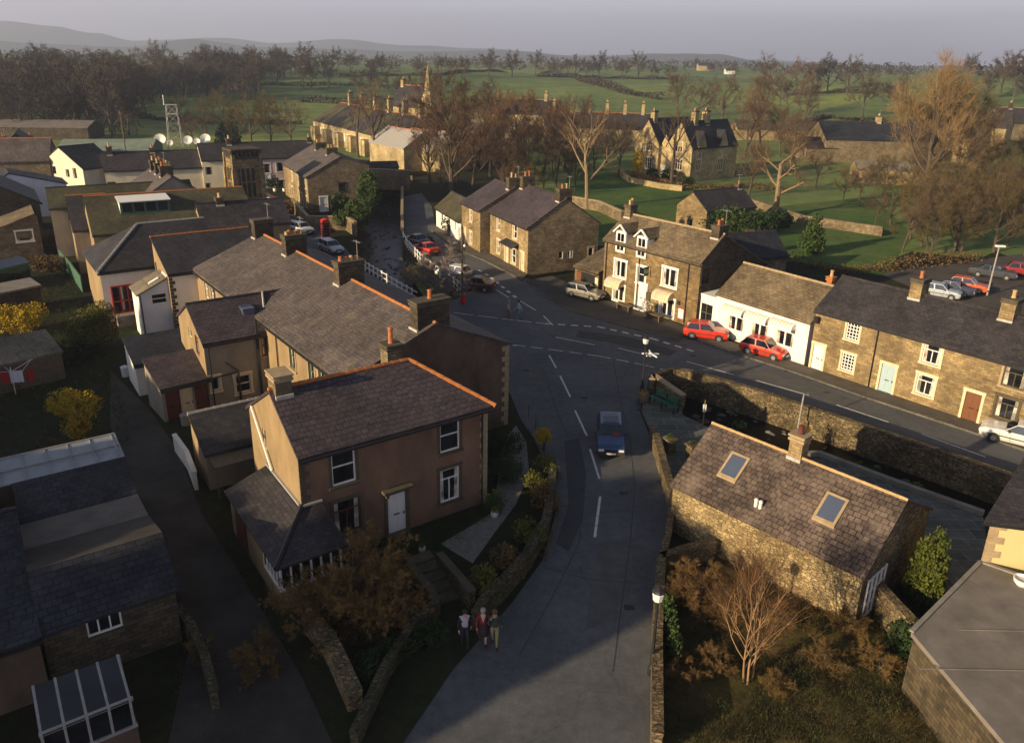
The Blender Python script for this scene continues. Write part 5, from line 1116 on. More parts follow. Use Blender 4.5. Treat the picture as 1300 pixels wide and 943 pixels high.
for xg,wg in((2.9,2.4),(9.4,2.6)):
    r=MB(); r.box(xg-wg/2,xg+wg/2,-.12,3.0,6.0,6.9); r.poly([(xg-wg/2,-.12,6.9),(xg+wg/2,-.12,6.9),(xg,-.12,9.3)]); r.build('gablet',M['stone_house'],BH.root)
    r=MB(); r.slab([(xg-wg/2-.2,-.3,6.8),(xg,-.3,9.45),(xg,2.2,9.45),(xg-wg/2-.2,1.2,6.8)],.12); r.slab([(xg,-.3,9.45),(xg+wg/2+.2,-.3,6.8),(xg+wg/2+.2,1.2,6.8),(xg,2.2,9.45)],.12); r.build('gablet_roof',M['slate_blue'],BH.root)
def far(name,label,cat,px,py,a,L,D,He,Hr,wl,rf,n=1,step=None,**k):
    p=TP(px,py); a=R_(a); rt=None
    return House(name,label,cat,p,a,L,D,He,Hr,wl,rf,base=p.z,gutter=False,z0=-3,**k)
# cottages with tall chimneys
pa=TP(399,176); pb=TP(497,206); aa=ang(pa,pb); LL=(pb-pa).length; n=6
for i in range(n):
    q=pa.lerp(pb,i/n)
    ord_=['farthest','second','third','fourth','fifth','nearest'][i]
    H=House('railway_cottage',f'{ord_} of the row of lit stone cottages with tall chimneys beyond the beck','cottage',q,aa,LL/n-.05,13,4.6,9.0,'stone_house','slate_dark' if i%2 else 'moss_slate',yr=8,base=max(0,q.z),ridge='terracotta',gutter=False,z0=-2,group='row of cottages with tall chimneys',chim=[(LL/n-1,8,.9,1.2,3.0,2,'pot_buff','stone_house')],wallmats={'F':'stone_house'})
    bx_=MB(); bx_.box(2,4.2,-1.6,.05,-1,3.4); bx_.box(LL/n-5,LL/n-2.8,-1.6,.05,-1,3.4); bx_.build('porch',M['stone_house'],H.root); g=MB()
    for xx in(.6,5.2,7.6): g.box(xx,xx+.9,-.06,-.004,1.4,3.4)
    g.build('window',M['white'],H.root)
far('stone_house','pale-roofed stone house nearest the wall below the tall-chimney cottages','house',470,207,-55,16,9,4.5,7.5,'stone_house','lead',ridge='terracotta')
far('stone_house','second pale-roofed stone building right of the cottages','house',503,212,-40,13,9,4.5,7.5,'stone_house','lead',ridge='terracotta')
far('gothic_house','gabled stone house with arched window above the tall-chimney cottages','house',495,178,-40,12,9,9,14,'stone_house','slate_dark',ridge='terracotta',chim=[(1,4.5,1,1,1.5,2,'pot_buff','stone_house')],wins=[('R',510,147,2,3,'tri','cream','cream')])
pq=TP(545,190); spz=thing('church_spire','small stone church spire rising behind the trees','spire',pq,.4)
b=MB(); b.box(-3,3,-3,3,-2,8); b.build('tower',M['stone_house'],spz); b=MB(); b.lathe((0,0,8),[(3.2,0),(2.2,2.5),(1.0,6),(.15,11.5),(.02,12.2)],8); b.build('spire',M['stone_house'],spz)
far('cottage_row','pale-roofed cottage glimpsed between the bare trees','cottage',585,190,-20,14,8,4,7,'stone_house','lead',ridge='terracotta')
far('brick_house','stone house with tall chimneys deep among the bare trees','house',615,165,-15,22,9,5,9,'stone_house','slate_dark',ridge='terracotta',chim=[(3,4.5,1,1,2,2,'pot_buff','stone_house'),(18,4.5,1,1,2,2,'pot_buff','stone_house')])
far('cottage_row','row of stone cottages left of the mansion with six tall chimneys','cottage',690,186,-9,27,9,5.0,8.5,'stone_house','slate_dark',ridge='terracotta',chim=[(2+k*4.6,4.5,.8,.8,2.6,2,'pot_buff','stone_house') for k in range(6)])
far('factory','long low factory with dark roof right of the mansion','factory',1045,205,-4,26,16,5,8.5,'stone_brown','slate_blue',chim=[(14,8,1,1.5,1.5,2,'pot_buff','stone_house')],wallmats={'L':'stone_warm'},ridge='slate')
far('factory','gabled stone building at the right end of the long factory','factory',1140,198,-50,16,12,5.5,9,'stone_house','slate_blue',ridge='slate')
far('farm_building','gabled stone building behind the golden willow','house',1196,188,-40,14,10,6,9.5,'stone_house','slate_dark',ridge='slate')
far('terrace_row','distant stone terrace with sunlit ridge at the right edge','terrace',1262,178,-12,34,9,5,9,'stone_brown','slate_dark',ridge='terracotta',chim=[(4,4.5,1,1,1.5,2)])
far('low_shed','low stone shed with grey roof in front of the long factory','shed',1022,205,0,18,9,3,5,'stone_brown','slate_dark',ridge='slate')
far('long_shed','very long low pale-roofed shed behind the garden trees','shed',1085,232,-14,42,8,2.6,3.8,'stone_warm','asbestos',ridge=None)
far('farm_building','low barn with pale roof right behind the mansion','barn',935,178,-3,26,10,3,5,'stone_warm','moss_slate',ridge='slate')
far('stone_barn','ruined stone barn alone in the far left field','barn',248,112,0,20,8,3,5,'stone_brown','slate_brown',ridge='slate')
far('farmhouse','tiny distant farmhouse on the skyline above the mansion','farmhouse',886,90,0,14,8,5,8,'stone_house','slate_dark',ridge=None); far('farmhouse','tiny white farmhouse on the skyline right of the other','farmhouse',921,95,0,9,7,3.5,5.5,'white_wash','slate_dark',ridge=None)
GR=House('green_roofed_hall','large pale green-roofed works shed behind the white row','works shed',Vector((-88,151,0)),R_(14),17,13,3.4,5.0,'green','greenroof',ridge=None,gutter=False)
far('long_shed','long grey shed with lit end at the left edge below the wood','shed',-30,176,4,27,9,2.8,4.2,'stone_dark','felt',ridge=None)
# ------------------------------------------------------------------ vehicles
CARCOL=dict(blue=(.012,.05,.15),red=(.62,.035,.012),white=(.72,.70,.66),maroon=(.10,.012,.012),grey=(.22,.20,.165),silver=(.42,.47,.52),yellowgreen=(.48,.50,.16),darkblue=(.02,.03,.06),orange=(.60,.10,.02),paleblue=(.20,.32,.45),crimson=(.30,.01,.015),charcoal=(.05,.055,.065))
for k_,c_ in CARCOL.items(): M['car_'+k_]=carpaint('paint_'+k_,c_)
def cars(px,py,deg,label,col,style='hatch',L=3.9,**k):
    p=P(px,py); return car(label,p.x,p.y,R_(deg),'car_'+col,style,L,**k)
cb=cars(774,563,-95,'blue hatchback driving down the middle road toward the camera','blue','hatch',4.15,Wd=1.68)
b=MB(); b.box(-.85,.05,-.42,.42,1.402,1.42); b.build('sunroof',M['carglass'],cb,uv=False)
b=MB(); b.box(.15,.75,.12,.5,.9,1.04); b.build('seat_cover',M['cloth_red'],cb,uv=False)
cars(896,429,-18,'red hatchback parked at the corner of the inn, seen from behind','red','hatch',3.6)
cars(970,451,-42,'red hatchback parked in front of the white shop beneath its awnings','red','hatch',3.6)
cars(743,378,-35,'grey-beige hatchback parked outside the open garage by the inn','grey','estate',3.7)
cars(604,368,165,'dark maroon car stopped at the junction, seen from behind','maroon','saloon',3.8)
bpy.data.objects  # (kept)
cars(576,352,150,'white hatchback behind the maroon car at the junction','white','hatch',3.9)
cars(541,322,130,'red saloon parked up the lane beside the white railings','red','saloon',3.8)
cars(529,311,130,'dark saloon parked up the lane ahead of the red one','charcoal','saloon',3.8)
cars(1292,563,143,'white saloon entering from the right edge past the stone terrace','white','saloon',4.2)
cars(421,320,-52,'silver-blue estate car parked near the red telephone box','silver','estate',4.0)
cars(349,262,-20,'dark red car, farthest in the row by the stone tower','crimson','saloon',3.8); cars(350,271,-20,'bright red car, second from the tower','red','hatch',3.7); cars(352,279,-18,'pale blue car in the middle of the row by the tower','paleblue','hatch',3.8)
cars(362,288,-20,'yellow-green car parked nearer than the pale blue one','yellowgreen','saloon',3.9); cars(384,296,-45,'white car with dark roof beside the garden wall','white','hatch',3.6)
cars(1259,352,-32,'long charcoal coupe in the car park beyond the terrace','charcoal','saloon',4.5); cars(1300,350,-32,'crimson hatchback at the right end of the car park','crimson','hatch',3.8); cars(1228,369,-38,'orange-red car in the car park behind the ridge','orange','hatch',3.7)
cars(1209,373,-38,'dark blue car in the car park behind the ridge','darkblue','saloon',3.9); cars(1193,377,-38,'silver car half hidden by the terrace roof','silver','hatch',3.7)
p=P(546,309); mb=thing('motorbike','dark motorbike parked beside the dark saloon up the lane','motorbike',p,R_(130))
b=MB(); b.tube((-.65,-.06,.3),(-.65,.06,.3),.3,n=12); b.build('wheel',M['tyre'],mb); b=MB(); b.tube((.65,-.06,.3),(.65,.06,.3),.3,n=12); b.build('wheel',M['tyre'],mb)
b=MB(); b.box(-.35,.35,-.16,.16,.35,.75,tx=.05); b.box(-.6,.1,-.14,.14,.75,.88); b.tube((.65,0,.3),(.42,0,1.0),.04); b.tube((.42,-.35,1.02),(.42,.35,1.02),.02); b.build('frame',M['black'],mb)
# ------------------------------------------------------------------ people
p=P(645,405); person('person in pink top and brown trousers standing at the junction',p.x,p.y,R_(-20),dict(lf=.08,rf=-.06),'pink','taupe','hair_grey',extra='bare',hs=1.72)
p=P(659,406); person('person in pale blue shirt and jeans striding across the junction',p.x,p.y,R_(200),dict(lf=.34,rf=-.3,la=-.2,ra=.25),'shirt_blue','jeans','hair_dark',extra='bare',hs=1.78)
p=P(590,819); person('person in dark suit with pale shirt front, left of the three walkers',p.x,p.y,R_(-78),dict(lf=.15,rf=-.12,la=-.05,ra=.1),'shirt_lilac','navy','hair_dark',sleeve='navy',hs=1.72)
p=P(613,816); r_,V_,k_=person('woman in maroon jacket with white scarf and dark skirt, middle of the three walkers',p.x,p.y,R_(-85),dict(lf=.22,rf=-.2,la=-.15,ra=.12),'maroon','skin','hair_grey',skirt='darkskirt',extra='long',hs=1.68)
b=MB(); b.poly([(.17,-.10,1.46),(.20,0,1.12),(.17,.10,1.46),(.13,0,1.50)]); b.build('scarf',M['scarf'],r_)
p=P(628,820); person('person in dark green jacket and khaki trousers raising a hand, right of the three walkers',p.x,p.y,R_(-95),dict(lf=.2,rf=-.22,rel=(.22,-.24,1.22),rhd=(.28,-.14,1.46)),'tweed','khaki','hair_brown',hs=1.75)
# ------------------------------------------------------------------ street furniture
def lamp(px,py,h,label,lantern='white',glob=True,name='street_lamp'):
    p=P(px,py); t=thing(name,label,'street lamp',p); b=MB(); b.lathe((0,0,0),[(.14,0),(.14,.35),(.08,.5),(.065,h*.5),(.05,h)],8); b.build('post',M['black'],t)
    b=MB(); b.lathe((0,0,h),[(.06,0),(.17,.06),(.21,.34),(.17,.42)],8); b.build('lantern',M[lantern],t); b=MB(); b.lathe((0,0,h+.42),[(.25,0),(.2,.08),(.05,.2)],8); b.build('cap',M['black'],t); return t
lamp(815,495,3.4,'black lamp post at the corner of the beck wall beside the daffodil tub'); lamp(826,856,3.3,'black lamp post with pale lantern at the bottom of the road')
p=P(815,495); fp=thing('sign_cluster','white globe with pale blue arms beside the junction lamp post','sign',p+Vector((.42,.1,0)),.3)
b=MB(); b.tube((0,0,0),(0,0,2.9),.03,n=6); b.build('post',M['black'],fp); b=MB(); b.lathe((0,0,2.45),[(.03,0),(.15,.08),(.18,.18),(.15,.28),(.03,.34)],10); b.build('globe',M['white'],fp)
b=MB(); 
for k in range(5): a=k*1.26; b.tube((.2*math.cos(a),.2*math.sin(a),2.66),(.62*math.cos(a),.62*math.sin(a),2.6+.1*(k%2)),.06,.05,5)
b.build('arm',M['white_blue'],fp)
p=P(1253,375); t=thing('street_lamp','tall grey column lamp with white head beside the car park','street lamp',p); b=MB(); b.tube((0,0,0),(.1,0,5.0),.09,.06,8); b.build('post',M['lead'],t); b=MB(); b.box(-.25,.65,-.2,.2,4.98,5.15,tx=.06,ty=.04); b.build('head',M['white'],t)
def pole(px,py,h,label,r=.13,arms=True):
    p=P(px,py); t=thing('telegraph_pole',label,'pole',p); b=MB(); b.tube((0,0,-.3),(0,0,h),r,r*.75,8); b.build('post',M['polewood'],t)
    if arms: b=MB(); b.box(-.5,.5,-.05,.05,h-.5,h-.4); b.build('crossarm',M['polewood'],t)
pole(587,386,7.4,'brown telegraph pole at the junction by the white railings',arms=False); pole(163,215,11,'leaning telegraph pole behind the white row'); pole(62,225,7,'thin telegraph pole beside the cream gable',.1,False)
p=P(590,352); t=thing('street_lamp','slim black lamp post behind the telegraph pole','street lamp',p); b=MB(); b.tube((0,0,0),(0,0,3.2),.05,.04,6); b.build('post',M['black'],t); b=MB(); b.lathe((0,0,3.2),[(.05,0),(.15,.1),(.1,.3)],8); b.build('lantern',M['white'],t)
def railing(pts,label,h=1.05,sp=1.1,mat='white'):
    t=thing('white_railing',label,'railing',(0,0,0)); b=MB(); r=MB(); pts=[Vector(q) for q in pts]
    for a,c in zip(pts,pts[1:]):
        n=max(1,int((c-a).length/sp)); 
        for k in range(n): q=a.lerp(c,k/n); b=MB(); b.box(-.06,.06,-.06,.06,0,h+.08); b.build('post',M[mat],t,loc=q)
        for zz in(.45,.98): r.tube(a+Vector((0,0,zz)),c+Vector((0,0,zz)),.05,.05,4)
    r.build('rail',M[mat],t)
def zz_(l): return [Vector((p.x,p.y,0)) for p in l]
railing(zz_([P(512,305),P(517,315),P(527,326),P(540,339),P(553,348),P(576,365),P(590,378)]),'white post-and-rail fence curving along the lane side of the beck')
railing(zz_([P(464,344),P(485,357),P(504,369),P(530,384)]),'shorter white railing on the terrace side of the beck')
wall('low stone wall along the lane above the beck',zz_([P(511,244),P(510.5,275),P(511,302)]),.35,.9,'stone_wall')
p=P(414,303); t=thing('telephone_box','red telephone box on the green by the beck','telephone box',p,R_(30))
b=MB(); b.box(-.45,.45,-.45,.45,0,.35); b.box(-.45,.45,-.45,.45,2.05,2.4)
for sx in(-1,1):
    for sy in(-1,1): b.box(sx*.45-.08*(sx>0),sx*.45+.08*(sx<0),sy*.45-.08*(sy>0),sy*.45+.08*(sy<0),.35,2.05)
b.lathe((0,0,2.4),[(.44,0),(.36,.1),(.1,.17)],12)
for zz in(.7,1.05,1.4,1.75):
    for sx in(-1,1): b.box(sx*.43-.015,sx*.43+.015,-.4,.4,zz,zz+.05); b.box(-.4,.4,sx*.43-.015,sx*.43+.015,zz+.001,zz+.051)
b.build('body',M['red'],t); b=MB(); b.box(-.40,.40,-.40,.40,.3,2.1); b.build('glass',M['glass'],t)
p=P(588,386); t=thing('litter_bin','red litter bin at the end of the white railing','litter bin',p); b=MB(); b.lathe((0,0,0),[(.2,0),(.26,.1),(.28,.8),(.3,.86),(.24,.9)],12); b.build('bin',M['red'],t)
p=P(587.5,371); t=thing('road_sign','small yellow road sign facing sideways by the telegraph pole','sign',p); b=MB(); b.tube((0,0,0),(0,0,1.9),.03,n=6); b.build('post',M['lead'],t); b=MB(); b.box(-.25,.25,-.02,.02,1.3,1.9); b.build('plate',M['plate_y'],t)
a=P(829,508,.1); c=P(862,524,.1); be=thing('bench','long dark green slatted bench against the beck wall','bench',a.lerp(c,.5)+Vector((-.1,-.12,0)),ang(a,c)); L=(c-a).length
b=MB(); 
for k in range(3): b.box(-L/2,L/2,-.35+k*.15,-.24+k*.15,.42,.46)
b.build('seat',M['darkgreen'],be); b=MB()
for k in range(3): b.box(-L/2,L/2,.12+k*.03,.15+k*.03,.55+k*.15,.65+k*.15)
b.build('backrest',M['darkgreen'],be)
for sx in(-.45,0,.45): b=MB(); b.box(sx*L-.04,sx*L+.04,-.34,-.28,0,.42); b.box(sx*L-.04,sx*L+.04,.1,.17,0,.95); b.build('leg',M['black'],be)
def tub(px,py,label,flower='leaf_yellow',r=.32,h=.5,z=.1,mat='wood'):
    p=P(px,py,z); t=thing('planter',label,'planter',p); b=MB(); b.lathe((0,0,0),[(r*.8,0),(r,h*.5),(r*.92,h),(r*.8,h),(r*.75,h*.9)],12); b.build('tub',M[mat],t)
    if flower: leaf_cloud(int(px),[(0,0,h+.08,r,r,.2)],160,.05).build('flowers',M[flower],t,uv=False)
tub(816,510,'wooden tub of yellow daffodils at the foot of the junction lamp post',r=.42,h=.6); tub(628,655,'white pot of daffodils at the right corner of the brown house',r=.2,h=.3,z=0,mat='white'); tub(536,700,'small white pot on the brown house path beneath the window','leaf_green',.16,.28,0,'white')
tub(349,243,'white-potted yellow flowers right of the pink house door',r=.3,h=.5,z=0,mat='white'); tub(361,243,'yellow flowers in a white pot under the pink house lower window',r=.3,h=.5,z=0,mat='white')
for px,py,l in((849,572,'upright stone trough nearest the roadside wall on the flagged terrace'),(878,580,'small stone planter by the roof corner on the flagged terrace')):
    p=P(px,py,.1); t=thing('stone_trough',l,'planter',p,.5); b=MB(); b.box(-.28,.28,-.28,.28,0,.75,tx=.04,ty=.04); b.box(-.34,.34,-.34,.34,.75,.85); b.build('trough',M['stone_wall'],t); leaf_cloud(int(px),[(0,0,.95,.28,.28,.18)],120,.05).build('plant',M['leaf_green'],t,uv=False)
p=P(821,396); t=thing('wagon_wheel','old pale wagon wheel leaning by the inn door','wheel',p+Vector((0,-.1,0)),aP); b=MB(); n=18
for k in range(n):
    a0=2*math.pi*k/n;a1=2*math.pi*(k+1)/n; b.tube((.55*math.cos(a0),-.1,.58+.55*math.sin(a0)),(.55*math.cos(a1),-.1,.58+.55*math.sin(a1)),.045,n=5)
for k in range(8): a0=math.pi*k/4; b.tube((0,-.1,.58),(.55*math.cos(a0),-.1,.58+.55*math.sin(a0)),.025,n=5)
b.build('wheel',M['lead'],t)
for px,py,l in((800,392,'low dark wooden table left of the inn door'),(838,404,'low dark wooden bench right of the inn wheel')):
    p=P(px,py); t=thing('outdoor_table',l,'table',p+Vector((-.6,-.6,0)),aP); b=MB(); b.box(-.9,.9,-.35,.35,.55,.62); b.build('top',M['wood'],t)
    for sx in(-.7,.7): b=MB(); b.box(sx-.05,sx+.05,-.3,.3,0,.55); b.build('leg',M['wood'],t)
p=P(900,566,.0); t=thing('sign_post','thin dark post with small white notice on the beck bank','post',P(892,541,.1)); b=MB(); b.tube((0,0,0),(0,0,1.8),.04,n=6); b.build('post',M['wood'],t); b=MB(); b.box(-.1,.1,-.03,.03,1.0,1.5); b.build('notice',M['white'],t)
t=thing('pole','pale grey pole rising from the beck wall above the stone cottage','pole',P(1010,556,-1)); b=MB(); b.tube((0,0,-1),(.1,0,3.0),.05,n=6); b.tube((.1,0,3.0),(.5,.3,3.0),.04,n=6); b.build('post',M['lead'],t)
# lattice mast and dishes
p=P(226,203); t=thing('lattice_mast','grey lattice communications mast behind the white row','mast',p,.3); hM=11.3
b=MB(); w0,w1=1.5,1.0
cr=[(-1,-1),(1,-1),(1,1),(-1,1)]
def cp(k,f): w=w0+(w1-w0)*f; return Vector((cr[k%4][0]*w,cr[k%4][1]*w,f*hM))
for k in range(4):
    b.tube(cp(k,0),cp(k,1),.08,.07,5)
    for j in range(6):
        f0,f1=j/6,(j+1)/6; b.tube(cp(k,f0),cp(k+1,f1),.035,.035,4); b.tube(cp(k+1,f0),cp(k,f1),.035,.035,4); b.tube(cp(k,f1),cp(k+1,f1),.045,.045,4)
b.build('lattice',M['lead'],t); b=MB(); b.box(-1.2,1.2,-1.2,1.2,hM-1.8,hM-1.7); b.box(-1.15,1.15,-1.15,1.15,hM,hM+.12); b.build('platform',M['lead'],t); b=MB(); b.tube((-1.4,0,hM),(-1.4,0,hM+2),.08,n=5); b.build('antenna',M['white'],t)
ldn=['leftmost and largest','small','mid-sized','small round','rightmost']
for i,(px,py,r) in enumerate(((206,190,1.25),(218,191,.7),(241,189,1.0),(252,189,.75),(263,188,1.15))):
    p=P(px,py+8); t=thing('satellite_dish',f'{ldn[i]} white dish in the line below the lattice mast' if i!=1 else 'small white dish just left of the lattice mast foot','satellite dish',p,R_(15)); b=MB(); pr=None; m_=[]
    for k in range(5): rr=r*k/4; m_.append((max(.02,rr),.35*r*(k/4)**2))
    b.lathe((0,0,0),m_+[(r*.98,.35*r+.06),(.02,.08)],16); o=b.build('dish',M['white'],t,uv=False,loc=(0,0,2.2+r)); o.rotation_euler=(R_(65),0,0); b=MB(); b.tube((0,.2,0),(0,.1,2.2+r),.1,n=6); b.build('stand',M['lead'],t)
# laundry
t=thing('rotary_dryer','rotary clothes dryer hung with red and white washing in the shaded garden','clothes dryer',P(20,500,0)+Vector((0,0,0)),R_(62))
b=MB(); b.tube((0,0,0),(0,0,1.9),.03,n=6); [b.tube((0,0,1.6),(1.5*math.cos(a),1.5*math.sin(a),2.0),.02,n=5) for a in(0,1.57,3.14,4.71)]; [b.tube((1.4*math.cos(a),1.4*math.sin(a),1.98),(1.4*math.cos(a+1.57),1.4*math.sin(a+1.57),1.98),.012,n=4) for a in(0,1.57,3.14,4.71)]; b.build('frame',M['white'],t)
for i,(x0,w_,m_) in enumerate(((-.1,.5,'cloth_red'),(.45,.75,'cloth_white'),(1.35,.5,'cloth_red'),(-.75,.5,'cloth_white'))):
    b=MB(); a0=Vector((-1.4+0,0,1.97)).lerp(Vector((0,-1.4,1.97)),.5)
    u_=Vector((.707,-.707,0)); s_=Vector((-1.35,0,1.96))+u_*(x0+.7)
    for k in range(4):
        q0=s_+u_*(w_*k/4)+Vector((.04*(k%2),.04*(k%2),0)); q1=s_+u_*(w_*(k+1)/4)+Vector((.04*((k+1)%2),.04*((k+1)%2),0)); b.poly([q0,q1,q1-Vector((0,0,.8)),q0-Vector((0,0,.8))])
    b.build('laundry',M[m_],t)
# sheds and greenhouses on the left
def smallshed(name,label,px,py,z,L,D,a,roof,wl,He=2.0,Hr=2.4,**k):
    return House(name,label,'shed',P(px,py,z)+Vector((0,0,-z)),R_(a),L,D,He,Hr,wl,roof,ridge=None,gutter=False,ov=.12,**k)
def shed2(name,label,a,b,z,D,roof,wl,He,Hr,**k):
    A=P(*a,z);B=P(*b,z);A.z=B.z=0; return House(name,label,'shed',A,ang(A,B),(B-A).length,D,He,Hr,wl,roof,ridge=None,gutter=False,ov=.12,**k)
shed2('long_shed','long shed with weathered panelled roof beside the yellow bush, left edge',(-50,476),(78,448),1.9,3.6,'asbestos','wood',1.9,2.6,yr=3.4)
shed2('garage','low garage with pale tan roof at the left edge below the greenhouse',(-60,384),(50,362),2.1,2.0,'concrete','stone_dark',2.0,2.3,yr=1.9)
shed2('greenhouse','glass-fronted greenhouse at the left edge',(-40,352),(36,334),1.9,2.4,'skyglass','glass',1.9,2.3)
def aerialwire(a,b,sag,label,name='overhead_wire'):
    w=MB(); n=14; pts=[a.lerp(b,k/n)-Vector((0,0,sag*4*(k/n)*(1-k/n))) for k in range(n+1)]; w.path(pts,.012,4); tag(w.build(name,M['black'],uv=False),label,'wire')
pq_=P(587,386); top_=pq_+Vector((0,0,7.2)); aerialwire(top_,T.W(20,5.5,8.2),.7,'overhead wire from the junction pole to the terrace chimney'); aerialwire(top_,C_.W(.5,4.4,8.6),.6,'overhead wire from the junction pole to the corner cottage'); aerialwire(top_,PU.W(1,2.7,8.6),.7,'overhead wire from the junction pole to the inn')
def bin_(px,py,label,mat='black'):
    p=P(px,py); t=thing('dustbin',label,'dustbin',p); b=MB(); b.lathe((0,0,0),[(.2,0),(.24,.05),(.27,.7)],12); b.build('bin',M[mat],t); b=MB(); b.lathe((0,0,.7),[(.3,0),(.28,.06),(.08,.12),(.06,.17)],12); b.build('lid',M[mat],t)
bin_(262,560,'black dustbin by the coal store doors','lead'); bin_(300,640,'black dustbin behind the lean-to roof corner'); bin_(236,540,'pale dustbin beside the whitewashed yard wall','lead'); bin_(205,470,'dustbin between the wash house and the rear wing'); bin_(160,478,'white water butt beside the back lane','white_blue')
sv=tag(link('hedge',None,None,(0,0,0)),'x','x'); bpy.data.objects.remove(sv)
wall('green-painted garden fence running down beside the hall',zz_([P(78,335),P(92,352),P(106,372)]),.1,1.6,'green',None,'fence','fence')
# garden walls of the detached house
wall('mossy stone garden wall along the road in front of the brown house',zz_([P(700,598),P(700,640),P(692,680),P(668,722),P(640,755),P(612,785),P(604,800)]),.34,.8,'mossy_wall','mossy_wall')
wall('dark mossy wall stepping round the lowest corner of the front garden',zz_([P(556,778),P(530,800),P(490,860),P(450,950)]),.26,.6,'mossy_wall','mossy_wall')
wall('stone steps wall running down from the white front door, right side',zz_([P(558,722),P(580,748),P(600,772)]),.28,.8,'mossy_wall','trim_dark')
wall('stone steps wall running down from the white front door, left side',zz_([P(520,728),P(545,760),P(556,776)]),.26,.5,'mossy_wall','trim_dark')
st=thing('garden_steps','worn stone steps leading down from the white door to the road','steps',P(530,715,0),ang(P(530,715),P(590,790))); b=MB()
for k in range(5): b.box(k*.62,k*.62+.6,-.6,.6,0,.5-k*.1)
b.build('step',M['trim_dark'],st)
wall('sunlit stone wall stub at the bottom of the shaded garden',zz_([P(395,800),P(418,826),P(430,850),P(452,900)]),.55,.8,'stone_wall',None)
wall('broken stone wall beside the back lane at lower left',zz_([P(228,790),P(246,815),P(262,850),P(275,900)]),.26,.8,'mossy_wall','mossy_wall')
hr=thing('handrail','pale green handrail beside the terrace steps at the roadside','handrail',(0,0,0)); b=MB(); q=[P(671,530,0),P(680,545,0),P(690,570,0)]
for v in q: b.tube(v,v+Vector((0,0,.95)),.03,n=5)
b.path([v+Vector((0,0,.95)) for v in q],.035,5); b.build('rail',M['green'],hr)
# walls right of the road
wall('rough stone wall along the flagged terrace beside the road',zz_([P(828,558),P(836,585),P(843,612),P(851,640)]),.36,.85,'stone_wall','stone_wall')
wall('stone wall below the barn gable beside the road',zz_([P(853,640),P(850,668),P(846,700),P(838,728)]),.26,.9,'stone_wall','stone_wall')
wall('retaining wall from the roadside to the barn front across the garden',zz_([P(838,728),P(865,718),P(905,708)]),.3,.9,'stone_wall','stone_wall')
wall('stone garden wall along the lower right of the road',zz_([P(838,728),P(834,780),P(832,840),P(832,960)]),.34,.9,'stone_wall','stone_wall')
wall('long diagonal garden wall running from the barn corner to the bottom right',zz_([P(1090,752),P(1130,800),P(1185,860),P(1260,940)]),.36,1.3,'stone_wall','stone_wall')
wall('low stone edging along the near bank of the beck',zz_([P(985,579),P(1041,578),P(1138,615),P(1248,654)]),.35,.25,'concrete',None)
# ------------------------------------------------------------------ vegetation
def TPg(px,py): p=TP(px,py); return p
# big trees close enough to read individually
def big(label,px,py,hh,seed,bark,twig,name='bare_tree',cat='tree',**k):
    p=TP(px,py); T,C=bare_tree(seed,hh,**k); return tree_thing(label,cat,p,T,C,bark,twig,name)
big('large golden-orange willow towering right of centre above the far fields',1172,262,20.5,11,'bark','twig_gold',name='willow_tree',limbs=14,sub=6,fine=6,tw=20,tl=.10,tww=.0019,spread=.66,up=.8,first=.22,multi=1)
big('second golden-brown willow leaning right beside the taller one',1212,262,18,12,'bark','twig_gold',name='willow_tree',limbs=9,sub=6,fine=6,tw=18,tl=.09,tww=.0022,spread=.6,up=.7,first=.2)
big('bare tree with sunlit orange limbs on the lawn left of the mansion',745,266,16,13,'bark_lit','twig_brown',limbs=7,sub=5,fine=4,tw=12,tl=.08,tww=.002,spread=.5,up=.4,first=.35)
big('slender bare tree directly in front of the mansion',852,237,15,14,'bark','twig_brown',limbs=8,sub=4,fine=4,tw=10,tl=.07,tww=.002,spread=.5)
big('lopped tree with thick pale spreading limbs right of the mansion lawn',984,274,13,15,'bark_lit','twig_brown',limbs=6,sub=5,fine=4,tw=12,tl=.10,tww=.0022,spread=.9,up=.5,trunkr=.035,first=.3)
big('tall dark bare tree behind the low white cottage',573,252,19,16,'bark','twig_red',limbs=11,sub=6,fine=6,tw=18,tl=.07,tww=.0022,spread=.5,up=.6,first=.12)
big('tall bare tree left of the bridge in front of the tall-chimney cottages',478,208,17,17,'bark','twig_brown',limbs=7,sub=5,fine=4,tw=12,tl=.07,tww=.002,spread=.5,up=.5,first=.4)
big('bare forked tree just right of its taller neighbour by the cottages',507,208,15,18,'bark','twig_brown',limbs=6,sub=5,fine=4,tw=12,tl=.07,tww=.002,spread=.6,up=.5,first=.4)
big('thin bare tree at the left of the pair before the cottages',455,200,16,19,'bark','twig_brown',limbs=6,sub=4,fine=4,tw=10,tl=.07,tww=.002,spread=.4,up=.6,first=.4)
big('silver birch with glowing orange stems in the walled garden at the bottom',950,866,5.6,21,'bark_birch','twig_orange',name='birch_tree',limbs=9,sub=6,fine=5,tw=9,tl=.08,tww=.0012,spread=.40,up=.8,multi=3,trunkr=.0075,first=.2)
big('pale blossoming tree by the white railings at the beck',553,392,6.0,22,'bark','blossom',name='blossom_tree',limbs=9,sub=6,fine=6,tw=14,tl=.09,tww=.006,spread=1.1,up=.1,first=.15)
bush('golden-green leafy bush beside the workshop stairs',P(122,443),[(0,0,1.7,1.9,1.7,1.7),(.6,.5,2.6,1.3,1.2,1.1),(-.8,-.3,1.1,1.3,1.2,1.1)],15000,.07,'leaf_olive',23,'leafy_bush','bush')
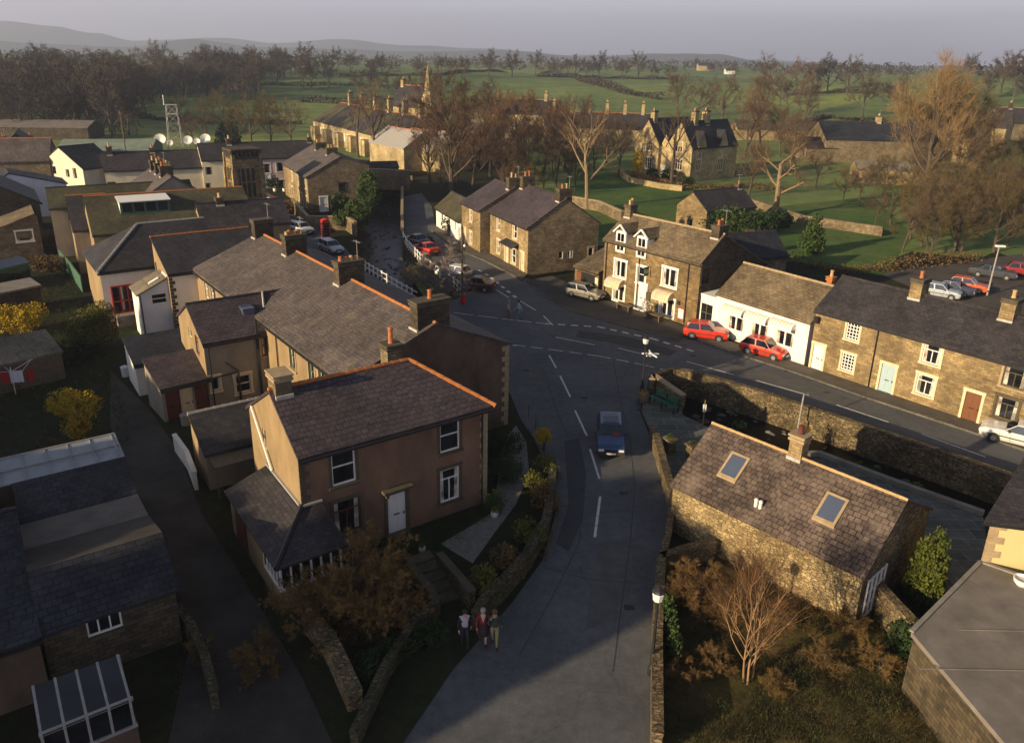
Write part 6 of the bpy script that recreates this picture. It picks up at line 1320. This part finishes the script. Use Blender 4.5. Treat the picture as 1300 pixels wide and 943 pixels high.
# prototypes
def proto(seed,h,bark,twig,**k):
    T,C=bare_tree(seed,h,**k); return T,C,bark,twig
mid=[proto(31,14,'bark','twig_red',limbs=9,sub=5,fine=5,tw=14,tl=.075,tww=.0028,up=.5,first=.2,spread=.5),proto(32,13,'bark','twig_red',limbs=8,sub=5,fine=5,tw=14,tl=.08,tww=.0028,up=.4,first=.2,spread=.65),
     proto(33,15,'bark','twig_brown',limbs=8,sub=5,fine=5,tw=14,tl=.075,tww=.0028,up=.6,first=.25,spread=.45),proto(34,12,'bark','twig_olive',limbs=8,sub=5,fine=5,tw=14,tl=.09,tww=.003,up=.5,first=.15,spread=.6),
     proto(35,13,'bark','twig_brown',limbs=8,sub=5,fine=5,tw=12,tl=.08,tww=.003,up=.3,first=.3,spread=.8)]
midroot=[None]*len(mid)
def put_mid(i,px,py,sc,label,group,rz):
    p=TP(px,py)
    if midroot[i] is None:
        T,C,b_,t_=mid[i]; midroot[i]=tree_thing(label,'tree',p,T,C,b_,t_,'bare_tree',group,rz,sc)
    else: copytree(midroot[i],p,rz,sc,label,group)
rng=random.Random(8)
G1='bare trees massed behind the stone cottages'
for k,(px,py,s,i) in enumerate([(545,235,.95,0),(600,238,1.0,1),(622,225,1.05,0),(640,236,.9,1),(655,215,1.1,2),(672,236,.85,1),(690,222,1.0,0),(705,240,.8,2),(718,218,1.0,1),(610,205,1.1,2),(580,208,1.0,0),(635,200,1.1,0),(665,198,1.1,1),(700,200,1.0,0),(730,205,1.0,2),(560,200,1.0,1),(770,208,.9,3),(690,245,.6,3),(755,225,.75,1),(668,252,.55,3),(640,250,.55,0),(785,225,.8,2)]):
    put_mid(i,px,py,s,'bare tree in the reddish-brown mass behind the stone cottages',G1,rng.random()*6)
for k in range(16):
    put_mid(rng.choice((0,2,3,3,1)),rng.uniform(540,740),rng.uniform(200,250),rng.uniform(.45,.8),'bare tree in the reddish-brown mass behind the stone cottages',G1,rng.random()*6)
G2='trees round the mansion and its lane'
for (px,py,s,i) in [(945,200,1.1,1),(965,195,1.2,4),(915,165,1.3,1),(880,160,1.2,4),(860,150,1.2,0),(960,170,1.3,0),(990,200,.9,0),(1010,225,.8,4),(1005,205,.9,1),(950,250,.7,0),(1035,240,.6,4),(1000,150,1.3,4),(1020,160,1.1,0),(980,120,1.4,4),(1015,125,1.3,1)]:
    put_mid(i,px,py,s,'bare tree standing among those round the mansion and the lane right of it',G2,rng.random()*6)
G3='scrubby olive and brown trees below the golden willows'
for (px,py,s,i) in [(1130,285,.6,3),(1160,295,.65,3),(1190,300,.7,4),(1215,285,.75,3),(1240,300,.7,4),(1265,290,.8,3),(1290,300,.8,4),(1145,320,.5,4),(1180,325,.5,3),(1110,290,.4,4),(1220,320,.55,4),(1255,270,.9,3),(1285,250,1.0,4),(1120,250,.6,3),(1150,250,.7,4),(1090,262,.5,4),(1070,255,.5,3),(1300,325,.6,4),(1165,275,.7,3),(1235,260,.9,3)]:
    put_mid(i,px,py,s,'scrubby bare tree in the thicket below the golden willows',G3,rng.random()*6)
for k in range(26):
    put_mid(rng.choice((3,3,4)),rng.uniform(1105,1305),rng.uniform(225,322),rng.uniform(.4,.75),'scrubby bare tree in the thicket below the golden willows',G3,rng.random()*6)
G4='slim olive-grey trees behind the white row and mast'
for (px,py,s,i) in [(262,178,.9,3),(285,172,1.0,3),(320,182,1.0,3),(345,186,1.0,3),(300,190,.8,3),(230,165,.8,3),(370,190,.9,4),(340,165,.9,3),(250,192,.6,4)]:
    put_mid(i,px,py,s,'slim olive-grey tree behind the white row near the mast',G4,rng.random()*6)
# far trees: one light mesh each
fars=[]
for s_,h_,sp_ in((41,15,.55),(42,13,.8),(43,16,.45),(44,11,.9)):
    T,C=bare_tree(s_,h_,limbs=8,sub=5,fine=3,tw=12,tl=.10,tww=.0075,spread=sp_,up=.35,first=.18); n=len(T.v); T.f+=[tuple(i+n for i in f) for f in C.f]; T.v+=C.v; T.m=[0]*(len(T.f)-len(C.f))+[1]*len(C.f)
    fars.append(T.mesh('bare_tree',[M['bark_far'],M['twig_far']],uv=False))
FT=0
def put_far(px,py,sc,label,group):
    global FT
    p=TP(px,py); 
    o=link('bare_tree',rng.choice(fars),None,p,rng.random()*6.28); s=sc*rng.uniform(.85,1.15); o.scale=(s*1.1,s*1.1,s); tag(o,label,'tree',group); FT+=1
for k in range(165):
    t=rng.random(); 
    if t<.5: px=rng.uniform(-10,165); py=rng.uniform(112,176)
    elif t<.85: px=rng.uniform(120,330); py=rng.uniform(100,128)+ (px<200)*rng.uniform(0,30)
    else: px=rng.uniform(280,425); py=rng.uniform(90,102)
    put_far(px,py,rng.uniform(.78,1.05),'bare tree in the dense brown wood on the left','trees of the left-hand wood')
hedT=[(385,112),(395,112),(418,112),(310,108),(330,108),(352,108),(470,125),(520,120),(455,118),(560,120),(590,130),(620,128),(545,135),(500,135),(730,100),(745,98),(760,100),(790,102),(810,100),(830,100),(850,102),(700,100),(720,92),(870,95),(900,95),(930,100),(780,90),(680,95),(650,98),(620,98),(590,100),(560,98),(530,98),(500,96),(470,95),(445,92),(430,90),(1030,120),(1105,122),(1120,130),(1135,150),(1075,122),(1050,118),(1095,150),(990,135),(1285,130),(1300,140),(1270,120),(1250,128)]
for px,py in hedT: put_far(px,py,rng.uniform(.7,1.05),'lone bare hedgerow tree out in the green fields','hedgerow trees in the far fields')
for k in range(70):
    px=rng.uniform(430,1320); py=rng.uniform(80,97)+ (px>1000)*6; put_far(px,py,rng.uniform(.45,.75),'distant bare tree along the skyline woods','skyline trees')
# far woods that read as one mass
b=MB(); rg=random.Random(77)
for k in range(420):
    px=rg.uniform(-60,1380); t=rg.random(); base=TP(px,rg.uniform(79,90)+max(0,(px-650))*.012-max(0,650-px)*.012)
    r=math.hypot(base.x,base.y)
    if r>2600: continue
    h=rg.uniform(6,10); w=rg.uniform(6,11)
    for j in range(34):
        d=rdir(rg); q=Vector((base.x+d.x*w*.6,base.y+d.y*w*.6,base.z+h*.55+d.z*h*.45)); s=rg.uniform(.7,1.5); a=rdir(rg); t1=a.orthogonal().normalized()*s; t2=a.cross(t1.normalized())*s*.8
        b.poly([q-t1,q+t2,q+t1,q-t2])
o=b.build('distant_woods',M['twig_far'],uv=False); tag(o,'hazy belt of woodland along the horizon','woods',kind='stuff')
b=MB(); rg=random.Random(78)
for k in range(900):
    px=rg.uniform(-20,330); base=TP(px,rg.uniform(104,172) if px<170 else rg.uniform(98,125)); 
    for j in range(16):
        q=base+Vector((rg.uniform(-3,3),rg.uniform(-3,3),rg.uniform(0,6))); d=(rdir(rg)+Vector((0,0,1.2))).normalized(); t1=d.orthogonal().normalized()*rg.uniform(.05,.12); b.poly([q-t1,q+t1,q+d*rg.uniform(1.2,3)])
tag(b.build('wood_undergrowth',M['twig_far'],uv=False),'brown undergrowth and saplings filling the left-hand wood','undergrowth',kind='stuff')
# hedgerows in the fields
def hedge(pts,label,w=2.2,h=2.0,n=None,leaf='twig_far',size=.45,name='hedgerow'):
    b=MB(); rg=random.Random(len(pts)*7+int(pts[0][0])); 
    P3=[TP(*q) for q in pts]
    for a,c in zip(P3,P3[1:]):
        L=(c-a).length; k=int(min(6500,L*(22 if size>.3 else 60) if n is None else n))
        for i in range(k):
            q=a.lerp(c,rg.random()); q.z=hgt(q.x,q.y); q+=Vector((rg.uniform(-w,w)/2,rg.uniform(-w,w)/2,rg.uniform(0,h)*(.7+.3*math.sin(q.x*.3)))); d=rdir(rg); s=size*rg.uniform(.6,1.4); t1=d.orthogonal().normalized()*s; t2=d.cross(t1.normalized())*s*.6; b.poly([q-t1,q+t2,q+t1,q-t2])
    o=b.build(name,M[leaf],uv=False); tag(o,label,'hedge')
hedge([(700,88),(740,104),(790,118),(840,128)],'dark bushy hedge sloping across the field behind the cottage row',5,4); hedge([(380,130),(450,133),(520,131)],'dark field hedge beyond the tall-chimney cottages',3,3)
hedge([(170,150),(260,158),(380,158)],'dark hedge along the near edge of the left field'); hedge([(300,107),(380,110),(460,108)],'hedge with scattered trees across the left field'); hedge([(680,97),(760,100),(850,101)],'straight hedge across the middle field')
hedge([(1000,122),(1060,118),(1110,120)],'hedge across the upper right field'); hedge([(1000,160),(1050,150),(1130,158)],'hedge below the right-hand hill field'); hedge([(430,98),(560,96),(700,92)],'faint hedge in the farthest middle field')
hedge([(1180,255),(1240,262),(1330,268)],'brown hedge above the car park beyond the terrace',2,2,leaf='leaf_brown',size=.15)
hedge([(990,330),(1060,345),(1110,345),(1180,338),(1240,330)],'shaggy brown hedge behind the stone terrace',2.0,1.6,leaf='leaf_brown',size=.13)
hedge([(790,222),(860,240),(940,238),(1000,245)],'low garden hedge in front of the mansion',2,1.2,leaf='leaf_brown',size=.15)
wall('drystone wall along the far side of the inn lawn',zz_([P(726,262),P(760,268),P(790,282)]),.5,1.5,'stone_brown'); wall('stone wall at the far end of the garden right of the lopped tree',zz_([P(950,262),P(1020,285),P(1120,300)]),.5,1.3,'stone_brown',None)
wall('pale stone wall winding round the mansion drive',zz_([P(786,222),P(800,232),P(840,240),P(866,243)]),.5,1.0,'stone_house',None)
# evergreens and shrubs
bush('dense dark green conifer in the garden behind the white shop',P(1029,322),[(0,0,1.2,1.7,1.7,1.4),(0,0,2.6,1.3,1.3,1.3),(.1,0,3.9,.8,.8,1.2)],5200,.14,'leaf_green',5,'conifer','conifer')
cy=P(1168,762); bush('bright lime-green conifer beside the flat garage',cy,[(0,0,.9,.85,.85,1.0),(.05,0,1.9,.75,.75,.9),(.25,.1,2.7,.5,.5,.6),(-.15,0,2.4,.45,.45,.7),(.45,.3,3.1,.28,.28,.4)],9000,.07,'leaf_lime',6,'conifer','conifer',stems=2)
for px,py,s,l in((905,293,1.2,'large dark evergreen bush left of the garden stone pillar'),(925,296,1.4,'rounded dark evergreen bush behind the inn gable'),(958,300,1.3,'spreading dark evergreen bush nearest the open lawn'),(886,288,.9,'small evergreen bush beside the outbuilding wall'),(985,290,1.0,'dull evergreen bush below the lopped tree')):
    bush(l,P(px,py),[(0,0,1.3*s,1.8*s,1.6*s,1.4*s),(1.3*s,.5,1*s,1.2*s,1.2*s,1.1*s)],3000,.16,'leaf_dark' if s<1.35 else 'leaf_green',px,'evergreen_bush','bush')
gp=thing('stone_pillar','tall plain stone pillar standing in the garden behind the inn','pillar',P(948,325)); b=MB(); b.box(-.45,.45,-.45,.45,0,3.0); b.box(-.52,.52,-.52,.52,3.0,3.15); b.build('shaft',M['stone_dark'],gp)
for px,py,h,l in((284,192,7,'left of two dark pointed conifers behind the stone tower'),(297,188,8,'right of two dark pointed conifers behind the stone tower')):
    bush(l,P(px,py),[(0,0,h*.22,2.0,2.0,h*.25),(0,0,h*.5,1.5,1.5,h*.25),(0,0,h*.8,.8,.8,h*.25)],1600,.35,'leaf_dark',px,'conifer','conifer',stems=1)
bush('yellow forsythia bush at the left edge between the sheds',P(22,425),[(0,0,1.3,2.2,1.6,1.2),(1.2,.4,1.7,1.2,1.2,1.0),(-1.4,0,1.5,1.3,1.2,1.0)],7000,.07,'leaf_yellow',61,'forsythia')
bush('tall yellow forsythia in the shaded garden beyond the plastic roof',P(100,562),[(-.4,.3,2.4,1.1,.9,.9),(.6,.2,2.3,1.0,.9,.9),(.1,0,1.3,.85,.8,1.1),(-1.2,.2,2.3,.5,.5,.5)],7500,.06,'leaf_yellow',62,'forsythia')
bush('small bright yellow shrub at the roadside above the brown house wall',P(689,572),[(0,0,1.0,.55,.55,.5)],1700,.05,'leaf_yellow',63,'shrub')
bush('yellow-green shrub on the roadside wall below the bright one',P(676,625),[(0,0,.8,.6,.6,.5),(.5,-.6,.7,.5,.5,.45)],1900,.05,'leaf_olive',64,'shrub')
bush('dark round shrub at the corner between the two houses',P(640,610),[(0,0,.8,1.1,1.0,.8)],2800,.06,'leaf_dark',65,'shrub'); bush('dark green shrub against the terrace gable end',P(640,575),[(0,0,.7,1.3,.9,.7)],2600,.06,'leaf_dark',66,'shrub')
bush('clipped dark shrub by the garden path of the brown house',P(628,650),[(0,0,.6,.6,.6,.6)],1500,.05,'leaf_green',67,'shrub')
for i,(px,py) in enumerate(((690,605),(688,645),(668,690),(640,725),(612,752))):
    bush(['dark hedge shrub on the road wall beneath the yellow one','second hedge shrub down the road wall','third hedge shrub down the road wall, level with the house corner','fourth hedge shrub down the road wall by the gravel path','lowest hedge shrub on the road wall above the steps'][i],P(px,py),[(0,0,.7,.7,.7,.7),(.4,-.5,.6,.6,.6,.55)],2200,.06,'leaf_brown' if i%2 else 'leaf_olive',70+i,'shrub',group=None)
big('big golden-brown twiggy shrub spilling over the front garden of the brown house',470,790,4.0,81,'bark','leaf_goldbr',name='garden_shrub',cat='shrub',limbs=9,sub=6,fine=6,tw=18,tl=.05,tww=.0055,spread=1.05,up=.25,first=.05,multi=4)
big('second golden-brown shrub, left of the bigger one by the conservatory corner',405,805,3.2,82,'bark','leaf_goldbr',name='garden_shrub',cat='shrub',limbs=8,sub=6,fine=6,tw=15,tl=.055,tww=.006,spread=1.2,up=.15,first=.05,multi=3)
big('low golden-brown scrub along the lane edge at the bottom left',325,850,1.8,83,'bark','leaf_goldbr',name='scrub',cat='scrub',limbs=8,sub=6,fine=6,tw=14,tl=.07,tww=.008,spread=1.6,up=.1,first=.03,multi=3)
big('ragged scrub left of the sunlit wall stub, next to the broken lane wall',258,838,1.4,84,'bark','leaf_goldbr',name='scrub',cat='scrub',limbs=6,sub=5,fine=4,tw=8,tl=.08,tww=.009,spread=1.6,up=.1,first=.03,multi=2)
big('tangle of brown brambles filling the walled garden beside the lamp',885,775,2.4,85,'bark','leaf_brown',name='bramble',cat='bramble',limbs=10,sub=6,fine=6,tw=14,tl=.08,tww=.005,spread=1.6,up=.1,first=.03,multi=4)
big('dry orange-brown scrub right of the birch in the walled garden',1040,845,1.6,86,'bark','leaf_goldbr',name='scrub',cat='scrub',limbs=8,sub=5,fine=5,tw=8,tl=.09,tww=.006,spread=1.9,up=.05,first=.03,multi=3)
big('dry reddish scrub left of the birch by the lamp wall',905,845,1.5,87,'bark','leaf_goldbr',name='scrub',cat='scrub',limbs=8,sub=5,fine=5,tw=8,tl=.09,tww=.006,spread=1.8,up=.05,first=.03,multi=3)
def undergrowth(poly,n,size,h,leaf,label,seed):
    pl=flat(pp(poly)); rg=random.Random(seed); b=MB(); xs=[p.x for p in pl]; ys=[p.y for p in pl]; k=0
    while k<n:
        x=rg.uniform(min(xs),max(xs)); y=rg.uniform(min(ys),max(ys)); k+=1
        if not inpoly(x,y,pl) or noise.noise(Vector((x*.7+seed,y*.7,0)))<-.12: continue
        hh=h*(.5+max(0,noise.noise(Vector((x*.5,y*.5+seed,2))))*1.8)
        for j in range(7):
            s=size*rg.uniform(.5,1.3); d=rdir(rg); q=Vector((x+rg.uniform(-.12,.12),y+rg.uniform(-.12,.12),.02+rg.random()*hh)); t1=d.orthogonal().normalized()*s*.22; b.poly([q-t1,q+t1,q+Vector((rg.uniform(-1,1),rg.uniform(-1,1),1.2)).normalized()*s*2.6])
    tag(b.build('undergrowth',M[leaf],uv=False),label,'undergrowth',kind='stuff')
undergrowth([(-40,395),(95,330),(115,420),(150,470),(165,560),(150,575),(60,575),(-60,600)],5200,.09,.4,'leaf_dark','dark weeds and rough grass in the shaded gardens at the left',1)
undergrowth([(-40,395),(95,330),(115,420),(150,470),(165,560),(150,575),(60,575),(-60,600)],1600,.08,.5,'leaf_olive','scattered pale weeds in the shaded gardens at the left',2)
undergrowth([(393,650),(500,680),(560,690),(620,650),(625,668),(560,712),(520,712),(440,700)],1500,.05,.25,'leaf_green','low green plants in the flower bed along the brown house',3)
undergrowth([(400,700),(520,720),(548,775),(500,850),(430,853),(370,760)],3200,.06,.35,'leaf_brown','brown ground cover under the front garden shrubs',4)
undergrowth([(838,745),(868,728),(905,716),(1090,765),(1130,812),(1180,870),(1240,960),(836,960)],9000,.05,.28,'grass_dry','dry brown grass in the walled garden at the bottom',5)
undergrowth([(838,745),(868,728),(905,716),(1090,765),(1130,812),(1180,870),(1240,960),(836,960)],7000,.05,.3,'grass_dark','dark green weeds among the dry grass of the walled garden',6)
undergrowth([(1150,700),(1180,690),(1215,760),(1150,830),(1100,765)],2500,.05,.3,'leaf_dark','dark plants round the conifer beside the flat garage',7)
undergrowth([(150,575),(170,630),(205,690),(222,742),(252,853),(300,960),(210,960),(228,800),(190,680)],1400,.05,.2,'leaf_brown','weeds along the cottage side of the back lane',8)
undergrowth([(260,640),(290,690),(330,760),(375,840),(360,840),(300,740),(255,660)],1600,.05,.25,'leaf_brown','weeds along the house side of the back lane',9)
sheet('rough_grass',pp([(838,745),(868,728),(905,716),(1090,765),(1130,812),(1180,870),(1240,960),(836,960)]),'rough_grass',.02)
bush('ivy growing over the roadside wall behind the lower lamp post',P(846,800),[(0,0,.7,.35,1.2,.75),(0,-1.4,.6,.3,.8,.7)],2600,.06,'leaf_green',85,'ivy',stems=2)
bush('green shrubs on the beck bank above the stone cottage ridge',P(968,592),[(0,0,.6,1.2,.7,.7),(-1.6,1.2,.5,.9,.6,.5)],2500,.06,'leaf_olive',86,'shrub'); bush('brown weeds on the beck wall beside the grey pole',P(1018,575,-1),[(0,0,.8,.4,.4,1.2)],900,.06,'leaf_brown',87,'weed')
rg=random.Random(5)
for k,(px,py) in enumerate(((935,548),(1085,602),(1105,608),(1160,630),(1180,640))):
    bush(['weeds on the beck bank beside the flagged terrace','small green plant on the bank near the pole','taller thin sapling on the bank behind the cottage ridge','yellowish plant low in the beck by the path','last tuft of weeds before the flagged path'][k],P(px,py,-1.2),[(0,0,.4,.6,.4,.5)],500,.06,'leaf_olive' if k%2 else 'leaf_green',90+k,'weed',stems=2)
iv=bush('thick ivy climbing the right end of the stone terrace gable by the beck',P(455,292),[(0,0,2.2,1.9,1.6,2.0),(1.0,3,4.2,1.7,1.7,2.0),(.6,5,6.0,1.3,1.5,1.2),(-2,-.5,1.6,1.4,1.0,1.2)],6500,.16,'leaf_green',95,'ivy')
bush('green bush against the lower part of the ivy-clad gable',P(433,272),[(0,0,1.6,1.5,1.3,1.5)],2200,.14,'leaf_green',96,'bush'); bush('ivy patch on the low white cottage front',P(569,299),[(0,0,1.4,.9,.35,1.2)],1100,.09,'leaf_dark',97,'ivy')
bush('dull green creeper on the pink house wall',P(347,243),[(0,0,1.4,1.3,.5,1.3)],1200,.13,'leaf_dark',98,'creeper'); bush('brown leafless bush between parked cars and the lit terrace',P(365,272),[(0,0,1.0,2.0,1.2,1.0)],1500,.12,'leaf_brown',99,'bush')
bush('bushy brown hedge across the end of the shaded garden, left',P(60,345),[(0,0,.9,2.8,.9,.9)],3000,.1,'leaf_brown',101,'hedge'); bush('dark overgrown bushes down the middle of the shaded garden',P(60,462),[(0,0,.7,1.2,2.2,.7),(2.0,1,.6,1.1,1.8,.6)],4500,.08,'leaf_dark',102,'bush')
bush('olive shrub beside the blossoming tree at the beck',P(525,350),[(0,0,.3,1.3,1.0,.8)],1500,.1,'leaf_olive',103,'shrub')
bush('dark shrubs at the mansion porch, left of the front door',TP(828,228),[(0,0,1.1,1.2,1.0,1.1)],700,.2,'leaf_dark',104,'shrub'); bush('dark shrub right of the mansion front door',TP(848,232),[(0,0,1.4,1.6,1.2,1.4)],900,.2,'leaf_dark',105,'shrub'); bush('clipped square dark shrub before the mansion corner',TP(872,238),[(0,0,1,1.4,1.0,1.0)],800,.2,'leaf_dark',106,'shrub'); bush('tall pale cypress by the mansion left corner',TP(808,226),[(0,0,3,1.1,1.1,2.6)],900,.2,'leaf_yellow',107,'cypress')

# tall evergreens added outside the frame on the left to throw the foreground into shade
bush0=None; d_=Vector((-math.sin(SUN_AZ),math.cos(SUN_AZ),0)); e_=Vector((math.cos(SUN_AZ),math.sin(SUN_AZ),0))
if d_.y<0: d_=-d_
rg=random.Random(12)
for k in range(26):
    c=20.4+(k%13)*3.4+(k>12)*1.6
    p=d_*c+e_*(28+rg.uniform(-1,1)+(k>12)*5); h=(11.8 if k%13>1 else 15.2)+(k>12)*1.2+rg.uniform(-.7,.7)
    if bush0 is None: bush0=bush('tall dark evergreen added out of view to shade the foreground',p,[(0,0,3.2,2.5,2.5,3.4),(0,0,6.5,2.5,2.5,3.2),(0,0,9.6,2.3,2.3,2.2)],13000,.42,'leaf_dark',201,'shade_yew','tree',stems=3,group='unseen evergreens added for foreground shade'); bush0.scale=(1,1,1.32)
    else: copytree(bush0,p,rg.random()*6,h/11.8)

for px,py,hh,sd,l in((1075,800,1.5,131,'russet scrub in the right part of the walled garden'),(990,790,1.3,132,'low russet scrub between birch and cottage wall'),(1110,850,1.6,133,'russet scrub against the diagonal garden wall'),(870,860,1.4,134,'russet scrub at the foot of the lamp wall'),(985,875,1.2,135,'low dry scrub at the birch foot')):
    big(l,px,py,hh,sd,'bark','leaf_goldbr' if sd%2 else 'leaf_brown',name='scrub',cat='scrub',limbs=8,sub=6,fine=5,tw=9,tl=.09,tww=.006,spread=1.7,up=.08,first=.03,multi=3)
bush('dark shrubs growing against the side wall of the flat garage',P(1175,860),[(0,0,.9,.8,1.6,1.1),(.6,-1.8,.8,.8,1.4,1.0),(-.3,1.2,.7,.7,.9,.8)],9000,.07,'leaf_dark',141,'shrub')
bush('dark shrubs lining the verge left of the three walkers',P(545,815),[(0,0,.4,.9,.7,.45),(-1.1,-.8,.4,.8,.7,.45),(-2.0,-1.8,.4,.8,.9,.45)],6000,.05,'leaf_dark',142,'shrub')
